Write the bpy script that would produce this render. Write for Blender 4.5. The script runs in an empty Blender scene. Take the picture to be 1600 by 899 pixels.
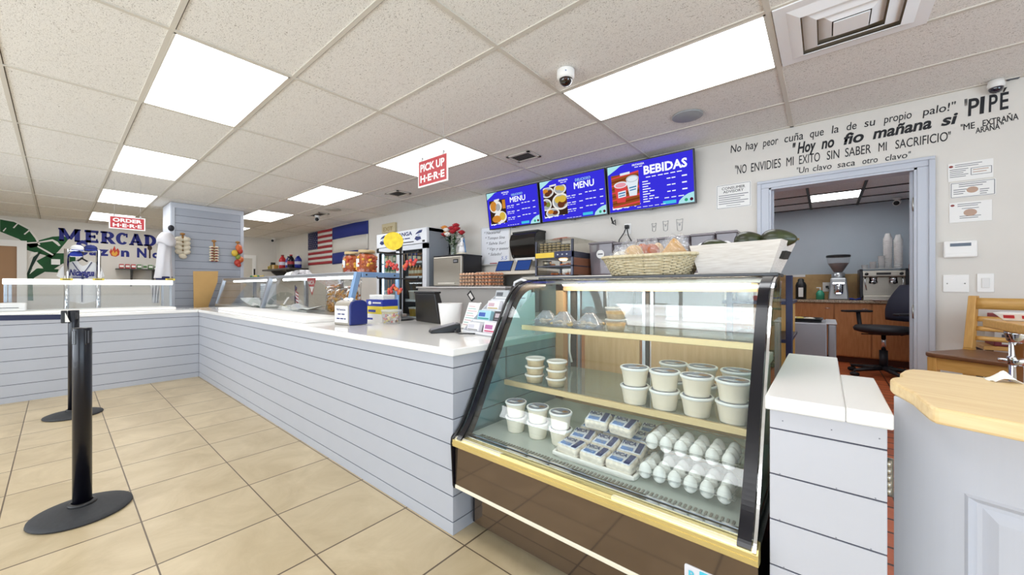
import bpy, bmesh, math, random
from mathutils import Vector, Matrix
random.seed(7)
SC = bpy.context.scene
COL = SC.collection

# ------------------------------------------------------------------ camera, world, lights, exposure
CAM_H, FPX, YAW = 1.2, 590.0, math.atan2(490, 590)
cam_data = bpy.data.cameras.new('camera')
cam_data.sensor_width = 36.0
cam_data.lens = FPX / 1600.0 * 36.0
cam_data.clip_start = 0.02
cam_data.clip_end = 100
cam = bpy.data.objects.new('camera', cam_data)
COL.objects.link(cam)
cam.location = (0, 0, CAM_H)
cam.rotation_euler = (math.pi / 2, 0, YAW)
SC.camera = cam
SC.view_settings.view_transform = 'Standard'
SC.view_settings.look = 'None'
SC.view_settings.gamma = 1.0
SC.view_settings.use_curve_mapping = False
SC.view_settings.exposure = 0.18
PANEL_STRENGTH = 6.4
world = bpy.data.worlds.new('world')
SC.world = world
world.use_nodes = True
world.node_tree.nodes['Background'].inputs[0].default_value = (0.62, 0.78, 1.0, 1)
world.node_tree.nodes['Background'].inputs[1].default_value = 1.0
SC.cycles.max_bounces = 10
SC.cycles.transparent_max_bounces = 24
SC.cycles.glossy_bounces = 5
SC.cycles.diffuse_bounces = 5
SC.cycles.sample_clamp_indirect = 6.0
SC.cycles.caustics_reflective = False
SC.cycles.caustics_refractive = False


def day_light(name, loc, rot, sx, sy, power, color):
    ld = bpy.data.lights.new(name, 'AREA')
    ld.shape = 'RECTANGLE'
    ld.size, ld.size_y = sx, sy
    ld.energy = power
    ld.color = color
    o = bpy.data.objects.new(name, ld)
    COL.objects.link(o)
    o.location = loc
    o.rotation_euler = rot
    return o


# daylight arriving through the storefront glazing, beyond the right-hand wall and behind the viewer
day_light('daylight_east', (3.75, -0.6, 1.0), (0, math.pi / 2 + .55, 0), 2.1, 5.6, 170, (0.72, 0.86, 1.0))
day_light('daylight_south', (-3.2, -4.6, 1.0), (math.pi / 2 + .55, 0, 0), 8.5, 2.1, 330, (0.86, 0.93, 1.0))

# ------------------------------------------------------------------ pixel rays onto real planes
_F = (-math.sin(YAW), math.cos(YAW))
_R = (math.cos(YAW), math.sin(YAW))


def ray(u, v):
    a, b = (u - 800) / FPX, (449.5 - v) / FPX
    return (_F[0] + a * _R[0], _F[1] + a * _R[1], b)


def at_y(u, v, y):
    d = ray(u, v); t = y / d[1]
    return Vector((d[0] * t, y, CAM_H + d[2] * t))


def at_x(u, v, x):
    d = ray(u, v); t = x / d[0]
    return Vector((x, d[1] * t, CAM_H + d[2] * t))


def at_z(u, v, z):
    d = ray(u, v); t = (z - CAM_H) / d[2]
    return Vector((d[0] * t, d[1] * t, z))


# ------------------------------------------------------------------ materials
def lin(h):
    if not isinstance(h, str):
        return tuple(h)
    h = h.lstrip('#')
    o = []
    for i in (0, 2, 4):
        c = int(h[i:i + 2], 16) / 255
        o.append(c / 12.92 if c <= 0.04045 else ((c + 0.055) / 1.055) ** 2.4)
    return tuple(o)


MATS = {}


def mat(name, color='#888888', rough=0.5, metal=0.0, noise=0.0, nscale=20.0, color2=None, stretch=None, bump=0.0, spec=0.5, emit=None, estr=0.0, alpha=None, coat=0.0):
    if name in MATS:
        return MATS[name]
    m = bpy.data.materials.new(name)
    m.use_nodes = True
    nt = m.node_tree
    b = nt.nodes['Principled BSDF']
    b.inputs['Base Color'].default_value = (*lin(color), 1)
    b.inputs['Roughness'].default_value = rough
    b.inputs['Metallic'].default_value = metal
    b.inputs['Specular IOR Level'].default_value = spec
    b.inputs['Coat Weight'].default_value = coat
    if emit:
        b.inputs['Emission Color'].default_value = (*lin(emit), 1)
        b.inputs['Emission Strength'].default_value = estr
    if noise or color2 or bump:
        tc = nt.nodes.new('ShaderNodeTexCoord')
        mp = nt.nodes.new('ShaderNodeMapping')
        nt.links.new(tc.outputs['Object'], mp.inputs['Vector'])
        if stretch:
            mp.inputs['Scale'].default_value = stretch
        n = nt.nodes.new('ShaderNodeTexNoise')
        n.inputs['Scale'].default_value = nscale
        n.inputs['Detail'].default_value = 5
        nt.links.new(mp.outputs['Vector'], n.inputs['Vector'])
        r = nt.nodes.new('ShaderNodeValToRGB')
        r.color_ramp.elements[0].position = 0.3
        r.color_ramp.elements[1].position = 0.7
        c = lin(color)
        c2 = lin(color2) if color2 else tuple(x * (1 - noise) for x in c)
        r.color_ramp.elements[0].color = (*c2, 1)
        r.color_ramp.elements[1].color = (*c, 1)
        nt.links.new(n.outputs['Fac'], r.inputs['Fac'])
        nt.links.new(r.outputs['Color'], b.inputs['Base Color'])
        if bump:
            bp = nt.nodes.new('ShaderNodeBump')
            bp.inputs['Strength'].default_value = bump
            bp.inputs['Distance'].default_value = 0.01
            nt.links.new(n.outputs['Fac'], bp.inputs['Height'])
            nt.links.new(bp.outputs['Normal'], b.inputs['Normal'])
    MATS[name] = m
    return m


def glow(name, color, strength):
    if name in MATS:
        return MATS[name]
    m = bpy.data.materials.new(name)
    m.use_nodes = True
    nt = m.node_tree
    nt.nodes.remove(nt.nodes['Principled BSDF'])
    e = nt.nodes.new('ShaderNodeEmission')
    e.inputs['Color'].default_value = (*lin(color), 1)
    e.inputs['Strength'].default_value = strength
    nt.links.new(e.outputs[0], nt.nodes['Material Output'].inputs['Surface'])
    MATS[name] = m
    return m


def clear(name, tint='#ffffff', ior=1.45, haze=0.0, hazecol='#ffffff', rough=0.0):
    """clear sheet: straight-through light with Fresnel reflection, optional milky share"""
    if name in MATS:
        return MATS[name]
    m = bpy.data.materials.new(name)
    m.use_nodes = True
    nt = m.node_tree
    nt.nodes.remove(nt.nodes['Principled BSDF'])
    tr = nt.nodes.new('ShaderNodeBsdfTransparent')
    tr.inputs['Color'].default_value = (*lin(tint), 1)
    gl = nt.nodes.new('ShaderNodeBsdfGlossy')
    gl.inputs['Roughness'].default_value = rough
    N, L = nt.nodes.new, nt.links.new
    geo = N('ShaderNodeNewGeometry')
    dp = N('ShaderNodeVectorMath'); dp.operation = 'DOT_PRODUCT'
    L(geo.outputs['Normal'], dp.inputs[0]); L(geo.outputs['Incoming'], dp.inputs[1])
    ab = N('ShaderNodeMath'); ab.operation = 'ABSOLUTE'; L(dp.outputs['Value'], ab.inputs[0])
    om = N('ShaderNodeMath'); om.operation = 'SUBTRACT'; om.inputs[0].default_value = 1.0; om.use_clamp = True
    L(ab.outputs[0], om.inputs[1])
    pw = N('ShaderNodeMath'); pw.operation = 'POWER'; pw.inputs[1].default_value = 5.0; L(om.outputs[0], pw.inputs[0])
    f0 = ((ior - 1) / (ior + 1)) ** 2
    mr = N('ShaderNodeMapRange'); mr.inputs['To Min'].default_value = f0; mr.inputs['To Max'].default_value = 0.9
    L(pw.outputs[0], mr.inputs['Value'])
    mx = N('ShaderNodeMixShader')
    L(mr.outputs[0], mx.inputs[0])
    src = tr
    if haze:
        df = nt.nodes.new('ShaderNodeBsdfDiffuse')
        df.inputs['Color'].default_value = (*lin(hazecol), 1)
        m2 = nt.nodes.new('ShaderNodeMixShader')
        m2.inputs[0].default_value = haze
        nt.links.new(tr.outputs[0], m2.inputs[1])
        nt.links.new(df.outputs[0], m2.inputs[2])
        src = m2
    nt.links.new(src.outputs[0], mx.inputs[1])
    nt.links.new(gl.outputs[0], mx.inputs[2])
    nt.links.new(mx.outputs[0], nt.nodes['Material Output'].inputs['Surface'])
    MATS[name] = m
    return m


# ------------------------------------------------------------------ mesh builder
class MB:
    def __init__(self):
        self.bm = bmesh.new()

    def _faces(self, n0, mi, smooth):
        self.bm.faces.ensure_lookup_table()
        for f in self.bm.faces[n0:]:
            f.material_index = mi
            f.smooth = smooth

    def add(self, verts, faces, mi=0, smooth=False):
        n0 = len(self.bm.faces)
        vs = [self.bm.verts.new(v) for v in verts]
        for f in faces:
            try:
                self.bm.faces.new([vs[i] for i in f])
            except ValueError:
                pass
        self._faces(n0, mi, smooth)
        return self

    def merge(self, other_bm, mi=None, M=None):
        me = bpy.data.meshes.new('tmp')
        other_bm.to_mesh(me)
        n0 = len(self.bm.faces)
        if M is not None:
            me.transform(M)
        self.bm.from_mesh(me)
        bpy.data.meshes.remove(me)
        if mi is not None:
            self.bm.faces.ensure_lookup_table()
            for f in self.bm.faces[n0:]:
                f.material_index = mi
        return self

    def box(self, x0, x1, y0, y1, z0, z1, mi=0, bev=0.0, seg=2, M=None):
        b = bmesh.new()
        bmesh.ops.create_cube(b, size=1)
        for v in b.verts:
            v.co = Vector(((x0 + x1) / 2 + v.co.x * (x1 - x0), (y0 + y1) / 2 + v.co.y * (y1 - y0), (z0 + z1) / 2 + v.co.z * (z1 - z0)))
        if bev > 0:
            bmesh.ops.bevel(b, geom=b.edges[:], offset=bev, segments=seg, affect='EDGES', profile=0.5)
        self.merge(b, mi, M)
        b.free()
        return self

    def hexa(self, bottom, top, mi=0, bev=0.0):
        """8-corner solid: four bottom points and four top points, counter-clockwise from above"""
        b = bmesh.new()
        vs = [b.verts.new(p) for p in list(bottom) + list(top)]
        for f in ((3, 2, 1, 0), (4, 5, 6, 7), (0, 1, 5, 4), (1, 2, 6, 5), (2, 3, 7, 6), (3, 0, 4, 7)):
            b.faces.new([vs[i] for i in f])
        if bev > 0:
            bmesh.ops.bevel(b, geom=b.edges[:], offset=bev, segments=2, affect='EDGES', profile=0.5)
        self.merge(b, mi)
        b.free()
        return self

    def lathe(self, prof, c=(0, 0, 0), seg=24, mi=0, smooth=True, sx=1.0, sy=1.0, M=None):
        """prof: [(radius, z)] turned about the vertical through c"""
        n0 = len(self.bm.faces)
        rings = []
        for r, z in prof:
            if r < 1e-6:
                p = Vector((c[0], c[1], c[2] + z))
                rings.append([self.bm.verts.new(M @ p if M else p)])
            else:
                ring = []
                for i in range(seg):
                    a = 2 * math.pi * i / seg
                    p = Vector((c[0] + r * sx * math.cos(a), c[1] + r * sy * math.sin(a), c[2] + z))
                    ring.append(self.bm.verts.new(M @ p if M else p))
                rings.append(ring)
        for A, B in zip(rings, rings[1:]):
            for i in range(seg):
                j = (i + 1) % seg
                if len(A) == 1 and len(B) == 1:
                    continue
                if len(A) == 1:
                    self.bm.faces.new((A[0], B[j], B[i]))
                elif len(B) == 1:
                    self.bm.faces.new((A[i], A[j], B[0]))
                else:
                    self.bm.faces.new((A[i], A[j], B[j], B[i]))
        self._faces(n0, mi, smooth)
        return self

    def cyl(self, p0, p1, r0, r1=None, seg=16, mi=0, smooth=True):
        return self.tube([p0, p1], r0 if r1 is None else (r0, r1), seg, mi, smooth)

    def tube(self, pts, r, seg=10, mi=0, smooth=True, caps=True, closed=False):
        pts = [Vector(p) for p in pts]
        n = len(pts)
        rs = r if isinstance(r, (list, tuple)) else [r] * n
        n0 = len(self.bm.faces)
        rings = []
        up = Vector((0, 0, 1))
        prev = None
        for i, p in enumerate(pts):
            if closed:
                d = (pts[(i + 1) % n] - pts[i - 1]).normalized()
            else:
                d = ((pts[min(i + 1, n - 1)] - pts[max(i - 1, 0)])).normalized()
            if prev is None:
                a = d.cross(up)
                if a.length < 1e-4:
                    a = d.cross(Vector((1, 0, 0)))
                a.normalize()
            else:
                a = (prev - d * prev.dot(d))
                if a.length < 1e-5:
                    a = d.orthogonal()
                a.normalize()
            prev = a
            bvec = d.cross(a)
            rings.append([self.bm.verts.new(p + (a * math.cos(2 * math.pi * k / seg) + bvec * math.sin(2 * math.pi * k / seg)) * rs[i]) for k in range(seg)])
        pairs = list(zip(rings, rings[1:])) + ([(rings[-1], rings[0])] if closed else [])
        for A, B in pairs:
            for k in range(seg):
                j = (k + 1) % seg
                self.bm.faces.new((A[k], B[k], B[j], A[j]))
        if caps and not closed:
            self.bm.faces.new(rings[0])
            self.bm.faces.new(list(reversed(rings[-1])))
        self._faces(n0, mi, smooth)
        return self

    def ell(self, c, r, mi=0, seg=20, rings=12, M=None):
        prof = []
        for i in range(rings + 1):
            a = -math.pi / 2 + math.pi * i / rings
            prof.append((max(math.cos(a), 0 if 0 < i < rings else 0), math.sin(a)))
        T = Matrix.Translation(Vector(c)) @ (M or Matrix.Identity(4)) @ Matrix.Diagonal((r[0], r[1], r[2], 1))
        prof = [(p if 0 < k < rings else 0.0, z) for k, (p, z) in enumerate(prof)]
        return self.lathe(prof, (0, 0, 0), seg, mi, True, M=T)

    def prism(self, poly, axis, a, b, mi=0, smooth=False, bev=0.0):
        """poly of 2-D points swept along an axis from a to b; axis x: (y,z), y: (x,z), z: (x,y)"""
        bb = bmesh.new()

        def P(p, t):
            return {'x': (t, p[0], p[1]), 'y': (p[0], t, p[1]), 'z': (p[0], p[1], t)}[axis]
        A = [bb.verts.new(P(p, a)) for p in poly]
        B = [bb.verts.new(P(p, b)) for p in poly]
        n = len(poly)
        fs = [bb.faces.new(A), bb.faces.new(list(reversed(B)))]
        for i in range(n):
            j = (i + 1) % n
            f = bb.faces.new((A[j], A[i], B[i], B[j]))
            f.smooth = smooth
        bmesh.ops.recalc_face_normals(bb, faces=bb.faces[:])
        if bev > 0:
            bmesh.ops.bevel(bb, geom=bb.edges[:], offset=bev, segments=2, affect='EDGES', profile=0.5)
        self.merge(bb, mi)
        bb.free()
        return self

    def flat(self, pts, th, nrm, mi=0):
        """a flat outline of 3-D points given thickness th along nrm"""
        bb = bmesh.new()
        nv = Vector(nrm) * th
        A = [bb.verts.new(Vector(p)) for p in pts]
        B = [bb.verts.new(Vector(p) + nv) for p in pts]
        n = len(pts)
        bb.faces.new(A)
        bb.faces.new(list(reversed(B)))
        for i in range(n):
            j = (i + 1) % n
            bb.faces.new((A[j], A[i], B[i], B[j]))
        bmesh.ops.recalc_face_normals(bb, faces=bb.faces[:])
        self.merge(bb, mi)
        bb.free()
        return self

    def sheet(self, fn, nu, nv, th=0.0, mi=0, smooth=True):
        """fn(s,t) -> point for s,t in 0..1; th gives the sheet a thickness along its normals"""
        bb = bmesh.new()
        g = [[bb.verts.new(fn(i / nu, j / nv)) for j in range(nv + 1)] for i in range(nu + 1)]
        for i in range(nu):
            for j in range(nv):
                bb.faces.new((g[i][j], g[i + 1][j], g[i + 1][j + 1], g[i][j + 1]))
        bmesh.ops.recalc_face_normals(bb, faces=bb.faces[:])
        if th:
            bb.normal_update()
            bb.verts.index_update()
            vs, fs = list(bb.verts), list(bb.faces)
            bnd = [e for e in bb.edges if len(e.link_faces) == 1]
            nv_ = {v: bb.verts.new(v.co - v.normal * th) for v in vs}
            for f in fs:
                bb.faces.new([nv_[v] for v in reversed(f.verts)])
            for e in bnd:
                l = e.link_loops[0]
                a, b = l.vert, l.link_loop_next.vert
                bb.faces.new((b, a, nv_[a], nv_[b]))
        for f in bb.faces:
            f.smooth = smooth
        self.merge(bb, mi)
        bb.free()
        return self

    def text(self, s, o, xd, yd, width=None, cap=0.1, mi=0, bold=0.0, shear=0.0, align='L', th=0.0015, res=3, wave=0.0):
        """lettering with its left (or centre) baseline point o, running along xd, upright along yd"""
        cu = bpy.data.curves.new('tmp', 'FONT')
        cu.body = s
        cu.resolution_u = res
        heavy_m = bold if 'M' in s else 0
        cu.offset = 0 if heavy_m else bold
        cu.shear = shear
        ob = bpy.data.objects.new('tmp', cu)
        COL.objects.link(ob)
        dg = bpy.context.evaluated_depsgraph_get()
        me = bpy.data.meshes.new_from_object(ob.evaluated_get(dg))
        bpy.data.objects.remove(ob)
        bpy.data.curves.remove(cu)
        if not me.vertices:
            bpy.data.meshes.remove(me)
            return self
        xs = [v.co.x for v in me.vertices]
        x0, x1 = min(xs), max(xs)
        ky = cap / 0.72
        kx = (width / max(x1 - x0, 1e-6)) if width else ky
        xd, yd, o = Vector(xd).normalized(), Vector(yd).normalized(), Vector(o)
        nn = xd.cross(yd).normalized()
        off = x0 if align == 'L' else (x0 + x1) / 2
        for v in me.vertices:
            w = wave * math.sin(v.co.x * 5.1)
            v.co = o + xd * ((v.co.x - off) * kx) + yd * (v.co.y * ky + w) + nn * th
        bb = bmesh.new()
        bb.from_mesh(me)
        if heavy_m:
            for k, (dx, dz) in enumerate(((-1, 0), (1, 0), (0, 1), (0, -1))):
                n0 = len(bb.verts)
                bb.from_mesh(me)
                bb.verts.ensure_lookup_table()
                for v in bb.verts[n0:]:
                    v.co += xd * (dx * heavy_m * kx * .9) + yd * (dz * heavy_m * ky * .9) + nn * (.00004 * (k + 1))
        bpy.data.meshes.remove(me)
        self.merge(bb, mi)
        bb.free()
        return self

    def build(self, name, mats, parent=None, local=False, at=None, loc=None):
        bm = self.bm
        bm.normal_update()
        me = bpy.data.meshes.new(name)
        if parent is not None:
            if not local:
                base = world_base(parent) + (Vector(at) if at else Vector((0, 0, 0)))
                bmesh.ops.translate(bm, verts=bm.verts[:], vec=-base)
        else:
            if loc is None:
                xs = [v.co for v in bm.verts]
                lo = Vector((min(p.x for p in xs), min(p.y for p in xs), min(p.z for p in xs)))
                hi = Vector((max(p.x for p in xs), max(p.y for p in xs), max(p.z for p in xs)))
                loc = Vector(((lo.x + hi.x) / 2, (lo.y + hi.y) / 2, lo.z))
            loc = Vector(loc)
            bmesh.ops.translate(bm, verts=bm.verts[:], vec=-loc)
        bm.to_mesh(me)
        bm.free()
        for m in (mats if isinstance(mats, (list, tuple)) else [mats]):
            me.materials.append(m)
        o = bpy.data.objects.new(name, me)
        COL.objects.link(o)
        if parent is not None:
            o.parent = parent
        else:
            o.location = loc
        return o


def world_base(o):
    v = Vector((0, 0, 0))
    while o is not None:
        v = v + Vector(o.location)
        o = o.parent
    return v


def tag(o, label=None, cat=None, group=None, kind=None):
    for k, v in (('label', label), ('category', cat), ('group', group), ('kind', kind)):
        if v:
            o[k] = v
    return o


def thing(name, label, cat, loc=(0, 0, 0), rz=0.0, group=None):
    o = bpy.data.objects.new(name, None)
    o.empty_display_size = 0.05
    COL.objects.link(o)
    o.location = loc
    o.rotation_euler = (0, 0, rz)
    tag(o, label, cat, group)
    return o


def dup(root, loc, rz=None, label=None, group=None):
    r = root.copy()
    COL.objects.link(r)
    r.location = loc
    if rz is not None:
        r.rotation_euler = (0, 0, rz)
    if label:
        r['label'] = label
    if group:
        r['group'] = group
    for ch in list(root.children):
        c = ch.copy()
        COL.objects.link(c)
        c.parent = r
        for g in list(ch.children):
            d = g.copy()
            COL.objects.link(d)
            d.parent = c
    return r


def struct(name, mb, mats):
    return tag(mb.build(name, mats), kind='structure')


ORD = ['first', 'second', 'third', 'fourth', 'fifth', 'sixth', 'seventh', 'eighth', 'ninth', 'tenth']


def rrect(w, h, r, n=4):
    """rounded rectangle outline centred on the origin"""
    pts = []
    for cx, cy, a0 in ((w / 2 - r, h / 2 - r, 0), (-w / 2 + r, h / 2 - r, 90), (-w / 2 + r, -h / 2 + r, 180), (w / 2 - r, -h / 2 + r, 270)):
        for i in range(n + 1):
            a = math.radians(a0 + 90 * i / n)
            pts.append((cx + r * math.cos(a), cy + r * math.sin(a)))
    return pts
# ------------------------------------------------------------------ surfaces of the room
XL, XR, YF, YB, ZC = -12.3, 3.3, -4.1, 4.08, 2.6


def floor_tile_mat(name, p, x0, y0, base, dark, grout, gw, rough, turn=False):
    m = bpy.data.materials.new(name)
    m.use_nodes = True
    nt = m.node_tree
    N, L = nt.nodes.new, nt.links.new
    b = nt.nodes['Principled BSDF']
    tc = N('ShaderNodeTexCoord')
    sep = N('ShaderNodeSeparateXYZ')
    L(tc.outputs['Object'], sep.inputs[0])

    def line(out, o, w, pp):
        a = N('ShaderNodeMath'); a.operation = 'SUBTRACT'; a.inputs[1].default_value = o - pp / 2
        L(out, a.inputs[0])
        d = N('ShaderNodeMath'); d.operation = 'DIVIDE'; d.inputs[1].default_value = pp
        L(a.outputs[0], d.inputs[0])
        f = N('ShaderNodeMath'); f.operation = 'FRACT'
        L(d.outputs[0], f.inputs[0])
        c = N('ShaderNodeMath'); c.operation = 'SUBTRACT'; c.inputs[1].default_value = 0.5
        L(f.outputs[0], c.inputs[0])
        ab = N('ShaderNodeMath'); ab.operation = 'ABSOLUTE'
        L(c.outputs[0], ab.inputs[0])
        lt = N('ShaderNodeMath'); lt.operation = 'LESS_THAN'; lt.inputs[1].default_value = w / pp / 2
        L(ab.outputs[0], lt.inputs[0])
        fl = N('ShaderNodeMath'); fl.operation = 'FLOOR'
        sh = N('ShaderNodeMath'); sh.operation = 'ADD'; sh.inputs[1].default_value = 0.5
        L(d.outputs[0], sh.inputs[0])
        L(sh.outputs[0], fl.inputs[0])
        return lt, fl
    px_, py_ = (p, p) if not isinstance(p, tuple) else p
    lx, fx = line(sep.outputs[0], x0, gw[0], px_)
    ly, fy = line(sep.outputs[1], y0, gw[1], py_)
    mx = N('ShaderNodeMath'); mx.operation = 'MAXIMUM'
    L(lx.outputs[0], mx.inputs[0]); L(ly.outputs[0], mx.inputs[1])
    cmb = N('ShaderNodeCombineXYZ')
    L(fx.outputs[0], cmb.inputs[0]); L(fy.outputs[0], cmb.inputs[1])
    wn = N('ShaderNodeTexWhiteNoise')
    L(cmb.outputs[0], wn.inputs['Vector'])
    off = N('ShaderNodeVectorMath'); off.operation = 'ADD'
    sc = N('ShaderNodeVectorMath'); sc.operation = 'SCALE'; sc.inputs['Scale'].default_value = 7.0
    L(wn.outputs['Color'], sc.inputs[0])
    L(tc.outputs['Object'], off.inputs[0]); L(sc.outputs[0], off.inputs[1])
    n = N('ShaderNodeTexNoise'); n.inputs['Scale'].default_value = 3.2; n.inputs['Detail'].default_value = 8; n.inputs['Roughness'].default_value = 0.62
    n.inputs['Distortion'].default_value = 0.8
    L(off.outputs[0], n.inputs['Vector'])
    r = N('ShaderNodeValToRGB')
    r.color_ramp.elements[0].position = 0.32; r.color_ramp.elements[1].position = 0.66
    r.color_ramp.elements[0].color = (*lin(dark), 1); r.color_ramp.elements[1].color = (*lin(base), 1)
    L(n.outputs['Fac'], r.inputs['Fac'])
    hs = N('ShaderNodeHueSaturation')
    mr = N('ShaderNodeMapRange'); mr.inputs['To Min'].default_value = 0.96; mr.inputs['To Max'].default_value = 1.03
    L(wn.outputs['Value'], mr.inputs['Value']); L(mr.outputs[0], hs.inputs['Value']); L(r.outputs['Color'], hs.inputs['Color'])
    mix = N('ShaderNodeMix'); mix.data_type = 'RGBA'
    L(mx.outputs[0], mix.inputs['Factor']); L(hs.outputs['Color'], mix.inputs['A'])
    mix.inputs['B'].default_value = (*lin(grout), 1)
    L(mix.outputs['Result'], b.inputs['Base Color'])
    b.inputs['Roughness'].default_value = rough
    bp = N('ShaderNodeBump'); bp.inputs['Strength'].default_value = 0.25; bp.inputs['Distance'].default_value = 0.004; bp.invert = True
    L(mx.outputs[0], bp.inputs['Height']); L(bp.outputs['Normal'], b.inputs['Normal'])
    return m


def ceiling_mat(name, base, fleck):
    m = bpy.data.materials.new(name)
    m.use_nodes = True
    nt = m.node_tree
    N, L = nt.nodes.new, nt.links.new
    b = nt.nodes['Principled BSDF']
    b.inputs['Roughness'].default_value = 0.95
    b.inputs['Specular IOR Level'].default_value = 0.1
    tc = N('ShaderNodeTexCoord')
    mp = N('ShaderNodeMapping'); mp.inputs['Scale'].default_value = (1.0, 1.9, 1); mp.inputs['Rotation'].default_value = (0, 0, 0.5)
    L(tc.outputs['Object'], mp.inputs['Vector'])
    n1 = N('ShaderNodeTexNoise'); n1.inputs['Scale'].default_value = 75; n1.inputs['Detail'].default_value = 2; n1.inputs['Distortion'].default_value = 2.0
    L(mp.outputs[0], n1.inputs['Vector'])
    r1 = N('ShaderNodeValToRGB'); r1.color_ramp.elements[0].position = 0.345; r1.color_ramp.elements[1].position = 0.385
    r1.color_ramp.elements[0].color = (*lin(fleck), 1); r1.color_ramp.elements[1].color = (*lin(base), 1)
    L(n1.outputs['Fac'], r1.inputs['Fac'])
    n2 = N('ShaderNodeTexNoise'); n2.inputs['Scale'].default_value = 170; n2.inputs['Detail'].default_value = 3
    L(tc.outputs['Object'], n2.inputs['Vector'])
    r2 = N('ShaderNodeValToRGB'); r2.color_ramp.elements[0].position = 0.3; r2.color_ramp.elements[1].position = 0.6
    r2.color_ramp.elements[0].color = (0.82, 0.82, 0.82, 1); r2.color_ramp.elements[1].color = (1, 1, 1, 1)
    L(n2.outputs['Fac'], r2.inputs['Fac'])
    mx = N('ShaderNodeMix'); mx.data_type = 'RGBA'; mx.blend_type = 'MULTIPLY'; mx.inputs['Factor'].default_value = 1
    L(r1.outputs['Color'], mx.inputs['A']); L(r2.outputs['Color'], mx.inputs['B'])
    L(mx.outputs['Result'], b.inputs['Base Color'])
    bp = N('ShaderNodeBump'); bp.inputs['Strength'].default_value = 0.35; bp.inputs['Distance'].default_value = 0.003
    L(n1.outputs['Fac'], bp.inputs['Height']); L(bp.outputs['Normal'], b.inputs['Normal'])
    return m


M_floor = floor_tile_mat('beige_floor_tile', 0.4672, -2.225, 0.275, '#cbb998', '#b5a280', '#5d4c39', (0.009, 0.006), 0.38)
M_quarry = floor_tile_mat('red_quarry_tile', (0.3, 0.15), 0.0, 0.05, '#cf6f42', '#a64e2a', '#3a1c12', (0.014, 0.016), 0.4)
M_ceil = ceiling_mat('acoustic_tile', '#f4f1ec', '#a29b91')
M_ceil2 = ceiling_mat('acoustic_tile_grey', '#eaecee', '#b0b2b4')
M_tbar = mat('ceiling_grid_paint', '#d3cdc2', 0.6)
M_tbar_dark = mat('ceiling_grid_dark', '#2b2a2a', 0.5)
M_wall = mat('wall_paint', '#dcd7cf', 0.75, noise=0.03, nscale=6)
M_wall_blue = mat('wall_paint_blue_grey', '#b9c3cc', 0.75, noise=0.03, nscale=5)
M_trim = mat('trim_grey_paint', '#bfc3cc', 0.4)
M_white = mat('white_paint', '#f0eeea', 0.5)
M_black = mat('black_plastic', '#141416', 0.4)
M_clear = clear('clear_glass')

# floor: shop tile on both sides of the counter, quarry tile in the back room
struct('floor', MB().add([(XL, YF, 0), (XR, YF, 0), (XR, YB + 0.12, 0), (XL, YB + 0.12, 0)], [(0, 1, 2, 3)]), M_floor).location = ((XL + XR) / 2, (YF + YB + .12) / 2, 0)
bpy.data.objects['floor'].data.transform(Matrix.Translation(((XL + XR) / 2, (YF + YB + .12) / 2, 0)))
bpy.data.objects['floor'].location = (0, 0, 0)


def flat_struct(name, x0, x1, y0, y1, z, m, down=False):
    v = [(x0, y0, z), (x1, y0, z), (x1, y1, z), (x0, y1, z)]
    o = MB().add(v, [(3, 2, 1, 0) if down else (0, 1, 2, 3)]).build(name, m, loc=(0, 0, 0))
    return tag(o, kind='structure')


flat_struct('floor_back_room', -2.2, 1.15, YB + 0.12, 8.6, 0.0, M_quarry)
flat_struct('floor_service_side', -7.1, XR, 2.14, YB + .119, 0.002, M_quarry)
flat_struct('ceiling', XL, XR, YF, YB, ZC, M_ceil, True)
flat_struct('ceiling_back_room', -2.2, 1.15, YB + 0.12, 8.6, ZC, M_ceil2, True)

# walls
DX0, DX1, DZ = -0.389, 0.521, 2.09
w = MB()
w.box(XL - .12, DX0, YB, YB + .12, 0, ZC + .1).box(DX1, XR + .12, YB, YB + .12, 0, ZC + .1).box(DX0, DX1, YB, YB + .12, DZ, ZC + .1)
struct('wall_back', w, M_wall)
w = MB()
w.box(XL - .12, XL, YF - .12, YB, 0, ZC + .1)
struct('wall_left', w, M_wall)
# storefront sides, out of the picture: piers, sill band and header with glazing between them
w = MB()
w.box(XR, XR + .12, YF, -3.4, 0, ZC + .1).box(XR, XR + .12, 2.2, YB, 0, ZC + .1).box(XR, XR + .12, -3.4, 2.2, 0, 0.3).box(XR, XR + .12, -3.4, 2.2, 2.4, ZC + .1)
struct('wall_right', w, M_wall)
w = MB()
w.box(XL, -7.5, YF - .12, YF, 0, ZC + .1).box(1.1, XR + .12, YF - .12, YF, 0, ZC + .1).box(-7.5, 1.1, YF - .12, YF, 0, 0.3).box(-7.5, 1.1, YF - .12, YF, 2.4, ZC + .1)
struct('wall_front', w, M_wall)
M_alu = mat('bronze_aluminium', '#3c3a38', 0.35, 0.8)
w = MB()
for y in (-3.4, -1.53, 0.33, 2.2):
    w.box(XR + .03, XR + .09, max(y - .03, -3.4), min(y + .03, 2.2), 0.3, 2.4)
w.box(XR + .03, XR + .09, -3.4, 2.2, 0.3, .36).box(XR + .03, XR + .09, -3.4, 2.2, 2.34, 2.4)
o = struct('window_1', w, M_alu)
w = MB().box(XR + .056, XR + .064, -3.4, 2.2, .36, 2.34)
tag(w.build('window_glass', M_clear, o), kind='structure')
w = MB()
for i in range(6):
    x = -7.5 + 8.6 * i / 5
    w.box(max(x - .03, -7.5), min(x + .03, 1.1), YF - .09, YF - .03, 0.3, 2.4)
w.box(-7.5, 1.1, YF - .09, YF - .03, 0.3, .36).box(-7.5, 1.1, YF - .09, YF - .03, 2.34, 2.4)
o = struct('window_2', w, M_alu)
w = MB().box(-7.5, 1.1, YF - .064, YF - .056, .36, 2.34)
tag(w.build('window_glass', M_clear, o), kind='structure')

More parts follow.
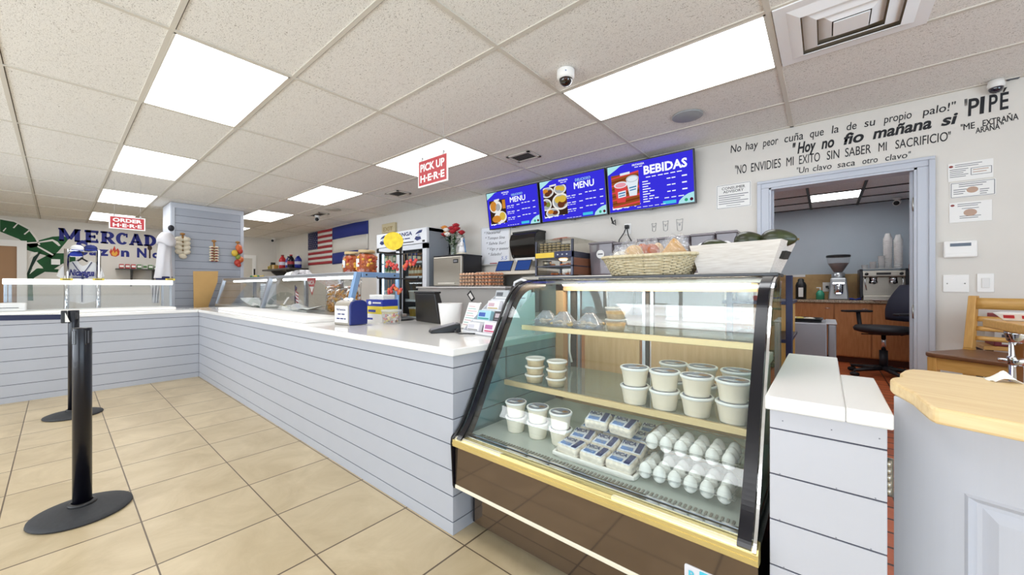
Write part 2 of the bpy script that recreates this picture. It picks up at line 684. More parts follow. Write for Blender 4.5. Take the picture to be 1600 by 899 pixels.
# back room shell
w = MB()
w.box(-2.2, 1.15, 8.6, 8.7, 0, ZC + .1)
struct('wall_back_room_rear', w, M_wall_blue)
struct('wall_back_room_right', MB().box(1.15, 1.25, YB + .12, 8.7, 0, ZC + .1), M_wall_blue)
struct('wall_back_room_left', MB().box(-2.3, -2.2, YB + .12, 8.7, 0, ZC + .1), M_wall_blue)

# door casing and jamb lining
w = MB()
cw = 0.078
ct = 0.062
for s in (-1, 1):
    xa = DX0 - cw if s < 0 else DX1
    w.box(xa, xa + cw, YB - .018, YB + .001, 0, DZ - .0005, bev=.004)
    xo = DX0 - cw - .012 if s < 0 else DX1 + cw - .02
    w.box(xo, xo + .032, YB - .03, YB - .0185, 0, DZ + ct - .0205, bev=.004)
w.box(DX0 - cw, DX1 + cw, YB - .018, YB + .001, DZ, DZ + ct, bev=.004)
w.box(DX0 - cw - .012, DX1 + cw + .012, YB - .03, YB - .0185, DZ + ct - .02, DZ + ct + .004, bev=.004)
w.box(DX0 - .001, DX0 + .015, YB - .01, YB + .13, 0, DZ).box(DX1 - .015, DX1 + .001, YB - .01, YB + .13, 0, DZ).box(DX0, DX1, YB - .01, YB + .13, DZ - .015, DZ + .001)
w.box(DX1 - .03, DX1 - .015, YB + .05, YB + .07, 0, DZ - .015).box(DX0 + .015, DX0 + .03, YB + .05, YB + .07, 0, DZ - .015)
o = struct('door_1', w, M_trim)
w = MB()
for z in (0.28, 1.02, 1.82):
    w.box(DX1 - .017, DX1 - .0135, YB - .004, YB + .03, z - .05, z + .05)
    w.cyl((DX1 - .02, YB - .006, z - .05), (DX1 - .02, YB - .006, z + .05), .005, seg=8)
tag(w.build('hinge', mat('satin_steel', '#b8b6b0', .35, .9), o), kind='structure')

# ceiling grid: main runners along Y, cross tees along X
GX = [2.26, 1.02, -.225, -1.465, -2.72, -3.965, -5.27, -6.55, -7.83, -9.1, -10.38, -11.65]
GY = [-3.99, -3.36, -2.735, -2.11, -1.48, -.855, -.23, .395, 1.0, 1.63, 2.295, 2.92, 3.52]
w = MB()
for x in GX:
    w.box(x - .013, x + .013, YF, YB, ZC - .007, ZC + .02)
for y in GY:
    w.box(XL, XR, y - .012, y + .012, ZC - .006, ZC + .02)
w.box(XL, XR, YB - .022, YB, ZC - .007, ZC + .02).box(XL, XL + .022, YF, YB, ZC - .007, ZC + .02).box(XL, XR, YF, YF + .022, ZC - .007, ZC + .02).box(XR - .022, XR, YF, YB, ZC - .007, ZC + .02)
struct('trim_1', w, M_tbar)
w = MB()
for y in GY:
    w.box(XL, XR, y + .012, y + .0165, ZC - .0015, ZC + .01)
struct('trim_shadow_gap', w, mat('tile_edge_shadow', '#5a5145', .9))  # dark strips colour in the shadow line beside each cross tee
w = MB()
for x in (-.81, -.2, .41, 1.02):
    w.box(x - .016, x + .016, YB + .12, 8.6, ZC - .012, ZC + .02)
for i in range(8):
    y = 4.17 + i * .622
    if y < 8.6:
        w.box(-2.2, 1.15, y - .014, y + .014, ZC - .012, ZC + .02)
struct('trim_2', w, M_tbar_dark)


# lit troffers in the grid
def lens_mat(name, strength):
    m = bpy.data.materials.new(name)
    m.use_nodes = True
    nt = m.node_tree
    nt.nodes.remove(nt.nodes['Principled BSDF'])
    N, L = nt.nodes.new, nt.links.new
    tc = N('ShaderNodeTexCoord'); sp = N('ShaderNodeSeparateXYZ'); L(tc.outputs['Object'], sp.inputs[0])
    mu = N('ShaderNodeMath'); mu.operation = 'MULTIPLY'; mu.inputs[1].default_value = 2 * math.pi / 0.19
    L(sp.outputs[1], mu.inputs[0])
    co = N('ShaderNodeMath'); co.operation = 'COSINE'; L(mu.outputs[0], co.inputs[0])
    mr = N('ShaderNodeMapRange'); mr.inputs['From Min'].default_value = -1; mr.inputs['To Min'].default_value = strength * 0.82; mr.inputs['To Max'].default_value = strength * 1.06
    L(co.outputs[0], mr.inputs['Value'])
    e = N('ShaderNodeEmission'); e.inputs['Color'].default_value = (0.97, 0.985, 1.0, 1)
    L(mr.outputs[0], e.inputs['Strength']); L(e.outputs[0], nt.nodes['Material Output'].inputs['Surface'])
    return m


M_lens = lens_mat('lit_troffer_lens', PANEL_STRENGTH)


def troffer(x0, x1, y0, y1, label, group='fluorescent ceiling panels'):
    c = ((x0 + x1) / 2, (y0 + y1) / 2, ZC)
    t = thing('ceiling_light', label, 'ceiling light', c, 0, group)
    a, b = x1 - x0, y1 - y0
    f = MB()
    f.box(-a / 2 + .012, a / 2 - .012, -b / 2 + .012, -b / 2 + .022, -.008, .0).box(-a / 2 + .012, a / 2 - .012, b / 2 - .022, b / 2 - .012, -.008, 0)
    f.box(-a / 2 + .012, -a / 2 + .022, -b / 2 + .012, b / 2 - .012, -.008, 0).box(a / 2 - .022, a / 2 - .012, -b / 2 + .012, b / 2 - .012, -.008, 0)
    f.build('frame', M_tbar, t, local=True)
    MB().box(-a / 2 + .022, a / 2 - .022, -b / 2 + .022, b / 2 - .022, -.005, -.001).build('diffuser', M_lens, t, local=True)
    return t


rows = [
    (3, 10, 'large lit ceiling panel beside the white dome camera'),
]
def cell(i, j):
    return GX[i + 1], GX[i], GY[j], GY[j + 1]
spec = [
    (2, 10, 'biggest lit ceiling panel, beside the white dome camera'),
    (4, 10, 'lit ceiling panel right above the hanging PICK UP HERE sign'),
    (6, 10, 'lit ceiling panel next beyond the PICK UP HERE sign panel'),
    (8, 10, 'lit ceiling panel just right of the grey plank column top'),
    (10, 10, 'farthest lit panel of the row over the glass sneeze guard, behind the column'),
    (4, 7, 'large nearest lit ceiling panel over the tiled customer floor'),
    (6, 7, 'second lit ceiling panel over the customer floor, counting from the nearest'),
    (8, 7, 'third lit ceiling panel over the customer floor, counting from the nearest'),
    (10, 7, 'farthest lit ceiling panel behind the ORDER HERE sign'),
    (2, 7, 'lit ceiling panel straight above the viewer'),
    (0, 7, 'lit ceiling panel over the bar table side, outside the picture'),
    (2, 3, 'lit ceiling panel behind the viewer on the right'),
    (4, 3, 'lit ceiling panel behind the viewer in the middle'),
    (6, 3, 'lit ceiling panel behind the viewer over the queue'),
    (8, 3, 'lit ceiling panel behind the viewer far down the room'),
]
for i, j, lab in spec:
    troffer(*cell(i, j), lab)
troffer(-1.42, -.81, 5.41, 6.04, 'unseen fill panel added to the back room ceiling, hidden left of the doorway')  # unseen panels added to brighten the back room, all but the last
troffer(-1.42, -.81, 7.28, 7.9, 'unseen fill panel added to the back room ceiling, hidden far left of the doorway')
troffer(.41, 1.02, 6.04, 6.66, 'unseen fill panel added to the back room ceiling, hidden right of the doorway')
troffer(.41, 1.02, 4.8, 5.41, 'unseen fill panel added to the back room ceiling, right beside its doorway')
troffer(-.2, .41, 4.8, 5.41, 'unseen fill panel added to the back room ceiling just inside the doorway')
troffer(-.2, .41, 7.28, 7.9, 'small lit ceiling panel in the back room beyond the doorway')
# ------------------------------------------------------------------ plank-clad counters and column
M_ship = mat('plank_lilac_grey_paint', '#b0b3bb', 0.42, noise=0.025, nscale=9)
M_groove = mat('plank_gap', '#4b4c58', 0.8)
M_top = mat('white_laminate', '#ebe9e6', 0.09)
PITCH = 0.1245


def shiplap(mb, x0, x1, y0, y1, z0, z1, faces, first=None, gap=.005, mi=0, mg=1, dep=.004):
    """solid core with separate boards proud of it; faces: which sides carry boards"""
    c = dep
    xa, xb = x0 + (c if '-x' in faces else 0), x1 - (c if '+x' in faces else 0)
    ya, yb = y0 + (c if '-y' in faces else 0), y1 - (c if '+y' in faces else 0)
    mb.box(xa, xb, ya, yb, z0, z1, mg)
    z = z1
    k = 0
    while z > z0 + .002:
        zb = max(z - (first if (k == 0 and first) else PITCH), z0)
        za = zb + (gap if zb > z0 else 0)
        mb.box(x0, x1, y0, y1, za, z, mi, bev=.0012, seg=1)
        z = zb
        k += 1


CX0, CX1, CY0, CY1, CZ = -6.5, -1.384, 1.22, 2.12, .905
t = thing('service_counter', 'long lilac grey plank counter with white top running to the glass display case', 'counter', (-3.95, 1.67, 0))
m = MB()
shiplap(m, CX0 - .6, CX1, CY0, 1.62, 0, CZ - .038, ('-y', '+x'), first=.06)
shiplap(m, -3.25, CX1, 1.61, CY1, 0, CZ - .038, ('+x',), first=.06)
m.build('plank_front', [M_ship, M_groove], t)
m = MB()
m.prism([(CX0 - .6, CY0 + .001), (CX0 + .013, CY0 + .001), (CX0 + .013, CY0 - .012), (CX1 + .012, CY0 - .012), (CX1 + .012, CY1), (-3.27, CY1), (-3.27, 1.64), (CX0 - .6, 1.64)], 'z', CZ - .038, CZ, bev=.006)
m.build('white_worktop', M_top, t)
m = MB()
m.prism([(-6.18, 1.36), (-3.28, 1.30), (-3.28, 1.66), (-6.18, 1.66)], 'z', CZ + .0005, CZ + .032, bev=.004)
tag(m.build('raised_white_ledge', M_white, t), None)

t = thing('queue_counter', 'lilac grey plank counter with white top on the left, behind the black queue posts', 'counter', (-6.7, -.5, 0))
m = MB()
shiplap(m, -7.1, CX0, -2.6, CY0 - .002, 0, CZ - .038, ('+x',), first=.06)
m.build('plank_front', [M_ship, M_groove], t)
MB().box(-7.1, CX0 + .012, -2.6, CY0 - .014, CZ - .038, CZ, bev=.005).build('white_worktop', M_top, t)
MB().box(-7.1, -6.72, -2.6, 1.02, CZ + .0005, CZ + .032, bev=.004).build('raised_white_ledge', M_white, t)

# column
t = thing('plank_column', 'tall grey plank clad column rising to the ceiling behind the counter corner', 'column', (-8.5, 1.68, 0))
m = MB()
shiplap(m, -8.85, -8.2, 1.2, 2.16, 0, ZC - .09, ('+x', '-y'))
M_shipg = mat('plank_grey_paint', '#a9aeb9', 0.5, noise=0.03, nscale=9)
m.build('cladding', [M_shipg, M_groove], t)
m = MB()
for y in (1.18, 2.13):
    m.box(-8.22, -8.19, y, y + .05, 0, ZC - .006, bev=.004)
m.box(-8.86, -8.2, 1.172, 1.2, 0, ZC - .006, bev=.004)
m.box(-8.86, -8.185, 1.18, 2.18, ZC - .09, ZC - .006, bev=.004)
tag(m.build('corner_trim', M_trim, t), None)

# pony wall right of the display case
t = thing('end_counter', 'short white plank counter end with stepped white top, right of the display case', 'counter', (0, 1.6, 0))
M_shipw = mat('plank_white_paint', '#bfbfc5', 0.45, noise=0.02, nscale=8)
m = MB()
shiplap(m, -.118, .112, 1.25, 1.69, 0, .868, ('-y',), first=.055, gap=.004)
m.box(-.118, .03, 1.691, 2.09, 0, .868)
nail = mat('nail_head', '#8f8f98', .6)
for k in range(7):
    for x in (-.085, .02, .095):
        z = .84 - k * PITCH + (-.02 if k else 0)
        xx = x + random.uniform(-.012, .012)
        m.cyl((xx, 1.2495, z), (xx, 1.2512, z), .0017, seg=8, mi=2)
m.build('plank_cladding', [M_ship if False else M_shipw, M_groove, nail], t)
m = MB()
m.box(-.128, .038, 1.235, 2.10, .868, .905, bev=.004)
m.box(.0382, .122, 1.235, 1.70, .868, .905, bev=.004)
m.build('white_cap', mat('white_satin_board', '#e2e0dd', .35), t)

# hinged gate
t = thing('counter_gate', 'white panelled half door gate carrying a thick pale wood top, at lower right', 'gate', (.124, 1.245, 0), -math.radians(16))
M_gate = mat('white_door_paint', '#c4c6cf', .45, noise=.015, nscale=4, stretch=(30, 30, 1.2), bump=.06)
m = MB()
W, T = .86, .036


def panel(mb, x0, x1, z0, z1, y):
    # raised panel: outer ogee slope in, flat, slope out to a field
    rings = []
    for d, yy in ((0, 0), (.006, -.004), (.018, .010), (.026, .010), (.05, .001)):
        rings.append([(x0 + d, y + yy, z0 + d), (x1 - d, y + yy, z0 + d), (x1 - d, y + yy, z1 - d), (x0 + d, y + yy, z1 - d)])
    v = [p for r in rings for p in r]
    f = []
    for i in range(len(rings) - 1):
        for k in range(4):
            a, b = i * 4 + k, i * 4 + (k + 1) % 4
            f.append((a, b, b + 4, a + 4))
    n = (len(rings) - 1) * 4
    f.append((n, n + 1, n + 2, n + 3))
    mb.add(v, f)


PX = [(.089, .385), (.46, .76)]
G0 = .155
m.box(-.03, W, .02 + G0, T + G0, .1, .915)
m.box(-.03, PX[0][0], G0, .0201 + G0, .1, .915).box(PX[1][1], W, G0, .0201 + G0, .1, .915)
m.box(PX[0][1], PX[1][0], G0, .0201 + G0, .1, .915)
for a, b in PX:
    m.box(a, b, G0, .0201 + G0, .715, .915).box(a, b, G0, .0201 + G0, .1, .18)
    panel(m, a, b, .18, .715, G0)
m.build('door_leaf', M_gate, t, local=True)
M_maple = mat('pale_maple', '#ecd2a2', .38, color2='#dfbe88', nscale=5, stretch=(1.2, 14, 14))
pts = [(.07, -.061), (.181, -.067), (.86, -.07), (.86, .42), (.163, .432), (.06, .452), (-.02, .45), (-.045, .435), (-.052, .405), (-.05, .33), (-.034, .275), (-.043, .255), (-.049, .235), (-.047, .205), (-.036, .172), (.016, .075), (.042, .003), (.06, -.045)]
MB().prism(pts, 'z', .9155, .95, bev=.006).build('wood_top', M_maple, t, local=True)
m = MB()
for z in (.70,):
    m.box(-.05, -.0305, .151, .154, z - .05, z + .05)
    m.box(-.056, -.0505, .10, .152, z - .05, z + .05, 1)
    for k in range(5):
        m.cyl((-.040, .148, z - .045 + k * .018), (-.040, .148, z - .029 + k * .018), .0065, seg=10)
tag(m.build('hinge', [mat('brushed_nickel', '#c9c2b4', .35, .85), M_black], t, local=True), 'brushed metal hinge')

# queue posts
def stanchion(x, y, h, label, belt_dir=None, group='black belt queue posts'):
    t = thing('queue_post', label, 'queue post', (x, y, 0), 0, group)
    M_base = mat('ribbed_black_rubber', '#2d2e31', .62, noise=.25, nscale=60)
    M_post = mat('gloss_black_paint', '#0a0a14', .3, coat=.15, spec=.35)
    MB().lathe([(0, 0), (.185, 0), (.192, .006), (.19, .014), (.17, .022), (.11, .036), (.06, .046), (0, .048)], seg=48).build('base', M_base, t, local=True)
    MB().lathe([(0.05, .043), (.055, .048), (.05, .058), (.04, .06)], seg=32).build('base_collar', M_black, t, local=True)
    MB().lathe([(.0, .05), (.036, .05), (.036, h - .004), (.0345, h), (0, h)], seg=40).build('post', M_post, t, local=True)
    m = MB()
    for a in (0, 90, 180, 270):
        M = Matrix.Rotation(math.radians(a + 33), 4, 'Z')
        m.box(.030, .0375, -.011, .011, h - .085, h - .012, 0, bev=.002, M=M)
        m.box(.0370, .0385, -.0025, .0025, h - .08, h - .016, 1, M=M)
    m.build('belt_slot', [mat('head_black', '#101014', .25), mat('slot_grey', '#55565c', .5)], t, local=True)
    return t


stanchion(-3.055, .085, .985, 'nearest black queue post with round rubber base, standing on the open floor')
far = stanchion(-5.437, .098, .985, 'black queue post with belt clipped on, standing nearer the left counter')
stanchion(-6.1, -.9, .985, 'black queue post by the left counter, holding the far belt end')
M_belt = mat('navy_webbing', '#151a3a', .8)
m = MB()
m.box(-5.475, -5.399, .02, .060, .87, .985, bev=.006)
m.build('belt_cassette', M_black, far)
m = MB()
m.hexa([(-5.394, .045, .88), (-5.388, .045, .88), (-5.388, .075, .88), (-5.394, .075, .88)], [(-5.394, .045, .965), (-5.388, .045, .965), (-5.388, .048, .965), (-5.394, .048, .965)])
m.build('white_clip', M_white, far)
a, b = Vector((-5.437, .098, .925)), Vector((-6.1, -.9, .925))
d = (b - a).normalized()
p = a + d * .046
q = b - d * .046
n = Vector((-d.y, d.x, 0)) * .0012
m = MB()
m.hexa([p - n + Vector((0, 0, -.024)), q - n + Vector((0, 0, -.024)), q + n + Vector((0, 0, -.024)), p + n + Vector((0, 0, -.024))],
       [p - n + Vector((0, 0, .024)), q - n + Vector((0, 0, .024)), q + n + Vector((0, 0, .024)), p + n + Vector((0, 0, .024))])
tag(m.build('queue_belt', M_belt), 'dark navy webbing belt stretched between two queue posts along the left counter', 'belt')
# ------------------------------------------------------------------ curved glass display case
EX0, EX1 = -1.368, -.142
t = CASE = thing('display_case', 'curved glass refrigerated display case with brown mirrored base at the counter end', 'display case', (-.755, 1.7, 0))
M_brown = mat('brown_mirror_panel', '#77685a', .06, .8)
M_gold = mat('gold_anodised_trim', '#e4cf8c', .25, .7, noise=.08, nscale=10, stretch=(1, 30, 30))
M_chrome = mat('chrome', '#d9dadd', .08, 1.0)
M_dkmet = mat('dark_polished_metal', '#0b0a14', .18, 0.0, spec=.4)
M_deck = mat('grey_green_deck', '#b3bcb6', .3)
M_shelfg = clear('shelf_glass', '#f0f8f5', 1.5, haze=.2, hazecol='#c3ccc8')
M_sideg = clear('side_glass', '#e4f7f7', 1.5)
M_frontg = clear('front_glass', '#fdfffe', 1.62)
M_woodp = mat('plywood_panel', '#d7b183', .5, color2='#c99f70', nscale=4, stretch=(14, 1, 1))
YBK = 2.12
_key = [(1.20, .482), (1.225, .503), (1.262, .545), (1.30, .606), (1.345, .688), (1.395, .782), (1.445, .873), (1.495, .963), (1.54, 1.042), (1.58, 1.110), (1.606, 1.147), (1.634, 1.176), (1.668, 1.201), (1.712, 1.221), (1.77, 1.236), (1.85, 1.244), (1.92, 1.247)]


def smooth_line(k, n=5):
    o = []
    for i in range(len(k) - 1):
        p0, p1, p2, p3 = k[max(i - 1, 0)], k[i], k[i + 1], k[min(i + 2, len(k) - 1)]
        for j in range(n):
            t_ = j / n
            o.append(tuple(.5 * (2 * p1[c] + (p2[c] - p0[c]) * t_ + (2 * p0[c] - 5 * p1[c] + 4 * p2[c] - p3[c]) * t_ ** 2 + (3 * p1[c] - p0[c] - 3 * p2[c] + p3[c]) * t_ ** 3) for c in (0, 1)))
    return o + [k[-1]]


prof = smooth_line(_key)


def offset_prof(pr, d):
    o = []
    for i, p in enumerate(pr):
        a, b = pr[max(i - 1, 0)], pr[min(i + 1, len(pr) - 1)]
        tx, ty = b[0] - a[0], b[1] - a[1]
        l = math.hypot(tx, ty)
        o.append((p[0] - ty / l * d, p[1] + tx / l * d))
    return o


# cabinet base (recessed) and front valance
m = MB()
m.box(EX0 + .01, EX1 - .01, 1.33, YBK, .03, .30)
m.box(EX0 + .004, EX1 - .004, 1.235, YBK, .24, .44)
m.build('cabinet_body', mat('dark_case_shell', '#17161a', .35), t)
m = MB()
m.box(EX0 + .03, EX1 - .03, 1.322, 1.331, .035, .235)
m.build('kick_panel', M_brown, t)
m = MB()
m.box(EX0, EX1, 1.222, 1.236, .255, .445)
tag(m.build('front_panel', M_brown, t), None)
m = MB()
m.box(EX0, EX1, 1.218, 1.24, .238, .255, bev=.003)
tag(m.build('cream_edge_strip', mat('cream_pvc', '#e6dfca', .4), t), None)
m = MB()
m.prism([(1.235, .436), (1.204, .444), (1.204, .476), (1.212, .488), (1.25, .492), (1.25, .436)], 'x', EX0 - .003, EX1 + .003, bev=.0015)
m.box(EX0 - .002, EX1 + .002, 1.2015, 1.206, .455, .462)
tag(m.build('gold_trim', M_gold, t), None)
m = MB()
m.box(EX0 + .01, EX1 - .01, 1.236, 1.25, .492, .499, bev=.0015).box(EX0 + .01, EX1 - .01, 1.256, 1.268, .49, .503, bev=.0015)
tag(m.build('glass_track', M_chrome, t), None)

m = MB()
m.prism([(1.218, .235), (1.212, .25), (1.199, .46), (1.202, .485), (1.215, .497), (1.26, .50), (1.26, .235)], 'x', EX0 - .011, EX0 - .0035, bev=.002)
tag(m.build('end_cap', M_dkmet, t), None)
# end pillars following the curve
def cut(pr, ymax):
    return [p for p in pr if p[0] <= ymax]


for xa, xb, dp in ((EX0 + .030, EX0 + .058, -.042), (EX1 - .048, EX1 - .014, -.045)):
    po = cut(offset_prof(prof, .004), 1.90)[1:]
    pn = cut(offset_prof(prof, dp), 1.90)[1:]
    MB().prism(po + list(reversed(pn)), 'x', xa, xb).build('end_pillar', M_dkmet, t)
for xa, wd in ((EX0 + .000, .012), (EX1 - .010, .008)):
    pl = cut(offset_prof(prof, .003), 1.92)
    po = cut(offset_prof(prof, -.012), 1.92)
    MB().prism(pl + list(reversed(po)), 'x', xa, xa + wd).build('edge_band', M_chrome if xa > -1 else M_black, t)
# side glass
for xa in (EX0 + .012, EX1 - .02):
    pl = offset_prof(prof, -.012)
    m = MB()
    m.prism([(YBK, .46)] + pl + [(YBK, 1.235)], 'x', xa, xa + .006)
    m.build('side_glass', M_sideg, t)
# curved front pane
pi = offset_prof(prof, -.005)
m = MB()
xa, xb = EX0 + .013, EX1 - .011
for pl, flip in ((prof, False), (pi, True)):
    v, f = [], []
    for p in pl:
        v += [(xa, p[0], p[1]), (xb, p[0], p[1])]
    for i in range(len(pl) - 1):
        q = (2 * i, 2 * i + 1, 2 * i + 3, 2 * i + 2)
        f.append(tuple(reversed(q)) if flip else q)
    m.add(v, f, 0, True)
for x in (xa, xb):
    v, f = [], []
    for p, q in zip(prof, pi):
        v += [(x, p[0], p[1]), (x, q[0], q[1])]
    for i in range(len(prof) - 1):
        f.append((2 * i, 2 * i + 2, 2 * i + 3, 2 * i + 1))
    m.add(v, f)
for k in (0, -1):
    m.add([(xa, *prof[k]), (xb, *prof[k]), (xb, *pi[k]), (xa, *pi[k])], [(0, 1, 2, 3)])
m.build('curved_front_glass', M_frontg, t)
# top
m = MB()
m.box(EX0 + .012, EX1 - .006, 1.885, YBK + .015, 1.2475, 1.262, bev=.003)
tag(m.build('black_top', mat('black_top_panel', '#0c0b0d', .25), t), None)
m = MB()
m.box(EX0 + .06, EX1 - .05, 1.902, 1.925, 1.219, 1.24, bev=.003)
tag(m.build('header_rail', mat('header_alu', '#d3cfc4', .3, .6), t), None)
m = MB()
m.cyl((EX0 + .12, 2.0, 1.222), (EX1 - .12, 2.0, 1.222), .012, seg=14)
m.box(EX0 + .1, EX1 - .1, 1.97, 2.03, 1.232, 1.246, mi=1)
m.build('added_case_lamp', [glow('added_fill_tube', '#fff0dc', 32.0), M_white], t)  # glowing tube added under the top to brighten the case inside
# inside: deck, liner, back frame with sliding doors
m = MB()
m.box(EX0 + .02, EX1 - .02, 1.27, YBK - .005, .455, .482)
m.build('deck', M_deck, t)
m = MB()
for i in range(70):
    x = EX0 + .08 + i * .0155
    m.box(x, x + .007, 1.30, 1.325, .482, .486)
m.box(EX0 + .06, EX1 - .06, 1.278, 1.292, .482, .488)
tag(m.build('air_grille', mat('grille_grey', '#8d8a82', .4, .5), t), None)
m = MB()
for xa, xb in ((EX0 + .02, EX0 + .075), (EX1 - .10, EX1 - .02)):
    m.box(xa, xb, YBK - .05, YBK, .48, 1.245)
m.box(EX0 + .02, EX1 - .02, YBK - .05, YBK, .482, .53).box(EX0 + .02, EX1 - .02, YBK - .05, YBK, 1.18, 1.246)
m.build('back_frame', mat('tan_frame', '#cfa678', .5), t)
m = MB()
m.box(-1.14, -.80, YBK - .045, YBK - .03, .53, .965)
m.box(-.735, EX1 - .11, YBK - .045, YBK - .03, .53, .965)
m.build('wood_back_panel', M_woodp, t)
M_salu = mat('satin_alu', '#a9aaad', .35, .8)
for x in (-1.27, -1.20, -.79, -.745):
    MB().box(x, x + .018, YBK - .03, YBK - .01, .5, 1.2).build('door_stile', M_salu, t)
for a, b in ((-1.25, -1.21), (-.77, -.75)):
    MB().box(a, b, YBK - .028, YBK - .022, .53, 1.2).build('dark_channel', mat('dark_gap', '#3a3632', .7), t)
m = MB()
m.box(-1.18, -.775, YBK - .02, YBK - .014, .98, 1.18).box(-.765, EX1 - .12, YBK - .02, YBK - .014, .98, 1.18)
m.build('sliding_glass', M_frontg, t)
m = MB()
pts = [(-1.235, YBK - .06, .95), (-1.24, YBK - .062, .86), (-1.235, YBK - .07, .80), (-1.215, YBK - .075, .735)]
m.tube(pts, .006, 8)
tag(m.build('white_cable', M_white, t), None)
# shelves
SH1 = (.985, 1.675)
SH2 = (.705, 1.525)
for z, y in (SH1, SH2):
    m = MB()
    m.box(EX0 + .04, EX1 - .05, y + .004, YBK - .055, z - .008, z)
    sh = m.build('glass_shelf', M_shelfg, t)
    m = MB()
    m.box(EX0 + .05, EX1 - .055, y - .004, y + .012, z - .022, z + .004, bev=.002)
    m.box(EX0 + .05, EX1 - .055, y + .012, y + .022, z - .014, z - .009)
    m.build('shelf_trim', mat('champagne_trim', '#c9b588', .35, .5), sh, at=None)
# maker plate on the front panel
m = MB()
m.prism([(p[0] - .238, p[1] + .335) for p in rrect(.185, .052, .006)], 'y', 1.2195, 1.2225)
m.prism([(p[0] - .2185, p[1] + .335) for p in rrect(.14, .044, .003)], 'y', 1.2188, 1.2196, mi=1)
m.text('B', (-.318, 1.2186, .322), (1, 0, 0), (0, 0, 1), .017, .026, 1, bold=.02)
m.text('Bett', (-.277, 1.2182, .326), (1, 0, 0), (0, 0, 1), .048, .018, 2)
tag(m.build('maker_plate', [mat('plate_silver', '#dddbe0', .3), mat('plate_teal', '#4fbfd6', .4), mat('ink_dark', '#20242c', .6)], t), None)

# ------------------------------------------------------------------ goods in the case
M_tub = mat('cream_white_tub', '#f5ecda', .35)
M_lid = clear('frosted_lid', '#ffffff', 1.4, haze=.55, hazecol='#f2f2f0')
M_lidrim = mat('lid_rim', '#eef0ef', .3)
M_stk = mat('lid_picture', '#7d97b5', .4, color2='#5f4a3a', nscale=40)
M_stk2 = mat('lid_picture_white', '#dfe3e8', .4)


def tub_proto(label, group, r=.057, h=.078):
    t = thing('lidded_tub', label, 'food tub', (0, 0, 0), 0, group)
    MB().lathe([(0, 0), (r * .76, 0), (r * .79, .004), (r * .93, h * .72), (r * .97, h * .76), (r * .97, h * .86), (r, h * .88)], seg=32).build('tub', M_tub, t, local=True)
    m = MB().lathe([(r, h * .86), (r * 1.05, h * .88), (r * 1.06, h * .97), (r * 1.02, h), (r * .97, h), (r * .95, h * .99), (0, h * .99)], seg=32)
    m.build('lid', M_lidrim, t, local=True)
    m = MB()
    n = 26
    m.prism([(r * .9 * math.cos(2 * math.pi * i / n), r * .9 * math.sin(2 * math.pi * i / n)) for i in range(n)], 'z', h * .99, h * .997, 0)
    # pale banner across the picture and a brown helping of food
    m.prism([(-.6 * r, -.42 * r), (.1 * r, -.5 * r), (.35 * r, -.2 * r), (-.5 * r, -.08 * r)], 'z', h * .997, h * 1.0, 1)
    m.prism([(.05 * r, .05 * r), (.4 * r, -.15 * r), (.7 * r, .1 * r), (.55 * r, .42 * r), (.2 * r, .38 * r)], 'z', h * .997, h * 1.0, 2)
    m.build('lid_picture', [M_stk, M_stk2, mat('picture_brown', '#6b4a34', .5, color2='#98723f', nscale=60)], t, local=True)
    return t


def flat_tub_proto(label, group, r=.05, h=.043):
    t = thing('flat_round_tub', label, 'food tub', (0, 0, 0), 0, group)
    m = MB().lathe([(0, 0.001), (r * .8, 0.001), (r * .93, h * .8)], seg=28)
    m.build('tub', mat('clear_tub_of_cheese', '#dccdaa', .3, color2='#c9ad83', nscale=30), t, local=True)
    m = MB().lathe([(r * .95, h * .74), (r * 1.03, h * .78), (r * 1.04, h * .95), (r * .99, h), (r * .92, h), (r * .88, h * .96), (0, h * .96)], seg=28)
    m.build('lid', mat('translucent_lid', '#e9e6e0', .25), t, local=True)
    return t


first = []


def place_tub(x, y, z, label, proto_fn, store, rz=0.0, group=None):
    if not store:
        store.append(proto_fn(label, group))
        o = store[0]
        o.location = (x, y, z)
        o.rotation_euler = (0, 0, rz)
    else:
        o = dup(store[0], (x, y, z), rz, label, group)
    return o


big = []
h = .0785
for k, x in enumerate((-.63, -.507, -.384, -.261)):
    y = 1.583 + .004 * (k % 2)
    for lv, w in ((0, 'lower'), (1, 'upper')):
        place_tub(x, y, SH2[0] + .001 + lv * (h - .001), f'{w} tub in the {ORD[k]} stack from left, front row, middle case shelf', tub_proto, big, random.uniform(-.5, .5) + .3, 'large lidded tubs on the middle shelf')
for k, x in enumerate((-.55, -.43, -.30)):
    y = 1.78
    for lv, w in ((0, 'lower'), (1, 'upper')):
        place_tub(x + .02, y, SH2[0] + .001 + lv * (h - .001), f'{w} tub in the {ORD[k]} stack from left, rear row, middle case shelf', tub_proto, big, random.uniform(-.5, .5), 'large lidded tubs on the middle shelf')
small = []
for k, x in enumerate((-1.195, -1.063, -.937)):
    y = 1.47 + .004 * k
    for lv, w in ((0, 'lower'), (1, 'upper')):
        o = place_tub(x, y, .4835 + lv * .0735, f'{w} tub in the {ORD[k]} stack from left on the bottom case deck', lambda l, g: tub_proto(l, g, .051, .074), small, random.uniform(-.5, .5), 'lidded tubs on the bottom deck')
fl = []
for k, (x, y) in enumerate(((-1.175, 1.60), (-1.045, 1.605))):
    for lv, w in enumerate(('bottom', 'middle', 'top')):
        place_tub(x + .003 * lv, y, SH2[0] + .001 + lv * .0425, f'{w} flat round tub of the {("left", "right")[k]} short pile at the middle shelf left end', flat_tub_proto, fl, 0, 'flat round tubs on the middle shelf')


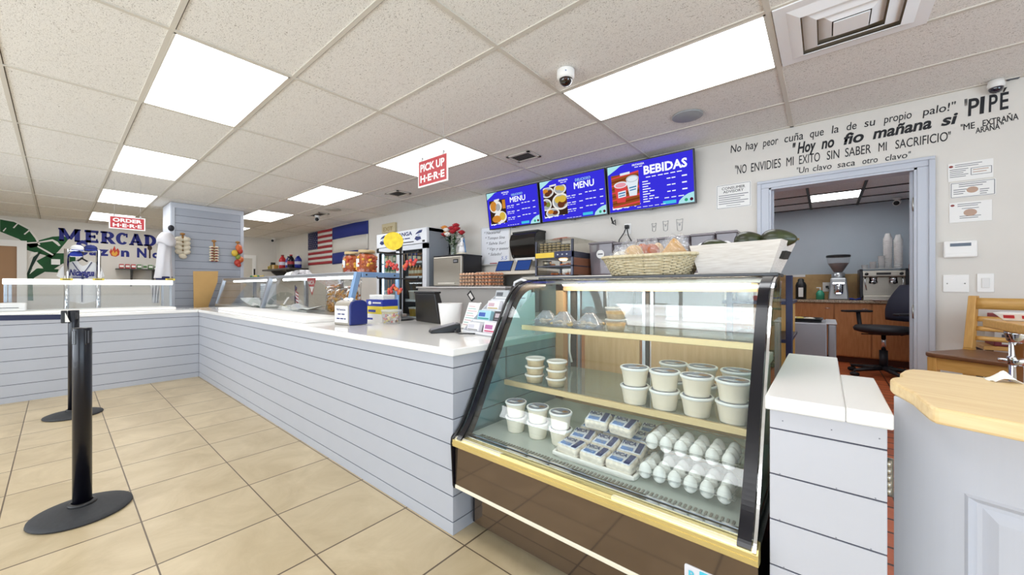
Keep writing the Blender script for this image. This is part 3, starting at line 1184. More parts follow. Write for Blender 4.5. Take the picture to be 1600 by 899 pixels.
# clamshell boxes of cookies on the top shelf
def clamshell(label, x, y, rz, w=.15, d=.11):
    t = thing('clamshell_box', label, 'food box', (x, y, SH1[0] + .001), rz, 'clear clamshell boxes on the top shelf')
    M_cs = clear('clamshell_plastic', '#f4f6fa', 1.45, haze=.16, hazecol='#e8ecf4')
    m = MB()
    m.sheet(lambda s, u: Vector(((s - .5) * w * (1 - .12 * math.sin(math.pi * u)), (u - .5) * d, .024 + .055 * min(1, 3 * min(u, 1 - u)) * min(1, 3 * min(s, 1 - s)) + .003 * math.sin(s * 40))), 14, 10, th=.0012)
    m.build('lid', M_cs, t, local=True)
    m = MB()
    m.prism([(p[0], p[1]) for p in rrect(w * .96, d * .96, .02)], 'z', .0, .004)
    m.sheet(lambda s, u: Vector((w * .48 * math.cos(2 * math.pi * s), d * .48 * math.sin(2 * math.pi * s), .003 + .022 * u)), 24, 2, th=.0012)
    m.build('tray', M_cs, t, local=True)
    m = MB()
    rr = random.Random(hash(label) % 97)
    for i in range(14):
        m.ell((rr.uniform(-w * .36, w * .36), rr.uniform(-d * .32, d * .32), .012 + rr.uniform(0, .014)), (.017, .014, .009), 0, 10, 6)
    tag(m.build('cookies', mat('pale_cookie', '#e0c897', .7, color2='#c7a76d', nscale=60), t, local=True), kind='stuff')


clamshell('clear clamshell of pale cookies at the left end of the top shelf', -1.265, 1.84, .3)
clamshell('clear clamshell of pale cookies, middle one on the top shelf', -1.115, 1.79, .05)
clamshell('clear clamshell of pale cookies nearest the deli cups on the top shelf', -.955, 1.79, .1)


def deli_cup(label, x, y, z):
    t = thing('deli_cup', label, 'food cup', (x, y, z), 0, 'clear deli cups on the top shelf')
    r, h = .052, .052
    MB().lathe([(r * .8, 0), (r * .97, h)], seg=28).build('cup', clear('deli_plastic', '#ffffff', 1.4, haze=.2, hazecol='#e8e2d6'), t, local=True)
    MB().lathe([(0, .001), (r * .79, .001), (r * .93, h * .72), (0, h * .74)], seg=28).build('filling', mat('tan_filling', '#c9a878', .6, color2='#b18a57', nscale=50), t, local=True)
    MB().lathe([(r * .96, h * .95), (r * 1.03, h), (r * 1.02, h * 1.08), (0, h * 1.06)], seg=28).build('lid', M_lid, t, local=True)


deli_cup('lower clear deli cup of tan food on the top shelf', -.81, 1.79, SH1[0] + .001)
deli_cup('upper clear deli cup of tan food on the top shelf', -.81, 1.79, SH1[0] + .059)


# tray of bagged cheese
t = thing('foam_tray', 'white foam tray under the bagged cheese on the bottom deck', 'tray', (-.72, 1.562, .4835), 0)
m = MB()
m.prism([(p[0], p[1]) for p in rrect(.36, .42, .03)], 'z', 0, .006)
for sx, sy, x, y in ((.36, .012, 0, .206), (.36, .012, 0, -.206), (.012, .40, .176, 0), (.012, .40, -.176, 0)):
    m.box(x - sx / 2, x + sx / 2, y - sy / 2, y + sy / 2, .004, .02, bev=.004)
m.build('tray_body', mat('white_foam', '#f2f0ea', .5), t, local=True)
M_bag = clear('cheese_bag', '#ffffff', 1.45, haze=.05, hazecol='#f4f1ea', rough=.12)
M_chs = mat('white_cheese', '#ece3d2', .55, noise=.06, nscale=30)
M_lab = mat('blue_white_label', '#f1f4f8', .4, color2='#c9d4e4', nscale=24)


def cheese(label, x, y, z, rz, tilt):
    t = thing('bagged_cheese', label, 'bagged cheese', (x, y, z), rz, 'bagged white cheeses with blue labels')
    t.rotation_euler = (-tilt, 0, rz)
    m = MB()
    b = bmesh.new()
    bmesh.ops.create_cube(b, size=1)
    bmesh.ops.scale(b, vec=(.106, .086, .046), verts=b.verts[:])
    bmesh.ops.translate(b, vec=(0, 0, .025), verts=b.verts[:])
    bmesh.ops.bevel(b, geom=b.edges[:], offset=.013, segments=3, affect='EDGES', profile=.5)
    for f in b.faces:
        f.smooth = True
    m.merge(b)
    b.free()
    m.build('cheese_block', M_chs, t, local=True)
    m = MB()
    m.sheet(lambda s, u: Vector(((s - .5) * .094, (u - .5) * .074, .0487 + .003 * math.sin(math.pi * u) * math.sin(math.pi * s))), 10, 8, th=.0008)
    m.box(.022, .043, -.033, .033, .0500, .0530, 1)
    m.box(-.036, .012, -.03, -.010, .0505, .0528, 2)
    m.text('NICA', (-.040, .004, .0530), (1, 0, 0), (0, 1, 0), .058, .022, 1, bold=.04)
    m.build('label', [M_lab, mat('label_navy', '#1d3166', .4), mat('label_blue', '#5b83bd', .4)], t, local=True)
    m = MB()
    rr = random.Random(int(abs(x * 977 + y * 331)))
    m.sheet(lambda s, u: Vector(((s - .5) * .113, (u - .5) * .094, .026 + .0295 * math.sin(math.pi * s) ** .3 * math.sin(math.pi * u) ** .3 + .0025 * math.sin(s * 31 + u * 17 + x * 50))), 18, 14, th=.0006)
    m.build('bag', M_bag, t, local=True)
    return t


cz = .4905
spots = [(-.832, 1.405, 0, -.12, 'front left'), (-.72, 1.40, 0, -.06, 'front middle'), (-.608, 1.405, 0, -.05, 'front right'),
         (-.832, 1.505, .012, .06, 'second row left'), (-.72, 1.502, .012, -.05, 'second row middle'), (-.608, 1.505, .012, .05, 'second row right'),
         (-.832, 1.607, .024, -.05, 'third row left'), (-.72, 1.607, .024, .06, 'third row middle'), (-.608, 1.607, .024, 0, 'third row right'), (-.83, 1.712, .03, .05, 'rear left'), (-.715, 1.715, .03, -.06, 'rear middle'), (-.60, 1.712, .03, .04, 'rear right')]
for x, y, dz, rz, wd in spots:
    cheese(f'bagged white cheese with blue label, {wd} on the foam tray', x, y, cz + dz, rz, -.22 if dz else -.1)
for x, y, wd, rz in ((-.785, 1.56, 'left', .1), (-.665, 1.56, 'right', -.1)):
    cheese(f'bagged white cheese lying on top of the others, {wd} of the top pair', x, y, cz + .085, rz, -.25)

# egg cartons
M_pet = clear('carton_plastic', '#fdfefe', 1.34, haze=.02, hazecol='#eef1f2')
M_egg = mat('white_egg_shell', '#faf8f4', .45)
egg_proto = []


def carton(z, label, yoff, xoff, rows, cols=6):
    cx, cy = -.385 + xoff, 1.47 + yoff
    P = .052
    w, d = cols * P + .02, rows * P + .02
    t = thing('egg_carton', label, 'egg carton', (cx, cy, z), 0, 'clear egg cartons')
    m = MB()
    # dimpled base
    def base(s, u):
        x, y = (s - .5) * w, (u - .5) * d
        k = abs(math.sin(math.pi * (x / P + (0 if cols % 2 == 0 else .5)))) * abs(math.sin(math.pi * (y / P + (0 if rows % 2 == 0 else .5))))
        e = min(s, 1 - s, u, 1 - u)
        return Vector((x, y, .046 - .042 * k * min(1, e * 20)))
    m.sheet(base, cols * 6, rows * 6, th=.0008)
    m.build('carton_base', M_pet, t, local=True)
    m = MB()
    def lid(s, u):
        x, y = (s - .5) * w, (u - .5) * d
        e = min(1, 9 * min(s, 1 - s)) * min(1, 7 * min(u, 1 - u))
        return Vector((x * (1 - .03 * e), y * (1 - .04 * e), .047 + .036 * e + .002 * math.cos(2 * math.pi * x / P)))
    m.sheet(lid, 40, 20, th=.0008)
    m.build('carton_lid', M_pet, t, local=True)
    for j in range(rows):
        for i in range(cols):
            x = cx + (i - (cols - 1) / 2) * P
            y = cy + (j - (rows - 1) / 2) * P
            row = 'front' if j == 0 else ('rear' if j == rows - 1 else 'middle')
            lab = f'white egg, {ORD[i]} from the left in the {row} row of the {"upper" if z > .53 else "lower"} egg carton'
            if not egg_proto:
                e = MB()
                pr = []
                for k in range(15):
                    a = -math.pi / 2 + math.pi * k / 14
                    zz = math.sin(a)
                    r = math.cos(a) * .0222 * (1 - .12 * zz)
                    pr.append((r if 0 < k < 14 else 0, .03 * zz + .03))
                e.lathe(pr, seg=20)
                o = e.build('egg', M_egg, loc=(0, 0, 0))
                egg_proto.append(o)
            else:
                o = egg_proto[0].copy()
                COL.objects.link(o)
            o.location = (x, y, z + .012)
            tag(o, lab, 'egg', 'white eggs in the clear cartons')


carton(.484, 'lower clear plastic egg carton on the bottom deck at right', -.03, .002, 3)
carton(.571, 'upper clear plastic egg carton, set back on the lower one', .035, .004, 3)
# ------------------------------------------------------------------ hung on the back wall
M_ink = mat('black_paint', '#15151a', .6)
X_, Z_, Yp = (1, 0, 0), (0, 0, 1), (0, 1, 0)
WALL_Y = YB - .001


def wall_words(name, label, words, cap_px, bold=0.0, shear=0.0, base=None, wave=0.0):
    """painted words; each (text, left px, right px) stands on the baseline through two measured points"""
    (u0, v0), (u1, v1) = base
    a, b = at_y(u0, v0, WALL_Y), at_y(u1, v1, WALL_Y)
    d = (b - a).normalized()
    m = MB()
    for wd, ul, ur in words:
        vl = v0 + (v1 - v0) * (ul - u0) / (u1 - u0)
        vr = v0 + (v1 - v0) * (ur - u0) / (u1 - u0)
        p, q = at_y(ul, vl, WALL_Y), at_y(ur, vr, WALL_Y)
        depth = p.y * _F[1] + p.x * _F[0]
        m.text(wd, p, d, Vector((-d.z, 0, d.x)), (q - p).length, cap_px * depth / FPX, 0, bold, shear, th=.0008, res=4, wave=wave)
    o = m.build(name, M_ink)
    return tag(o, label, 'wall lettering', 'hand painted sayings above the doorway')


def zz(*ws):
    return [(t, 1120 + a * .3, 1120 + b * .3) for t, a, b in ws]


def zb(p, q):
    return ((1120 + p[0] * .3, 120 + p[1] * .3), (1120 + q[0] * .3, 120 + q[1] * .3))


wall_words('wall_lettering', 'thin black top line "No hay peor cuña que la de su propio palo!"',
           zz(('No', 72, 127), ('hay', 150, 215), ('peor', 240, 320), ('cuña', 352, 450), ('que', 485, 557), ('la', 598, 635), ('de', 676, 728), ('su', 768, 825), ('propio', 870, 1015), ('palo!"', 1072, 1245)), 12.5, .004, .1, zb((72, 398), (1215, 176)))
wall_words('wall_lettering', 'bold black script line "Hoy no fio mañana si" above the doorway',
           zz(('"', 396, 412), ('Hoy', 420, 517), ('no', 545, 612), ('fio', 660, 766), ('mañana', 812, 1120), ('si', 1168, 1257)), 17, .03, .22, zb((420, 400), (1255, 240)))
wall_words('wall_lettering', 'black capitals line "NO ENVIDIES MI EXITO SIN SABER MI SACRIFICIO" above the doorway',
           zz(('"', 95, 104), ('NO', 106, 155), ('ENVIDIES', 178, 333), ('MI', 362, 400), ('EXITO', 428, 537), ('SIN', 573, 638), ('SABER', 668, 803), ('MI', 842, 885), ('SACRIFICIO', 930, 1203), ('"', 1205, 1218)), 14, .004, .02, zb((103, 508), (1203, 333)))
wall_words('wall_lettering', 'small black line "Un clavo saca otro clavo" just over the door casing',
           zz(('"', 416, 425), ('Un', 428, 478), ('clavo', 500, 598), ('saca', 628, 720), ('otro', 758, 838), ('clavo', 877, 992), ('"', 998, 1010)), 9.5, .004, .08, zb((428, 503), (1000, 421)))
wall_words('wall_lettering', 'large black name "PIPÉ" painted behind the wall dome camera',
           zz(('"', 1292, 1306), ('P', 1308, 1368), ('I', 1368, 1398), ('P', 1416, 1464), ('É', 1474, 1522)), 27, .015, .06, zb((1320, 203), (1510, 166)))
wall_words('wall_lettering', 'small black words "ME EXTRAÑA" under the large PIPÉ lettering',
           zz(('"', 1272, 1282), ('ME', 1285, 1345), ('EXTRAÑA', 1385, 1572)), 10, .012, .05, zb((1285, 279), (1570, 222)))
wall_words('wall_lettering', 'small black word "ARAÑA" on the lowest line, right of the doorway top',
           zz(('ARAÑA', 1348, 1475), ('"', 1482, 1496)), 9, .012, .05, zb((1348, 296), (1475, 271)))

# ---- menu screens
SW, SH, TILT = .912, .522, .152


def screen_root(x, label):
    t = thing('menu_screen', label, 'menu screen', (x, 4.0, 2.03), 0, 'blue menu screens on the back wall')
    t.rotation_euler = (TILT, 0, 0)
    M_bez = mat('screen_bezel', '#0b0b10', .3)
    m = MB()
    m.box(-SW / 2, SW / 2, 0, .035, 0, SH, bev=.003)
    m.box(-.3, .3, .03, .06, .12, .4, bev=.01)
    m.box(-.03, .03, -.004, .01, -.012, .002)
    m.build('housing', M_bez, t, local=True)
    return t


G = {}
def g(name, col, s=1.0):
    return glow('screen_' + name, col, s)


SB = g('blue', '#3b34e0', .85)
SWh, STe, SCy = g('white', '#f4f8ff', .95), g('pale_teal', '#a9dfe4', .95), g('cyan', '#49c3e6', .9)


def screen_face(t, text_parts, picture):
    m = MB()
    m.box(-SW / 2 + .014, SW / 2 - .014, -.0012, .0, .014, SH - .012)
    m.build('display', SB, t, local=True)
    # corner shapes
    m = MB()
    Wd, Hd = SW / 2 - .014, SH
    m.flat([(-Wd, -.0014, Hd - .012), (-Wd, -.0014, Hd - .10), (-Wd + .05, -.0014, Hd - .075), (-Wd + .1, -.0014, Hd - .05), (-Wd + .15, -.0014, Hd - .02), (-Wd + .2, -.0014, Hd - .012)], .0004, (0, -1, 0))
    m.flat([(Wd, -.0014, .014), (Wd, -.0014, .115), (Wd - .05, -.0014, .105), (Wd - .1, -.0014, .08), (Wd - .14, -.0014, .045), (Wd - .15, -.0014, .014)], .0004, (0, -1, 0))
    m.flat([(Wd - .3, -.0014, .028), (Wd - .17, -.0014, .028), (Wd - .17, -.0014, .06), (Wd - .3, -.0014, .06)], .0004, (0, -1, 0), 1)
    n = 14
    for cx, mi in ((Wd - .075, 2), (Wd - .025, 3)):
        m.flat([(cx + .016 * math.cos(2 * math.pi * i / n), -.002, .045 + .016 * math.sin(2 * math.pi * i / n)) for i in range(n)], .0004, (0, -1, 0), mi)
    m.build('corner_graphic', [STe, SCy, g('green', '#3aa882', .8), g('maroon', '#5a1d33', .8)], t, local=True)
    m = MB()
    for s, x, z, wd, cap, mi, bo in text_parts:
        if s.startswith('~'):      # a line too small to read in the place: word-shaped marks only
            rw = random.Random(s + str(round(x, 2)) + str(round(z, 3)))
            k, xx = int(s[1:]), x
            unit = wd / (k + .25 * (k - 1))
            for _ in range(k):
                m.box(xx, xx + unit * rw.uniform(.8, 1.0), -.0021, -.0017, z + cap * .15, z + cap * .85, mi)
                xx += unit * 1.25
            continue
        m.text(s, (x, -.0018, z), X_, Z_, wd, cap, mi, bo, th=.0003, res=2)
    m.build('lettering', [SWh, STe], t, local=True)
    m = MB()
    mats = picture(m)
    m.build('food_picture', mats, t, local=True)


def disc(m, cx, cz, rx, rz, y, mi, n=22, clip=None):
    pts = []
    for i in range(n):
        x, z = cx + rx * math.cos(2 * math.pi * i / n), cz + rz * math.sin(2 * math.pi * i / n)
        if clip:
            x, z = min(max(x, clip[0]), clip[1]), min(max(z, clip[2]), clip[3])
        pts.append((x, y, z))
    m.flat(pts, .0003, (0, -1, 0), mi)


FOOD = [g('table_brown', '#3b2a22', .8), g('plate', '#e9e7e2', .9), g('orange_food', '#d08a35', .85), g('yellow_food', '#d9b84a', .85), g('dark_food', '#6b3a26', .8), g('green_food', '#7d8a3c', .8), SWh, g('grey_plate', '#a8adb0', .85)]


def torn(m, x0, x1, z0, mi=6):
    n = 16
    top = [(x1, -.0016, z0 + .02), (x0, -.0016, z0 + .02)]
    bot = [(x0 + (x1 - x0) * i / n, -.0016, z0 - .004 - .006 * (i % 2) + .010 * math.sin(i * 1.3) * .5 + .022 * (i / n - .5)) for i in range(n + 1)]
    m.flat(bot + top, .0003, (0, -1, 0), mi)


def pic_two_plates(m):
    c = (-.405, -.105, .075, .40)
    torn(m, c[0] - .004, c[1] + .004, c[2])
    m.flat([(c[0], -.0020, c[2]), (c[1], -.0020, c[2]), (c[1], -.0020, c[3]), (c[0], -.0020, c[3])], .0003, (0, -1, 0), 0)
    disc(m, -.29, .31, .115, .085, -.0024, 1, clip=c)
    disc(m, -.33, .32, .06, .07, -.0028, 2, clip=c)
    disc(m, -.25, .30, .045, .05, -.0028, 7, clip=c)
    m.flat([(-.165, -.0024, .27), (-.11, -.0024, .27), (-.11, -.0024, .39), (-.165, -.0024, .39)], .0003, (0, -1, 0), 2)
    disc(m, -.22, .16, .115, .085, -.0024, 1, clip=c)
    disc(m, -.29, .14, .085, .05, -.0028, 2, clip=c)
    disc(m, -.18, .17, .055, .055, -.0028, 3, clip=c)
    m.flat([(-.31, -.003, .385), (-.215, -.003, .39), (-.215, -.003, .415), (-.31, -.003, .41)], .0003, (0, -1, 0), 1)
    return FOOD


def pic_many_plates(m):
    c = (-.40, -.06, .07, .43)
    torn(m, c[0] - .004, c[1] + .004, c[2])
    m.flat([(c[0], -.0020, c[2]), (c[1], -.0020, c[2]), (c[1], -.0020, c[3]), (c[0], -.0020, c[3])], .0003, (0, -1, 0), 0)
    for cx, cz, rx, rz, foods in ((-.34, .37, .10, .065, (4, 2, 4)), (-.15, .385, .09, .065, (3, 3)), (-.15, .235, .125, .10, (4, 3, 4, 3)), (-.37, .22, .085, .075, (5, 4)), (-.28, .11, .10, .06, (4, 2))):
        disc(m, cx, cz, rx, rz, -.0024, 1, clip=c)
        disc(m, cx, cz, rx * .82, rz * .8, -.0027, 7, clip=c)
        for k, f in enumerate(foods):
            a = k * 2.4
            disc(m, cx + rx * .36 * math.cos(a), cz + rz * .36 * math.sin(a), rx * .42, rz * .42, -.0030 - k * .0001, f, clip=c)
    m.flat([(-.30, -.0036, .43), (-.20, -.0036, .435), (-.20, -.0036, .455), (-.30, -.0036, .45)], .0003, (0, -1, 0), 1)
    return FOOD


def pic_drinks(m):
    c = (-.405, -.095, .055, .41)
    torn(m, c[0] - .004, c[1] + .004, c[2])
    m.flat([(c[0], -.0020, c[2]), (c[1], -.0020, c[2]), (c[1], -.0020, c[3]), (c[0], -.0020, c[3])], .0003, (0, -1, 0), 0)
    for k in range(9):
        a = c[2] + (c[3] - c[2]) * k / 9
        m.flat([(c[0], -.0022, a), (c[1], -.0022, a + .03), (c[1], -.0022, a + .05), (c[0], -.0022, a + .015)], .0002, (0, -1, 0), 4 if k % 2 else 2)
    m.flat([(-.375, -.0024, .30), (-.225, -.0024, .30), (-.255, -.0024, .11), (-.35, -.0024, .11)], .0003, (0, -1, 0), 2)
    disc(m, -.30, .30, .077, .035, -.0027, 1)
    disc(m, -.30, .298, .062, .025, -.0029, 3)
    m.flat([(-.235, -.0030, .345), (-.10, -.0030, .345), (-.125, -.0030, .165), (-.205, -.0030, .165)], .0003, (0, -1, 0), 1)
    disc(m, -.167, .345, .07, .036, -.0033, 7)
    disc(m, -.167, .343, .056, .026, -.0035, 1)
    for x, z in ((-.29, .19), (-.165, .235)):
        m.flat([(x - .045, -.0037, z - .03), (x + .045, -.0037, z - .022), (x + .045, -.0037, z + .045), (x - .045, -.0037, z + .037)], .0003, (0, -1, 0), 1)
        m.flat([(x - .04, -.004, z + .01), (x + .04, -.004, z + .017), (x + .04, -.004, z + .03), (x - .04, -.004, z + .023)], .0003, (0, -1, 0), 5)
        m.flat([(x - .035, -.004, z - .016), (x + .035, -.004, z - .009), (x + .035, -.004, z + .002), (x - .035, -.004, z - .005)], .0003, (0, -1, 0), 5)
    m.flat([(-.30, -.004, .395), (-.19, -.004, .40), (-.19, -.004, .425), (-.30, -.004, .42)], .0003, (0, -1, 0), 1)
    return [g('wood_red', '#9a5428', .8), g('cup_white', '#dfe9f2', .9), g('red_drink', '#d8484a', .9), g('pink_drink', '#e79aa8', .9), g('wood_dark', '#7a3d1c', .8), g('label_blue', '#2f7fb4', .8), SWh, g('ice_grey', '#b9c3cc', .9)]


head = [('FRITANGA', -.16, .472, .13, .02, 0, .02), ('~2', -.135, .452, .09, .010, 0, 0)]
menu_rows = []
for i, z in enumerate((.285, .205, .125)):
    menu_rows += [('~2', -.085, z, .13, .013, 0, 0), ('~1', .085, z, .05, .013, 0, 0), ('~3', .17, z + .012, .14, .013, 0, 0), ('~1', .355, z + .012, .045, .013, 0, 0), ('~3', -.085, z - .022, .12, .009, 0, 0)]
menu_rows += [('~5', -.1, .03, .2, .006, 0, 0)]
t = screen_root(-3.29, 'leftmost blue menu screen reading MENU with two plates pictured')
screen_face(t, head + [('DELICIOSO', .01, .417, .19, .028, 1, .01), ('MENU', -.02, .335, .26, .07, 0, .03)] + menu_rows, pic_two_plates)
t = screen_root(-2.36, 'middle blue menu screen reading MENU with a collage of plates')
screen_face(t, head + [('DELICIOSO', .07, .437, .2, .03, 1, .01), ('MENU', .05, .352, .26, .075, 0, .03)] + [(a, b + .02, c - .01, d, e, f, h) for a, b, c, d, e, f, h in menu_rows], pic_many_plates)
t = screen_root(-1.432, 'rightmost blue menu screen reading BEBIDAS with two drink cups')
tp = head + [('BEBIDAS', -.04, .365, .43, .085, 0, .035), ('~6', -.02, .325, .36, .013, 0, 0)]
for i, (k, wd) in enumerate(((1, .06), (1, .10), (1, .07), (1, .10), (2, .13), (1, .08), (2, .12), (3, .17), (1, .08))):
    tp.append((f'~{k}', -.06, .283 - i * .026, wd, .014, 0, 0))
for i in range(3):
    tp += [('~2', .19, .275 - i * .065, .085, .014, 0, 0), ('~1', .335, .275 - i * .065, .055, .018, 0, 0)]
tp += [('~3', .16, .085, .19, .012, 0, 0), ('~5', -.13, .03, .3, .007, 0, 0)]
screen_face(t, tp, pic_drinks)
m = MB()
pts = [at_y(955, 336, 4.03), at_y(957, 343, 4.02), at_y(962, 348, 4.02), at_y(961, 340, 4.03), at_y(956, 345, 4.02), at_y(960, 346, 4.03)]
m.tube([p - Vector((0, 0, .03)) for p in pts], .008, 8)
tag(m.build('cable_loop', M_black), 'black cable looped under the joint of the right two menu screens', 'cable')


# ---- posted notices
M_paper = mat('white_paper', '#eceae6', .6)
M_pink = mat('ink_grey', '#6d6e74', .7)
M_seal = mat('seal_red', '#8c3a34', .6)


def notice(name, label, uv, parts, y=WALL_Y, cat='notice', pmat=None, group=None):
    (u0, v0), (u1, v1) = uv
    a, b = at_y(u0, v0, y), at_y(u1, v1, y)
    x0, x1, z0, z1 = a.x, b.x, at_y(u0, v1, y).z, a.z
    t = thing(name, label, cat, ((x0 + x1) / 2, y, z0), 0, group)
    MB().box(x0, x1, y - .0035, y - .0005, z0, z1, bev=.0008, seg=1).build('sheet', pmat or M_paper, t)
    m = MB()
    W, H = x1 - x0, z1 - z0
    for p in parts:
        if p[0] == 't':
            _, s, fx, fz, fw, fc, mi = p
            m.text(s, (x0 + W * fx, y - .0036, z0 + H * fz), X_, Z_, W * fw, H * fc, mi, .01, th=.0005, res=2)
        elif p[0] == 'l':
            _, fx, fz, fw, n, step, mi = p
            for i in range(n):
                ww = fw * (1 - .13 * ((i * 7) % 3))
                zt = z0 + H * (fz - i * step)
                m.box(x0 + W * fx, x0 + W * (fx + ww), y - .0042, y - .0034, zt, zt + H * step * .32, mi)
        elif p[0] == 'd':
            _, fx, fz, fr, mi = p
            cx, cz = x0 + W * fx, z0 + H * fz
            m.flat([(cx + fr * W * math.cos(i * .45), y - .0037, cz + fr * W * .8 * math.sin(i * .45)) for i in range(14)], .0006, (0, -1, 0), mi)
        elif p[0] == 'f':
            _, fx0, fz0, fx1, fz1, mi = p
            e = .0015
            for q in ((fx0, fz0, fx1, fz0), (fx0, fz1, fx1, fz1)):
                m.box(x0 + W * q[0], x0 + W * q[2], y - .0042, y - .0034, z0 + H * q[1] - e, z0 + H * q[1] + e, mi)
            for q in (fx0, fx1):
                m.box(x0 + W * q - e, x0 + W * q + e, y - .0042, y - .0034, z0 + H * fz0, z0 + H * fz1, mi)
    m.build('printing', [M_ink, M_pink, M_seal, mat('stamp_tan', '#b99a86', .6)], t)
    return t


notice('advisory_notice', 'framed white CONSUMER ADVISORY notice left of the doorway', ((1119, 291), (1174, 328)),
       [('t', 'CONSUMER', .17, .78, .66, .11, 0), ('t', 'ADVISORY', .21, .64, .58, .11, 0), ('l', .08, .53, .84, 5, .085, 1), ('l', .3, .1, .4, 1, .06, 1), ('f', .03, .03, .97, .97, 1)])
notice('posted_licence', 'upper white licence sheet with dark crest, right of the doorway', ((1481, 257), (1552, 285)),
       [('d', .07, .82, .05, 2), ('l', .16, .86, .6, 2, .1, 1), ('l', .04, .62, .42, 5, .1, 1), ('f', .52, .25, .96, .62, 1), ('l', .56, .5, .34, 2, .13, 3)], group='licence papers by the doorway')
notice('posted_licence', 'bordered white certificate sheet between the two crested licences', ((1484, 287), (1556, 311)),
       [('f', .03, .05, .97, .95, 1), ('l', .2, .82, .6, 2, .13, 1), ('d', .5, .45, .13, 3), ('l', .08, .5, .3, 3, .13, 1), ('l', .66, .4, .2, 3, .13, 1)], group='licence papers by the doorway')
notice('posted_licence', 'lowest white licence with a tan seal, above the thermostat', ((1483, 318), (1550, 349)),
       [('d', .08, .86, .05, 2), ('l', .2, .88, .55, 2, .09, 1), ('d', .5, .46, .16, 3), ('l', .3, .66, .4, 1, .08, 1), ('l', .25, .28, .5, 2, .09, 1)], group='licence papers by the doorway')

# thermostat and blank plates
a, b = at_y(1473, 378, WALL_Y), at_y(1526, 402, WALL_Y)
t = thing('thermostat', 'white thermostat with a grey screen under the licence papers', 'thermostat', ((a.x + b.x) / 2, YB, b.z))
m = MB()
m.box(a.x, b.x, YB - .03, YB - .0005, b.z, a.z, bev=.01)
m.box(a.x + .004, b.x - .004, YB - .033, YB - .02, b.z + .03, b.z + .034)
m.build('housing', M_white, t)
MB().box(a.x + .03, b.x - .03, YB - .0318, YB - .029, a.z - .04, a.z - .018).build('display', mat('lcd_grey', '#6b7683', .2), t)


def plate(label, u0, v0, u1, v1, toggle):
    a, b = at_y(u0, v0, WALL_Y), at_y(u1, v1, WALL_Y)
    t = thing('switch_cover', label, 'switch plate', ((a.x + b.x) / 2, YB, b.z))
    MB().box(a.x, b.x, YB - .009, YB - .0005, b.z, a.z, bev=.003).build('plate', M_white, t)
    m = MB()
    if toggle:
        cx = (a.x + b.x) / 2
        m.box(cx - .018, cx + .018, YB - .014, YB - .008, b.z + .03, a.z - .03, bev=.003)
        m.build('rocker', mat('rocker_white', '#e4e2de', .4), t)
    else:
        for x in (a.x + .02, b.x - .02):
            m.cyl((x, YB - .0105, (a.z + b.z) / 2), (x, YB - .008, (a.z + b.z) / 2), .004, seg=10)
        m.build('screw', mat('screw_metal', '#a8a6a2', .4, .7), t)


plate('wide blank white plate on the wall right of the door casing', 1473, 430, 1514, 457, False)
plate('narrow white switch plate with rocker, farther right of the door casing', 1526, 428, 1553, 457, True)

# wall camera over the lettering, with conduit
t = thing('wall_dome_camera', 'small dark dome camera on the wall over the PIPÉ lettering', 'camera', tuple(at_y(1555, 141, YB - .03)))
p = at_y(1555, 139, YB - .03)
m = MB()
m.lathe([(0, .05), (.035, .05), (.04, .02), (.038, 0), (0, 0)], (p.x, YB - .045, p.z), seg=24)
m.build('mount', M_white, t)
m = MB()
m.ell((p.x, YB - .045, p.z - .002), (.034, .034, .032), seg=24)
m.build('dome', mat('dark_dome', '#15172a', .06, coat=1.0), t)
m = MB()
q0, q1, q2 = at_y(1576, 124, YB - .01), at_y(1590, 122, YB - .01), at_y(1600, 113, YB - .01)
m.tube([q0, q1, q2, q2 + Vector((.1, 0, .03))], .007, 8)
m.ell((q0.x, YB - .012, q0.z), (.012, .01, .012), seg=10, rings=6)
tag(m.build('cable_conduit', mat('dull_metal', '#5b5c62', .4, .5)), 'thin dark conduit at the ceiling edge in the upper right corner', 'conduit')

# cup sketches, outlet, whiteboard
for k, (u, v, hh, wd) in enumerate(((1022, 351, 20, 'smallest'), (1040, 348, 24, 'middle sized'), (1062, 346, 28, 'tallest'))):
    p = at_y(u, v + hh / 2, WALL_Y)
    h_ = hh * 2.1 / FPX * 1.15
    r = h_ * .27
    m = MB()
    for s in (-1, 1):
        m.tube([(p.x + s * r * .7, YB - .003, p.z), (p.x + s * r, YB - .003, p.z + h_)], .0028, 6)
    for zf in (0, .7, 1):
        m.tube([(p.x - r * (.7 + .3 * zf), YB - .003, p.z + h_ * zf), (p.x, YB - .003, p.z + h_ * zf - .008), (p.x + r * (.7 + .3 * zf), YB - .003, p.z + h_ * zf)], .0022, 6)
    m.ell((p.x, YB - .003, p.z + h_ * .5), (r * .35, .002, r * .35), seg=10, rings=6)
    tag(m.build('cup_decal', mat('grey_decal', '#a9a7a6', .6)), f'{wd} grey cup outline decal on the wall under the BEBIDAS screen', 'wall decal', 'cup outline decals')
p = at_y(981, 358, WALL_Y)
t = thing('wall_outlet', 'wall outlet with a black plug and cables above the storage bins', 'outlet', (p.x, YB, p.z - .06))
MB().box(p.x - .04, p.x + .04, YB - .008, YB - .0005, p.z - .06, p.z + .06, bev=.003).build('plate', M_white, t)
m = MB()
m.box(p.x - .02, p.x + .022, YB - .05, YB - .008, p.z + .0, p.z + .04, bev=.006)
m.tube([(p.x, YB - .05, p.z + .01), (p.x - .02, YB - .06, p.z - .05), (p.x - .08, YB - .05, p.z - .12), (p.x - .1, YB - .04, p.z - .22)], .006, 8)
m.tube([(p.x + .01, YB - .05, p.z + .0), (p.x + .03, YB - .06, p.z - .08), (p.x + .09, YB - .05, p.z - .2)], .006, 8)
m.build('plug', M_black, t)

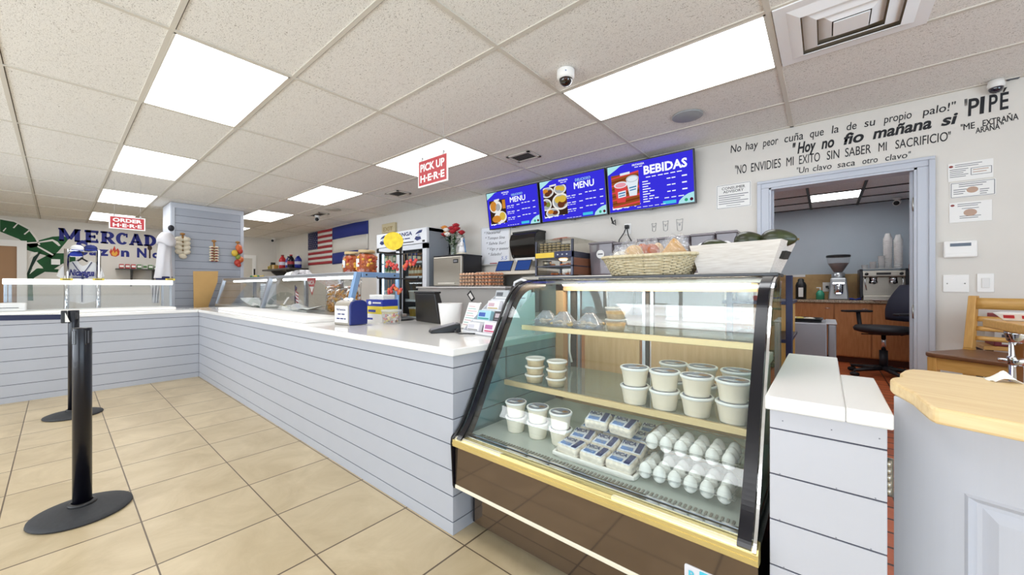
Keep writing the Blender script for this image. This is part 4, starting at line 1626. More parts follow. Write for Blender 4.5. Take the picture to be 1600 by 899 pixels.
a, b = at_y(753, 357, WALL_Y), at_y(797, 412, WALL_Y)
t = thing('whiteboard', 'white dry erase board with handwritten list under the leftmost menu screen', 'whiteboard', ((a.x + b.x) / 2, YB, b.z))
MB().box(a.x, b.x, YB - .012, YB - .0005, b.z, a.z).build('panel', mat('whiteboard_enamel', '#e9ebf0', .2), t)
m = MB()
for z in (b.z, a.z):
    m.box(a.x - .01, b.x + .01, YB - .018, YB - .0005, z - .01, z + .01)
for x in (a.x, b.x):
    m.box(x - .01, x + .01, YB - .018, YB - .0005, b.z, a.z)
m.box(a.x + .02, b.x - .02, YB - .05, YB - .018, b.z - .006, b.z + .004)
m.build('frame', mat('board_frame', '#d7d6d4', .4), t)
m = MB()
for i, s in enumerate(('* Nacatamal', '* Totopo Sina', '* Salvia Sur!', '* Vigo y queso/Cacao', '* Salado!')):
    m.text(s, (a.x + .06 + .02 * i, YB - .0125, a.z - .1 - .08 * i), (1, 0, -.03), (.03, 0, 1), .07 * len(s) * .42, .042, 0, 0, .25, res=2)
m.text('5.5', (b.x - .16, YB - .0125, b.z + .06), X_, Z_, .12, .05, 1, 0, .2, res=2)
m.build('handwriting', [mat('marker_black', '#3c3c46', .5), mat('marker_blue', '#5974b8', .5)], t)
m = MB().cyl((a.x + .2, YB - .035, b.z + .012), (a.x + .33, YB - .035, b.z + .012), .008, seg=8)
tag(m.build('marker_pen', mat('marker_body', '#b04a4a', .4)), 'red marker pen lying on the whiteboard tray', 'pen')

# flags
FX0, FXM, FX1 = -10.118, -8.80, -7.21
t = thing('stars_and_stripes_flag', 'red white and blue striped flag with stars, pinned high on the back wall', 'flag', ((FX0 + FXM) / 2, YB, 1.76))
Hf = 2.575 - 1.76
M_red, M_fw, M_fb = mat('flag_red', '#a8323a', .8), mat('flag_white', '#e6e2de', .8), mat('flag_navy', '#1c2358', .8)
def wav(x, z):
    return YB - .012 - .005 * math.sin(x * 9 + z * 4)
m = MB()
for i in range(13):
    z1 = 2.575 - Hf * i / 13
    z0 = z1 - Hf / 13
    xs = FX0 + (.42 * (FXM - FX0) if i < 7 else 0)
    m.sheet(lambda s, u: Vector((xs + (FXM - xs) * s, wav(xs + (FXM - xs) * s, z0), z0 + (z1 - z0) * u)), 16, 1, th=.002, mi=0 if i % 2 == 0 else 1)
m.build('stripes', [M_red, M_fw], t)
m = MB()
zc = 2.575 - Hf * 7 / 13
cw_ = .42 * (FXM - FX0)
m.sheet(lambda s, u: Vector((FX0 + cw_ * s, wav(FX0 + cw_ * s, zc), zc + (2.575 - zc) * u)), 8, 1, th=.002, mi=0)
for r in range(9):
    nst = 6 if r % 2 == 0 else 5
    for c in range(nst):
        cx = FX0 + cw_ * ((c + .5 + (0 if nst == 6 else .5)) / 6)
        cz_ = 2.575 - (2.575 - zc) * (r + .5) / 9
        pts = []
        for k in range(10):
            rr = .014 if k % 2 == 0 else .006
            a_ = math.pi / 2 + k * math.pi / 5
            pts.append((cx + rr * math.cos(a_), wav(cx, zc) - .004, cz_ + rr * math.sin(a_)))
        m.flat(pts, .001, (0, -1, 0), 1)
m.build('canton', [M_fb, M_fw], t)
t = thing('blue_white_flag', 'blue white blue banded flag pinned right of the striped flag', 'flag', ((FXM + FX1) / 2, YB, 1.735))
m = MB()
for z0, z1, mi in ((2.30, 2.575, 0), (1.985, 2.30, 1), (1.735, 1.985, 0)):
    m.sheet(lambda s, u: Vector((FXM + .02 + (FX1 - FXM - .02) * s, YB - .014 - .004 * math.sin(s * 12), z0 + (z1 - z0) * u + .012 * math.sin(s * 3))), 20, 2, th=.002, mi=mi)
m.build('cloth', [mat('flag_blue', '#23307f', .8), mat('flag_band_white', '#d9d4cb', .8)], t)

# exit sign
a, b = at_y(597, 351, 4.03), at_y(617, 362, 4.03)
t = thing('exit_sign', 'small cream EXIT sign box on the wall above the glass door cooler', 'exit sign', ((a.x + b.x) / 2, YB, b.z))
MB().box(a.x, b.x, YB - .06, YB - .0005, b.z, a.z, bev=.01).build('housing', mat('cream_plastic', '#cdbf9a', .5), t)
m = MB()
m.text('EXIT', (a.x + .06, YB - .0605, b.z + .03), X_, Z_, b.x - a.x - .12, .08, 0, .02)
m.build('lettering', mat('exit_tan', '#a9905c', .5), t)
# ------------------------------------------------------------------ fixed to the ceiling
def dome_cam(p, label, r=.055):
    t = thing('ceiling_dome_camera', label, 'camera', (p.x, p.y, ZC - .006), 0)
    MB().lathe([(0, 0), (r, 0), (r * 1.02, -.006), (r * 1.0, -.045), (r * .86, -.058), (0, -.06)], seg=32).build('housing', M_white, t, local=True)
    m = MB()
    m.ell((0, 0, -.058), (r * .78, r * .78, r * .72), seg=28)
    m.build('dome', mat('smoked_dome', '#120d0c', .05, coat=1.0), t, local=True)
    m = MB()
    q = Vector((-p.x, -p.y, 0)).normalized()
    m.cyl(Vector((0, 0, -.062)) + q * r * .45, Vector((0, 0, -.075)) + q * r * .82, r * .22, seg=14)
    m.ell(Vector((0, 0, -.028)) + q * r * 1.0, (.004, .004, .004), seg=8, rings=5, mi=1)
    m.build('lens', [mat('lens_brown', '#3a211a', .1), mat('blue_logo', '#3f66a8', .4)], t, local=True)


dome_cam(at_z(884, 109, ZC), 'white dome camera with dark lens beside the biggest ceiling panel')
p = at_z(1074, 180, ZC)
t = thing('ceiling_speaker', 'round grey speaker grille in the ceiling near the BEBIDAS screen', 'speaker', (p.x, p.y, ZC - .006))
MB().lathe([(0, 0), (.115, 0), (.115, -.006), (.108, -.009), (0, -.009)], seg=40).build('grille', mat('grey_mesh', '#a9adb0', .6, noise=.25, nscale=300), t, local=True)
p = at_z(520, 327, ZC)
t = thing('ceiling_speaker', 'round pale speaker grille in the ceiling above the flags', 'speaker', (p.x, p.y, ZC - .006))
MB().lathe([(0, 0), (.14, 0), (.14, -.006), (.13, -.009), (0, -.009)], seg=40).build('grille', mat('pale_mesh', '#c3beb4', .6), t, local=True)


def vent(u, v, label, w=.30, d=.22):
    p = at_z(u, v, ZC)
    t = thing('ceiling_vent', label, 'vent', (p.x, p.y, ZC - .006), 0, 'small louvred ceiling vents')
    m = MB()
    a, b = w / 2, d / 2
    m.box(-a, a, -b, -b + .03, -.008, 0).box(-a, a, b - .03, b, -.008, 0).box(-a, -a + .03, -b, b, -.008, 0).box(a - .03, a, -b, b, -.008, 0)
    m.build('frame', M_tbar, t, local=True)
    MB().box(-a + .03, a - .03, -b + .03, b - .03, -.001, 0).build('dark_opening', mat('vent_dark', '#2a2724', .8), t, local=True)
    m = MB()
    for i in range(5):
        y = -b + .045 + i * (d - .09) / 4
        m.hexa([(-a + .03, y - .006, -.008), (a - .03, y - .006, -.008), (a - .03, y - .003, -.008), (-a + .03, y - .003, -.008)],
               [(-a + .03, y + .006, -.001), (a - .03, y + .006, -.001), (a - .03, y + .009, -.001), (-a + .03, y + .009, -.001)])
    m.build('louvre', mat('vent_grey', '#b9b4aa', .5), t, local=True)


vent(818, 244, 'small louvred ceiling vent above the leftmost menu screen')
vent(622, 302, 'small louvred ceiling vent left of the PICK UP HERE sign', .32, .24)
vent(497, 335, 'small dark ceiling vent over the striped flag', .5, .2)

# big stepped diffuser in the cell right of the main panel
cx, cy = (-.225 + .62) / 2 - .0, (2.295 + 2.92) / 2
cx = -.225 + .325
t = thing('air_diffuser', 'large white stepped square air diffuser in the ceiling at top right', 'air diffuser', (cx, cy, ZC - .006))
M_dif = mat('diffuser_white', '#f4f4f6', .45)
m = MB()


def ring(mb, ro, ri, z0, z1, th=.006):
    v = []
    for r, z in ((ro, z0), (ri, z1), (ri, z1 + th), (ro, z0 + th)):
        v += [(-r, -r, z), (r, -r, z), (r, r, z), (-r, r, z)]
    f = []
    for k in range(4):
        for i in range(4):
            a, b = k * 4 + i, k * 4 + (i + 1) % 4
            c, d = ((k + 1) % 4) * 4 + (i + 1) % 4, ((k + 1) % 4) * 4 + i
            f.append((a, b, c, d))
    mb.add(v, f)


ring(m, .308, .255, -.006, -.006)
m.build('flange', M_dif, t, local=True)
for k, (ro, ri) in enumerate(((.262, .20), (.195, .135), (.13, .075))):
    m = MB()
    ring(m, ro, ri, -.003, -.026 - .004 * k, .004)
    m.build('louvre_ring', M_dif, t, local=True)
MB().box(-.07, .07, -.07, .07, -.040, -.034, bev=.004).build('centre_plate', M_dif, t, local=True)
MB().box(-.255, .255, -.255, .255, -.0005, 0).build('dark_throat', mat('throat_brown', '#8f8372', .8), t, local=True)


def bullet_cam(p, label, aim):
    t = thing('bullet_camera', label, 'camera', tuple(p), 0)
    m = MB()
    m.lathe([(0, 0), (.05, 0), (.05, -.02), (.02, -.03), (.015, -.06), (0, -.06)], seg=20)
    m.build('bracket', M_white, t, local=True)
    a = Vector(aim).normalized()
    m = MB()
    m.cyl(Vector((0, 0, -.07)) - a * .06, Vector((0, 0, -.07)) + a * .06, .042, seg=20)
    m.build('camera_body', M_white, t, local=True)
    m = MB()
    m.cyl(Vector((0, 0, -.07)) + a * .055, Vector((0, 0, -.07)) + a * .064, .034, seg=20)
    m.build('lens', M_black, t, local=True)


p = at_z(496, 338, ZC - .02)
bullet_cam(Vector((p.x, p.y, ZC - .008)), 'white bullet camera hanging under the ceiling over the striped flag', (.8, -.5, -.2))
bullet_cam(Vector((-11.95, 3.88, ZC - .008)), 'small white camera in the far corner of the ceiling', (.8, -.6, -.2))
p = at_z(1402, 306, ZC)
bullet_cam(Vector((.85, 8.3, ZC - .012)), 'white camera in the ceiling corner of the back room', (-.2, -.9, -.3))


# hanging signs
def hanging_sign(loc, w, h, rz, lines, label):
    t = thing('hanging_sign', label, 'hanging sign', loc, rz)
    M_sr, M_sw = mat('sign_red', '#b0232c', .4), mat('sign_white', '#f3f0ee', .4)
    MB().box(-w / 2, w / 2, -.004, .004, 0, h, bev=.0015).build('panel', [M_sw], t, local=True)
    m = MB()
    e = .012
    m.box(-w / 2 + e, w / 2 - e, -.0055, -.0035, e, h - e)
    m.build('red_field', M_sr, t, local=True)
    m = MB()
    for s, x, z, ww, c in lines:
        m.text(s, (-w / 2 + w * x, -.0058, h * z), X_, Z_, w * ww, h * c, 0, .035, th=.0012)
    m.build('lettering', M_sw, t, local=True)
    m = MB()
    zt = ZC - .008 - loc[2]
    for x in (-w * .36, w * .36):
        m.cyl((x, 0, h + .01), (x, 0, zt), .0012, seg=6)
        m.box(x - .008, x + .008, -.006, .006, h - .01, h + .02)
    m.build('hanger', mat('clear_line', '#b8b8b8', .4), t, local=True)


a, b, c = at_y(654, 252, 1.85), at_y(700, 246, 1.85), at_y(654, 288, 1.85)
hanging_sign(((a.x + b.x) / 2, 1.85, 1.995), b.x - a.x, .215, 0, (('PICK UP', .09, .56, .82, .27), ('H·E·R·E', .09, .17, .82, .25)), 'red PICK UP HERE sign hanging in front of a lit panel')
a, b = at_x(170, 336, -7.0), at_x(227, 340, -7.0)
hanging_sign((-7.0, (a.y + b.y) / 2, 1.955), b.y - a.y, .165, math.pi / 2, (('ORDER', .1, .56, .8, .27), ('H·E·R·E', .1, .17, .8, .27)), 'red ORDER HERE sign hanging over the left counter')
# ------------------------------------------------------------------ service side: cooler, ice machine, back shelf
M_steel = mat('brushed_steel', '#b9b3a8', .32, .85, noise=.06, nscale=6, stretch=(1, 1, 40))
M_grey_unit = mat('grey_cabinet', '#a9a7a3', .5)
M_navy = mat('navy_metal', '#1c2146', .4)


def bottle(mb, c, r, h, mi=0, cap=1, lab=2, seg=14):
    mb.lathe([(0, 0), (r, 0), (r, h * .62), (r * .85, h * .7), (r * .35, h * .86), (r * .33, h * .9)], c, seg, mi)
    mb.lathe([(r * .4, h * .9), (r * .4, h), (0, h)], c, seg, cap)
    if lab is not None:
        mb.lathe([(r * 1.02, h * .25), (r * 1.02, h * .55)], c, seg, lab)


# glass door cooler
FXa, FXb, FYa, FZ = -6.06, -4.66, 3.6, 2.12
t = thing('glass_door_cooler', 'tall white two door glass front cooler with FRITANGA header against the back wall', 'cooler', ((FXa + FXb) / 2, 3.83, 0))
M_cw = mat('cooler_white', '#dcdfe4', .35)
M_cg = mat('cooler_grey_side', '#8e949c', .45)
m = MB()
m.box(FXa, FXa + .05, FYa + .03, 4.06, .05, FZ).box(FXb - .05, FXb, FYa + .03, 4.06, .05, FZ).box(FXa, FXb, 4.02, 4.06, .05, FZ).box(FXa, FXb, FYa + .03, 4.06, FZ - .05, FZ).box(FXa, FXb, FYa + .03, 4.06, .05, .22)
m.build('cabinet', M_cg, t)
MB().box(FXa + .05, FXb - .05, 4.0, 4.019, .22, FZ - .05).build('dark_liner', mat('cooler_liner', '#1b1e22', .6), t)
MB().box(FXa, FXb, FYa - .02, FYa + .03, 1.885, FZ, bev=.006).build('header', mat('header_white', '#eceef2', .3), t)
m = MB()
mid = (FXa + FXb) / 2
m.text('FRITANGA', (mid - .28, FYa - .021, 2.03), X_, Z_, .62, .06, 0, .03)
m.box(mid + .02, mid + .12, FYa - .0222, FYa - .019, 1.975, 1.992).box(mid + .14, mid + .28, FYa - .0222, FYa - .019, 1.975, 1.992)
for sx in (-1, 1):
    cx = mid + sx * .5
    # two-tone map emblem
    m.flat([(cx - .10, FYa - .0215, 1.96), (cx - .03, FYa - .0215, 1.93), (cx + .07, FYa - .0215, 1.95), (cx + .05, FYa - .0215, 1.99), (cx - .06, FYa - .0215, 2.0)], .002, (0, -1, 0), 0)
    m.flat([(cx - .08, FYa - .0215, 2.03), (cx + .08, FYa - .0215, 2.05), (cx + .1, FYa - .0215, 2.09), (cx + .02, FYa - .0215, 2.085), (cx - .04, FYa - .0215, 2.06)], .002, (0, -1, 0), 0)
    m.flat([(cx - .02, FYa - .0215, 2.005), (cx + .03, FYa - .0215, 2.005), (cx + .03, FYa - .0215, 2.025), (cx - .02, FYa - .0215, 2.025)], .002, (0, -1, 0), 1)
m.box(mid + .02, mid + .38, FYa - .0225, FYa - .019, 1.915, 1.93, 2)
m.box(FXb - .1, FXb - .04, FYa - .0225, FYa - .019, 1.9, 1.93, 2)
m.build('header_lettering', [mat('header_navy', '#24346e', .5), mat('header_pale', '#9fb2d8', .5), M_black], t)
for k, (xa, xb) in enumerate(((FXa + .0, mid - .005), (mid + .005, FXb - .0))):
    m = MB()
    m.box(xa, xa + .07, FYa - .02, FYa + .028, .22, 1.875).box(xb - .10, xb, FYa - .02, FYa + .028, .22, 1.875)
    m.box(xa, xb, FYa - .02, FYa + .028, 1.80, 1.875).box(xa, xb, FYa - .02, FYa + .028, .22, .32)
    d = m.build('door', M_cw, t)
    m = MB().box(xa + .07, xb - .10, FYa - .002, FYa + .006, .32, 1.80)
    m.build('glass', clear('cooler_glass', '#eef3f4', 1.5), d)
    m = MB().box(xa + .07, xb - .10, FYa - .0225, FYa - .0195, .32, 1.80)
    m = MB()
    for a, b in ((xa + .07, xa + .09), (xb - .118, xb - .1)):
        m.box(a, b, FYa - .015, FYa + .02, .32, 1.80)
    m.build('black_gasket', M_black, d)
for z in (.45, .73, 1.0, 1.385, 1.62):
    MB().box(FXa + .05, FXb - .05, FYa + .05, 4.0, z - .03, z, bev=.003).build('shelf', mat('cooler_shelf', '#e6e8ea', .4), t)
m = MB()
for x in (FXa + .06, FXb - .075):
    m.cyl((x, FYa + .07, .3), (x, FYa + .07, 1.78), .012, seg=8)
m.build('cooler_lamp', glow('cooler_tube', '#eaf4ff', 6.0), t)
cool_cols = {'blue': '#33509c', 'brown': '#8a5230', 'amber': '#b9772f', 'green': '#4e7d4a', 'orange': '#d2803a', 'yellow': '#cfae3a', 'red': '#b8392f', 'white': '#d9d6cc'}
protos = {}


def cooler_item(kind, colname, loc, label, group, r=.035, h=.16):
    key = (kind, colname)
    if key not in protos:
        m = MB()
        c = mat('pack_' + colname, cool_cols[colname], .35)
        if kind == 'bottle':
            bottle(m, (0, 0, 0), r, h)
            o = m.build('drink_bottle', [c, mat('pack_white', cool_cols['white'], .35), mat('pack_cream', '#e2d5b2', .4)], loc=(0, 0, 0))
        elif kind == 'pack':
            m.box(-.055, .055, -.04, .04, 0, .13, bev=.008)
            m.box(-.04, .04, -.042, -.0395, .035, .095, 1)
            o = m.build('drink_carton', [c, mat('pack_cream', '#e2d5b2', .4)], loc=(0, 0, 0))
        else:
            m.lathe([(0, 0), (.06, 0), (.07, .12), (.075, .125), (.075, .145), (0, .15)], seg=20)
            m.lathe([(.0765, .122), (.079, .13), (.078, .148), (0, .153)], seg=20, mi=1)
            o = m.build('food_jar', [c, mat('pack_white', cool_cols['white'], .35)], loc=(0, 0, 0))
        protos[key] = o
    else:
        o = protos[key].copy()
        COL.objects.link(o)
    o.location = loc
    tag(o, label, {'bottle': 'bottle', 'pack': 'carton', 'jar': 'jar'}[kind], group)


rr = random.Random(3)
for x0, x1, dn in ((-5.25, -4.83, 'right'), (-5.95, -5.52, 'left')):
    n = 6
    for i in range(n):
        x = x0 + (x1 - x0) * i / (n - 1)
        cooler_item('bottle', 'amber' if dn == 'right' else 'green', (x, 3.71, 1.386), f'small bottle on the middle shelf behind the {dn} cooler door', f'bottles on the {dn} middle cooler shelf', .033, .17)
    for i in range(4):
        x = x0 + .03 + (x1 - x0 - .06) * i / 3
        cn = ('blue', 'blue', 'brown', 'orange')[i] if dn == 'right' else ('green', 'white', 'green', 'blue')[i]
        cooler_item('pack', cn, (x, 3.72, 1.621), f'{cn} carton, {ORD[i]} from left on the top shelf behind the {dn} cooler door', 'cartons on the top cooler shelf')
    for i in range(3):
        x = x0 + .05 + (x1 - x0 - .1) * i / 2
        cn = ('white', 'orange', 'orange')[i] if dn == 'right' else ('white', 'white', 'green')[i]
        cooler_item('jar', cn, (x, 3.73, 1.001), f'{cn} food jar, {ORD[i]} from left on the lower shelf behind the {dn} cooler door', 'jars on the lower cooler shelf')
    for i in range(3):
        x = x0 + .05 + (x1 - x0 - .1) * i / 2
        cooler_item('jar', 'yellow', (x, 3.73, .731), f'yellow food jar low behind the {dn} cooler door', f'yellow jars low in the {dn} cooler')

# ice machine on its grey bin unit
t = thing('grey_bin_unit', 'plain grey waist high unit under the ice machine and the egg flats', 'cabinet', (-3.7, 3.65, 0))
m = MB()
m.box(-4.52, -2.86, 3.32, 4.0, .06, 1.19, bev=.008)
m.build('body', M_grey_unit, t)
MB().box(-4.54, -2.84, 3.30, 4.02, 1.19, 1.213, bev=.004).build('top', mat('grey_top_white_edge', '#c9c7c4', .4), t)
m = MB()
p = at_y(737, 463, 3.318)
m.flat([(p.x - .085, 3.318, p.z + .02), (p.x, 3.318, p.z - .07), (p.x + .06, 3.318, p.z - .03), (p.x - .02, 3.318, p.z + .075)], .002, (0, -1, 0))
m.flat([(p.x - .055, 3.3155, p.z + .015), (p.x, 3.3155, p.z - .045), (p.x + .035, 3.3155, p.z - .02), (p.x - .02, 3.3155, p.z + .045)], .002, (0, -1, 0), 1)
m.build('sticker', [M_black, M_paper], t)
t = thing('ice_machine', 'stainless front ice machine head with black sides on the grey unit', 'ice machine', (-4.19, 3.78, 1.2135))
MB().box(-4.5, -3.88, 3.62, 3.98, 1.2135, 1.665, bev=.006).build('black_cabinet', mat('ice_black', '#16151b', .4), t)
m = MB()
m.box(-4.495, -3.885, 3.578, 3.62, 1.222, 1.645, bev=.012)
m.build('steel_front', M_steel, t)
MB().box(-4.505, -3.875, 3.59, 3.985, 1.646, 1.67, bev=.004).build('lid', mat('ice_black', '#16151b', .4), t)
m = MB()
m.box(-4.05, -3.95, 3.572, 3.5785, 1.545, 1.60, bev=.002)
m.box(-4.035, -3.965, 3.5705, 3.5725, 1.56, 1.585, mi=1)
m.build('badge', [M_black, mat('badge_grey', '#8c8c90', .4)], t)
m = MB().box(-4.38, -4.02, 3.568, 3.58, 1.245, 1.268, bev=.004)
tag(m.build('ledge_handle', mat('pale_steel', '#d9d3c8', .3, .7), t), None)

# egg flats
M_pulp = mat('grey_pulp', '#b9a698', .9)
M_begg = mat('brown_egg', '#d08a5f', .5, color2='#e0b08c', nscale=9)
def egg_flat(x, y, z, label, pale):
    t = thing('egg_flat', label, 'egg flat', (x, y, z), 0, 'stacked flats of brown eggs')
    W, D, n = .27, .27, 5
    def f(s, u):
        return Vector(((s - .5) * W, (u - .5) * D, .012 + .010 * math.cos(2 * math.pi * s * n) * math.cos(2 * math.pi * u * n)))
    MB().sheet(f, 20, 20, th=.002).build('pulp_tray', M_pulp, t, local=True)
    m = MB()
    for i in range(5):
        for j in range(5):
            m.ell(((i - 2) * W / n, (j - 2) * D / n, .03), (.0215, .0215, .019), 0, 10, 6)
    tag(m.build('eggs', mat('pale_brown_egg', '#e2b795', .5) if pale else M_begg, t, local=True), kind='stuff')
for k, (x, wd, pale) in enumerate(((-3.53, 'left paler', True), (-3.235, 'right redder', False))):
    for lv in range(4):
        egg_flat(x, 3.455, 1.214 + lv * .042, f'egg flat, {ORD[lv]} from the bottom of the {wd} stack on the grey unit', pale)

# vase of flowers and figurine on the ice machine
vx, vy, vz = at_y(714, 395, 3.78).x - .08, 3.78, 1.6705
t = thing('flower_vase', 'glass vase of red and orange roses on the ice machine', 'flowers', (vx, vy, vz))
MB().lathe([(0, 0), (.05, 0), (.055, .01), (.04, .09), (.045, .14), (.065, .19), (.062, .19), (.042, .14), (.036, .09), (.04, .015), (0, .012)], seg=24).build('vase', clear('vase_glass', '#dfe8dc', 1.5, haze=.12, hazecol='#d3d6c8'), t, local=True)
rr = random.Random(11)
st = MB(); lf = MB()
heads = [(-.2, .33, 'red'), (-.12, .42, 'orange'), (-.06, .38, 'white'), (.02, .40, 'red'), (.08, .44, 'red'), (.14, .38, 'red'), (.18, .33, 'red'), (-.02, .31, 'white'), (.09, .34, 'red'), (-.16, .36, 'orange')]
for i, (hx, hz, c) in enumerate(heads):
    hy = rr.uniform(-.09, .05)
    st.tube([(0, 0, .02), (hx * .2, hy * .2, .18), (hx * .7, hy * .8, hz * .75), (hx, hy, hz)], .004, 6)
    for k in range(7):
        f = rr.uniform(.35, .92)
        a = rr.uniform(0, 6.28)
        c0 = Vector((hx * f, hy * f, .02 + hz * f))
        d1 = Vector((math.cos(a), math.sin(a), rr.uniform(-.2, .5))).normalized()
        s1 = d1.cross(Vector((0, 0, 1))).normalized()
        L = rr.uniform(.05, .085)
        lf.add([c0, c0 + d1 * L * .5 + s1 * L * .3, c0 + d1 * L, c0 + d1 * L * .5 - s1 * L * .3, c0 + d1 * L * .5 + Vector((0, 0, .006))], [(0, 1, 4), (1, 2, 4), (2, 3, 4), (3, 0, 4)])
st.build('stems', mat('stem_green', '#3d5a2e', .6), t, local=True)
tag(lf.build('leaves', mat('rose_leaf', '#2f4a2a', .5), t, local=True), kind='stuff')
cols = {'red': '#b0202a', 'orange': '#e0903a', 'white': '#efe9de'}
for i, (hx, hz, c) in enumerate(heads):
    rr2 = random.Random(i)
    m = MB()
    hy = [0, -.07, -.08, -.05, -.02, -.06, 0, -.09, -.09, .02][i]
    for ring_, (rad, tilt, nn) in enumerate(((.014, .2, 3), (.028, .5, 5), (.044, .9, 6))):
        for k in range(nn):
            a = 2 * math.pi * k / nn + ring_ * .5
            M = Matrix.Translation((hx, hy, hz)) @ Matrix.Rotation(a, 4, 'Z') @ Matrix.Translation((rad * .7, 0, .012 - rad * .3)) @ Matrix.Rotation(tilt, 4, 'Y')
            m.ell((0, 0, 0), (.007, .024, .026), 0, 8, 6, M=M) if False else m.lathe([(0, -1), (.7, -.7), (1, 0), (.7, .7), (0, 1)], (0, 0, 0), 8, 0, True, M=M @ Matrix.Diagonal((.009, .032, .036, 1)))
    m.build('rose', mat('rose_' + c, cols[c], .6), t, local=True)
fx = at_y(718, 395, 3.72).x + .03
t = thing('statuette', 'small white and blue robed statuette beside the vase on the ice machine', 'statuette', (fx, 3.74, 1.6705))
m = MB()
m.lathe([(0, 0), (.075, 0), (.08, .015), (.07, .03), (0, .032)], seg=20)
m.build('plinth', mat('plinth_cream', '#d8cfb8', .6), t, local=True)
m = MB()
m.lathe([(0, .03), (.062, .032), (.055, .08), (.04, .14), (.036, .17), (.022, .192), (.014, .2), (.016, .206), (.024, .222), (.024, .238), (.012, .252), (0, .254)], seg=20, sx=1, sy=.75)
m.tube([(-.032, -.01, .165), (-.046, -.03, .13), (-.015, -.045, .135)], [.012, .012, .009], 8)
m.tube([(.032, -.01, .165), (.046, -.03, .13), (.015, -.045, .135)], [.012, .012, .009], 8)
m.build('robed_figure', mat('statuette_white', '#e6e4e2', .5), t, local=True)
m = MB()
m.sheet(lambda s, u: Vector(((.062 - .03 * u) * math.cos(math.pi * (1.15 * s - .075)), .012 + (.045 - .02 * u) * math.sin(math.pi * (1.15 * s - .075)), .04 + .2 * u)), 12, 6, th=.003)
m.build('blue_cloak', mat('cloak_blue', '#6f9fd0', .5), t, local=True)

# paper towel dispenser on the wall
a, b = at_y(801, 365, 3.9), at_y(840, 403, 3.9)
t = thing('towel_dispenser', 'rounded black paper towel dispenser on the wall beside the whiteboard', 'towel dispenser', ((a.x + b.x) / 2, YB, b.z))
pr = [(YB - .001, a.z), (YB - .16, a.z), (YB - .22, a.z - .03), (YB - .25, a.z - .10), (YB - .25, a.z - .18), (YB - .22, b.z + .08), (YB - .2, b.z + .03), (YB - .16, b.z), (YB - .001, b.z)]
MB().prism(pr, 'x', a.x, b.x, smooth=False, bev=.008).build('cover', mat('smoky_black', '#191613', .18), t)
m = MB()
m.box(a.x - .006, b.x + .006, YB - .18, YB - .001, a.z - .01, a.z + .015, bev=.004)
m.box(a.x + .02, a.x + .05, YB - .215, YB - .19, b.z + .03, b.z + .05)
m.build('top_rim', M_black, t)
m = MB()
m.sheet(lambda s, u: Vector((a.x + .03 + (b.x - a.x - .06) * s, YB - .19 + .01 * math.sin(u * 2), b.z + .01 - .05 * u)), 8, 4, th=.0015)
m.build('paper_tongue', M_paper, t)

# high wall shelf with two tablets
t = thing('tablet_shelf', 'pale shelf under the whiteboard carrying two tablets', 'shelf', (-3.1, 3.85, 1.3))
MB().box(-3.62, -2.62, 3.6, YB - .001, 1.365, 1.405, bev=.004).build('board', mat('pale_shelf', '#cfc6b8', .5), t)
m = MB()
for x in (-3.5, -2.72):
    m.prism([(YB - .001, 1.365), (3.75, 1.365), (3.75, 1.34), (YB - .02, 1.225), (YB - .001, 1.225)], 'x', x - .01, x + .01)
m.build('bracket', M_steel, t)
for (u0, v0, u1, v1, wd) in ((776, 411, 800, 424, 'left'), (806, 408, 829, 424, 'right')):
    a, b = at_y(u0, v0, 3.75), at_y(u1, v1, 3.75)
    t = thing('tablet', f'{wd} one of two blue screened tablets on the pale wall shelf', 'tablet', ((a.x + b.x) / 2, 3.72, 1.4055), 0, 'tablets on the wall shelf')
    w_ = b.x - a.x
    M = Matrix.Rotation(-.45, 4, 'X')
    MB().box(-w_ / 2, w_ / 2, -.006, .006, .004, .16, bev=.003, M=M).build('body', M_black, t, local=True)
    MB().box(-w_ / 2 + .01, w_ / 2 - .01, -.0072, -.0058, .016, .15, M=M).build('screen', glow('tablet_blue', '#3f5fae', .55), t, local=True)
    m = MB()
    m.hexa([(-.05, .02, 0), (.05, .02, 0), (.05, .1, 0), (-.05, .1, 0)], [(-.03, .05, .08), (.03, .05, .08), (.03, .075, .08), (-.03, .075, .08)])
    m.build('stand', M_white, t, local=True)

# back worktop with raised shelf
t = thing('service_worktop', 'wood fronted back worktop with a raised shelf behind the display case', 'worktop', (-1.6, 3.65, 0))
m = MB()
m.box(-2.7, -.58, 3.3, YB - .002, .1, .86)
for k in range(4):
    x = -2.7 + k * .53
    m.box(x + .006, x + .524, 3.285, 3.3, .12, .85, bev=.003)
m.build('cabinet_front', mat('oak_veneer', '#b98a5c', .5, color2='#a87a4d', nscale=4, stretch=(14, 14, 1)), t)
MB().box(-2.72, -.56, 3.26, YB - .002, .86, .9, bev=.004).build('top', mat('speckled_grey_top', '#b7b2a8', .3), t)
MB().box(-2.6, -.56, 3.3, YB - .002, 1.285, 1.318, bev=.003).build('upper_shelf', M_steel, t)
m = MB()
for x in (-2.57, -1.6, -.6):
    m.cyl((x, 3.34, .9), (x, 3.34, 1.286), .014, seg=10)
    m.cyl((x, 4.0, .9), (x, 4.0, 1.286), .014, seg=10)
m.build('shelf_post', M_steel, t)

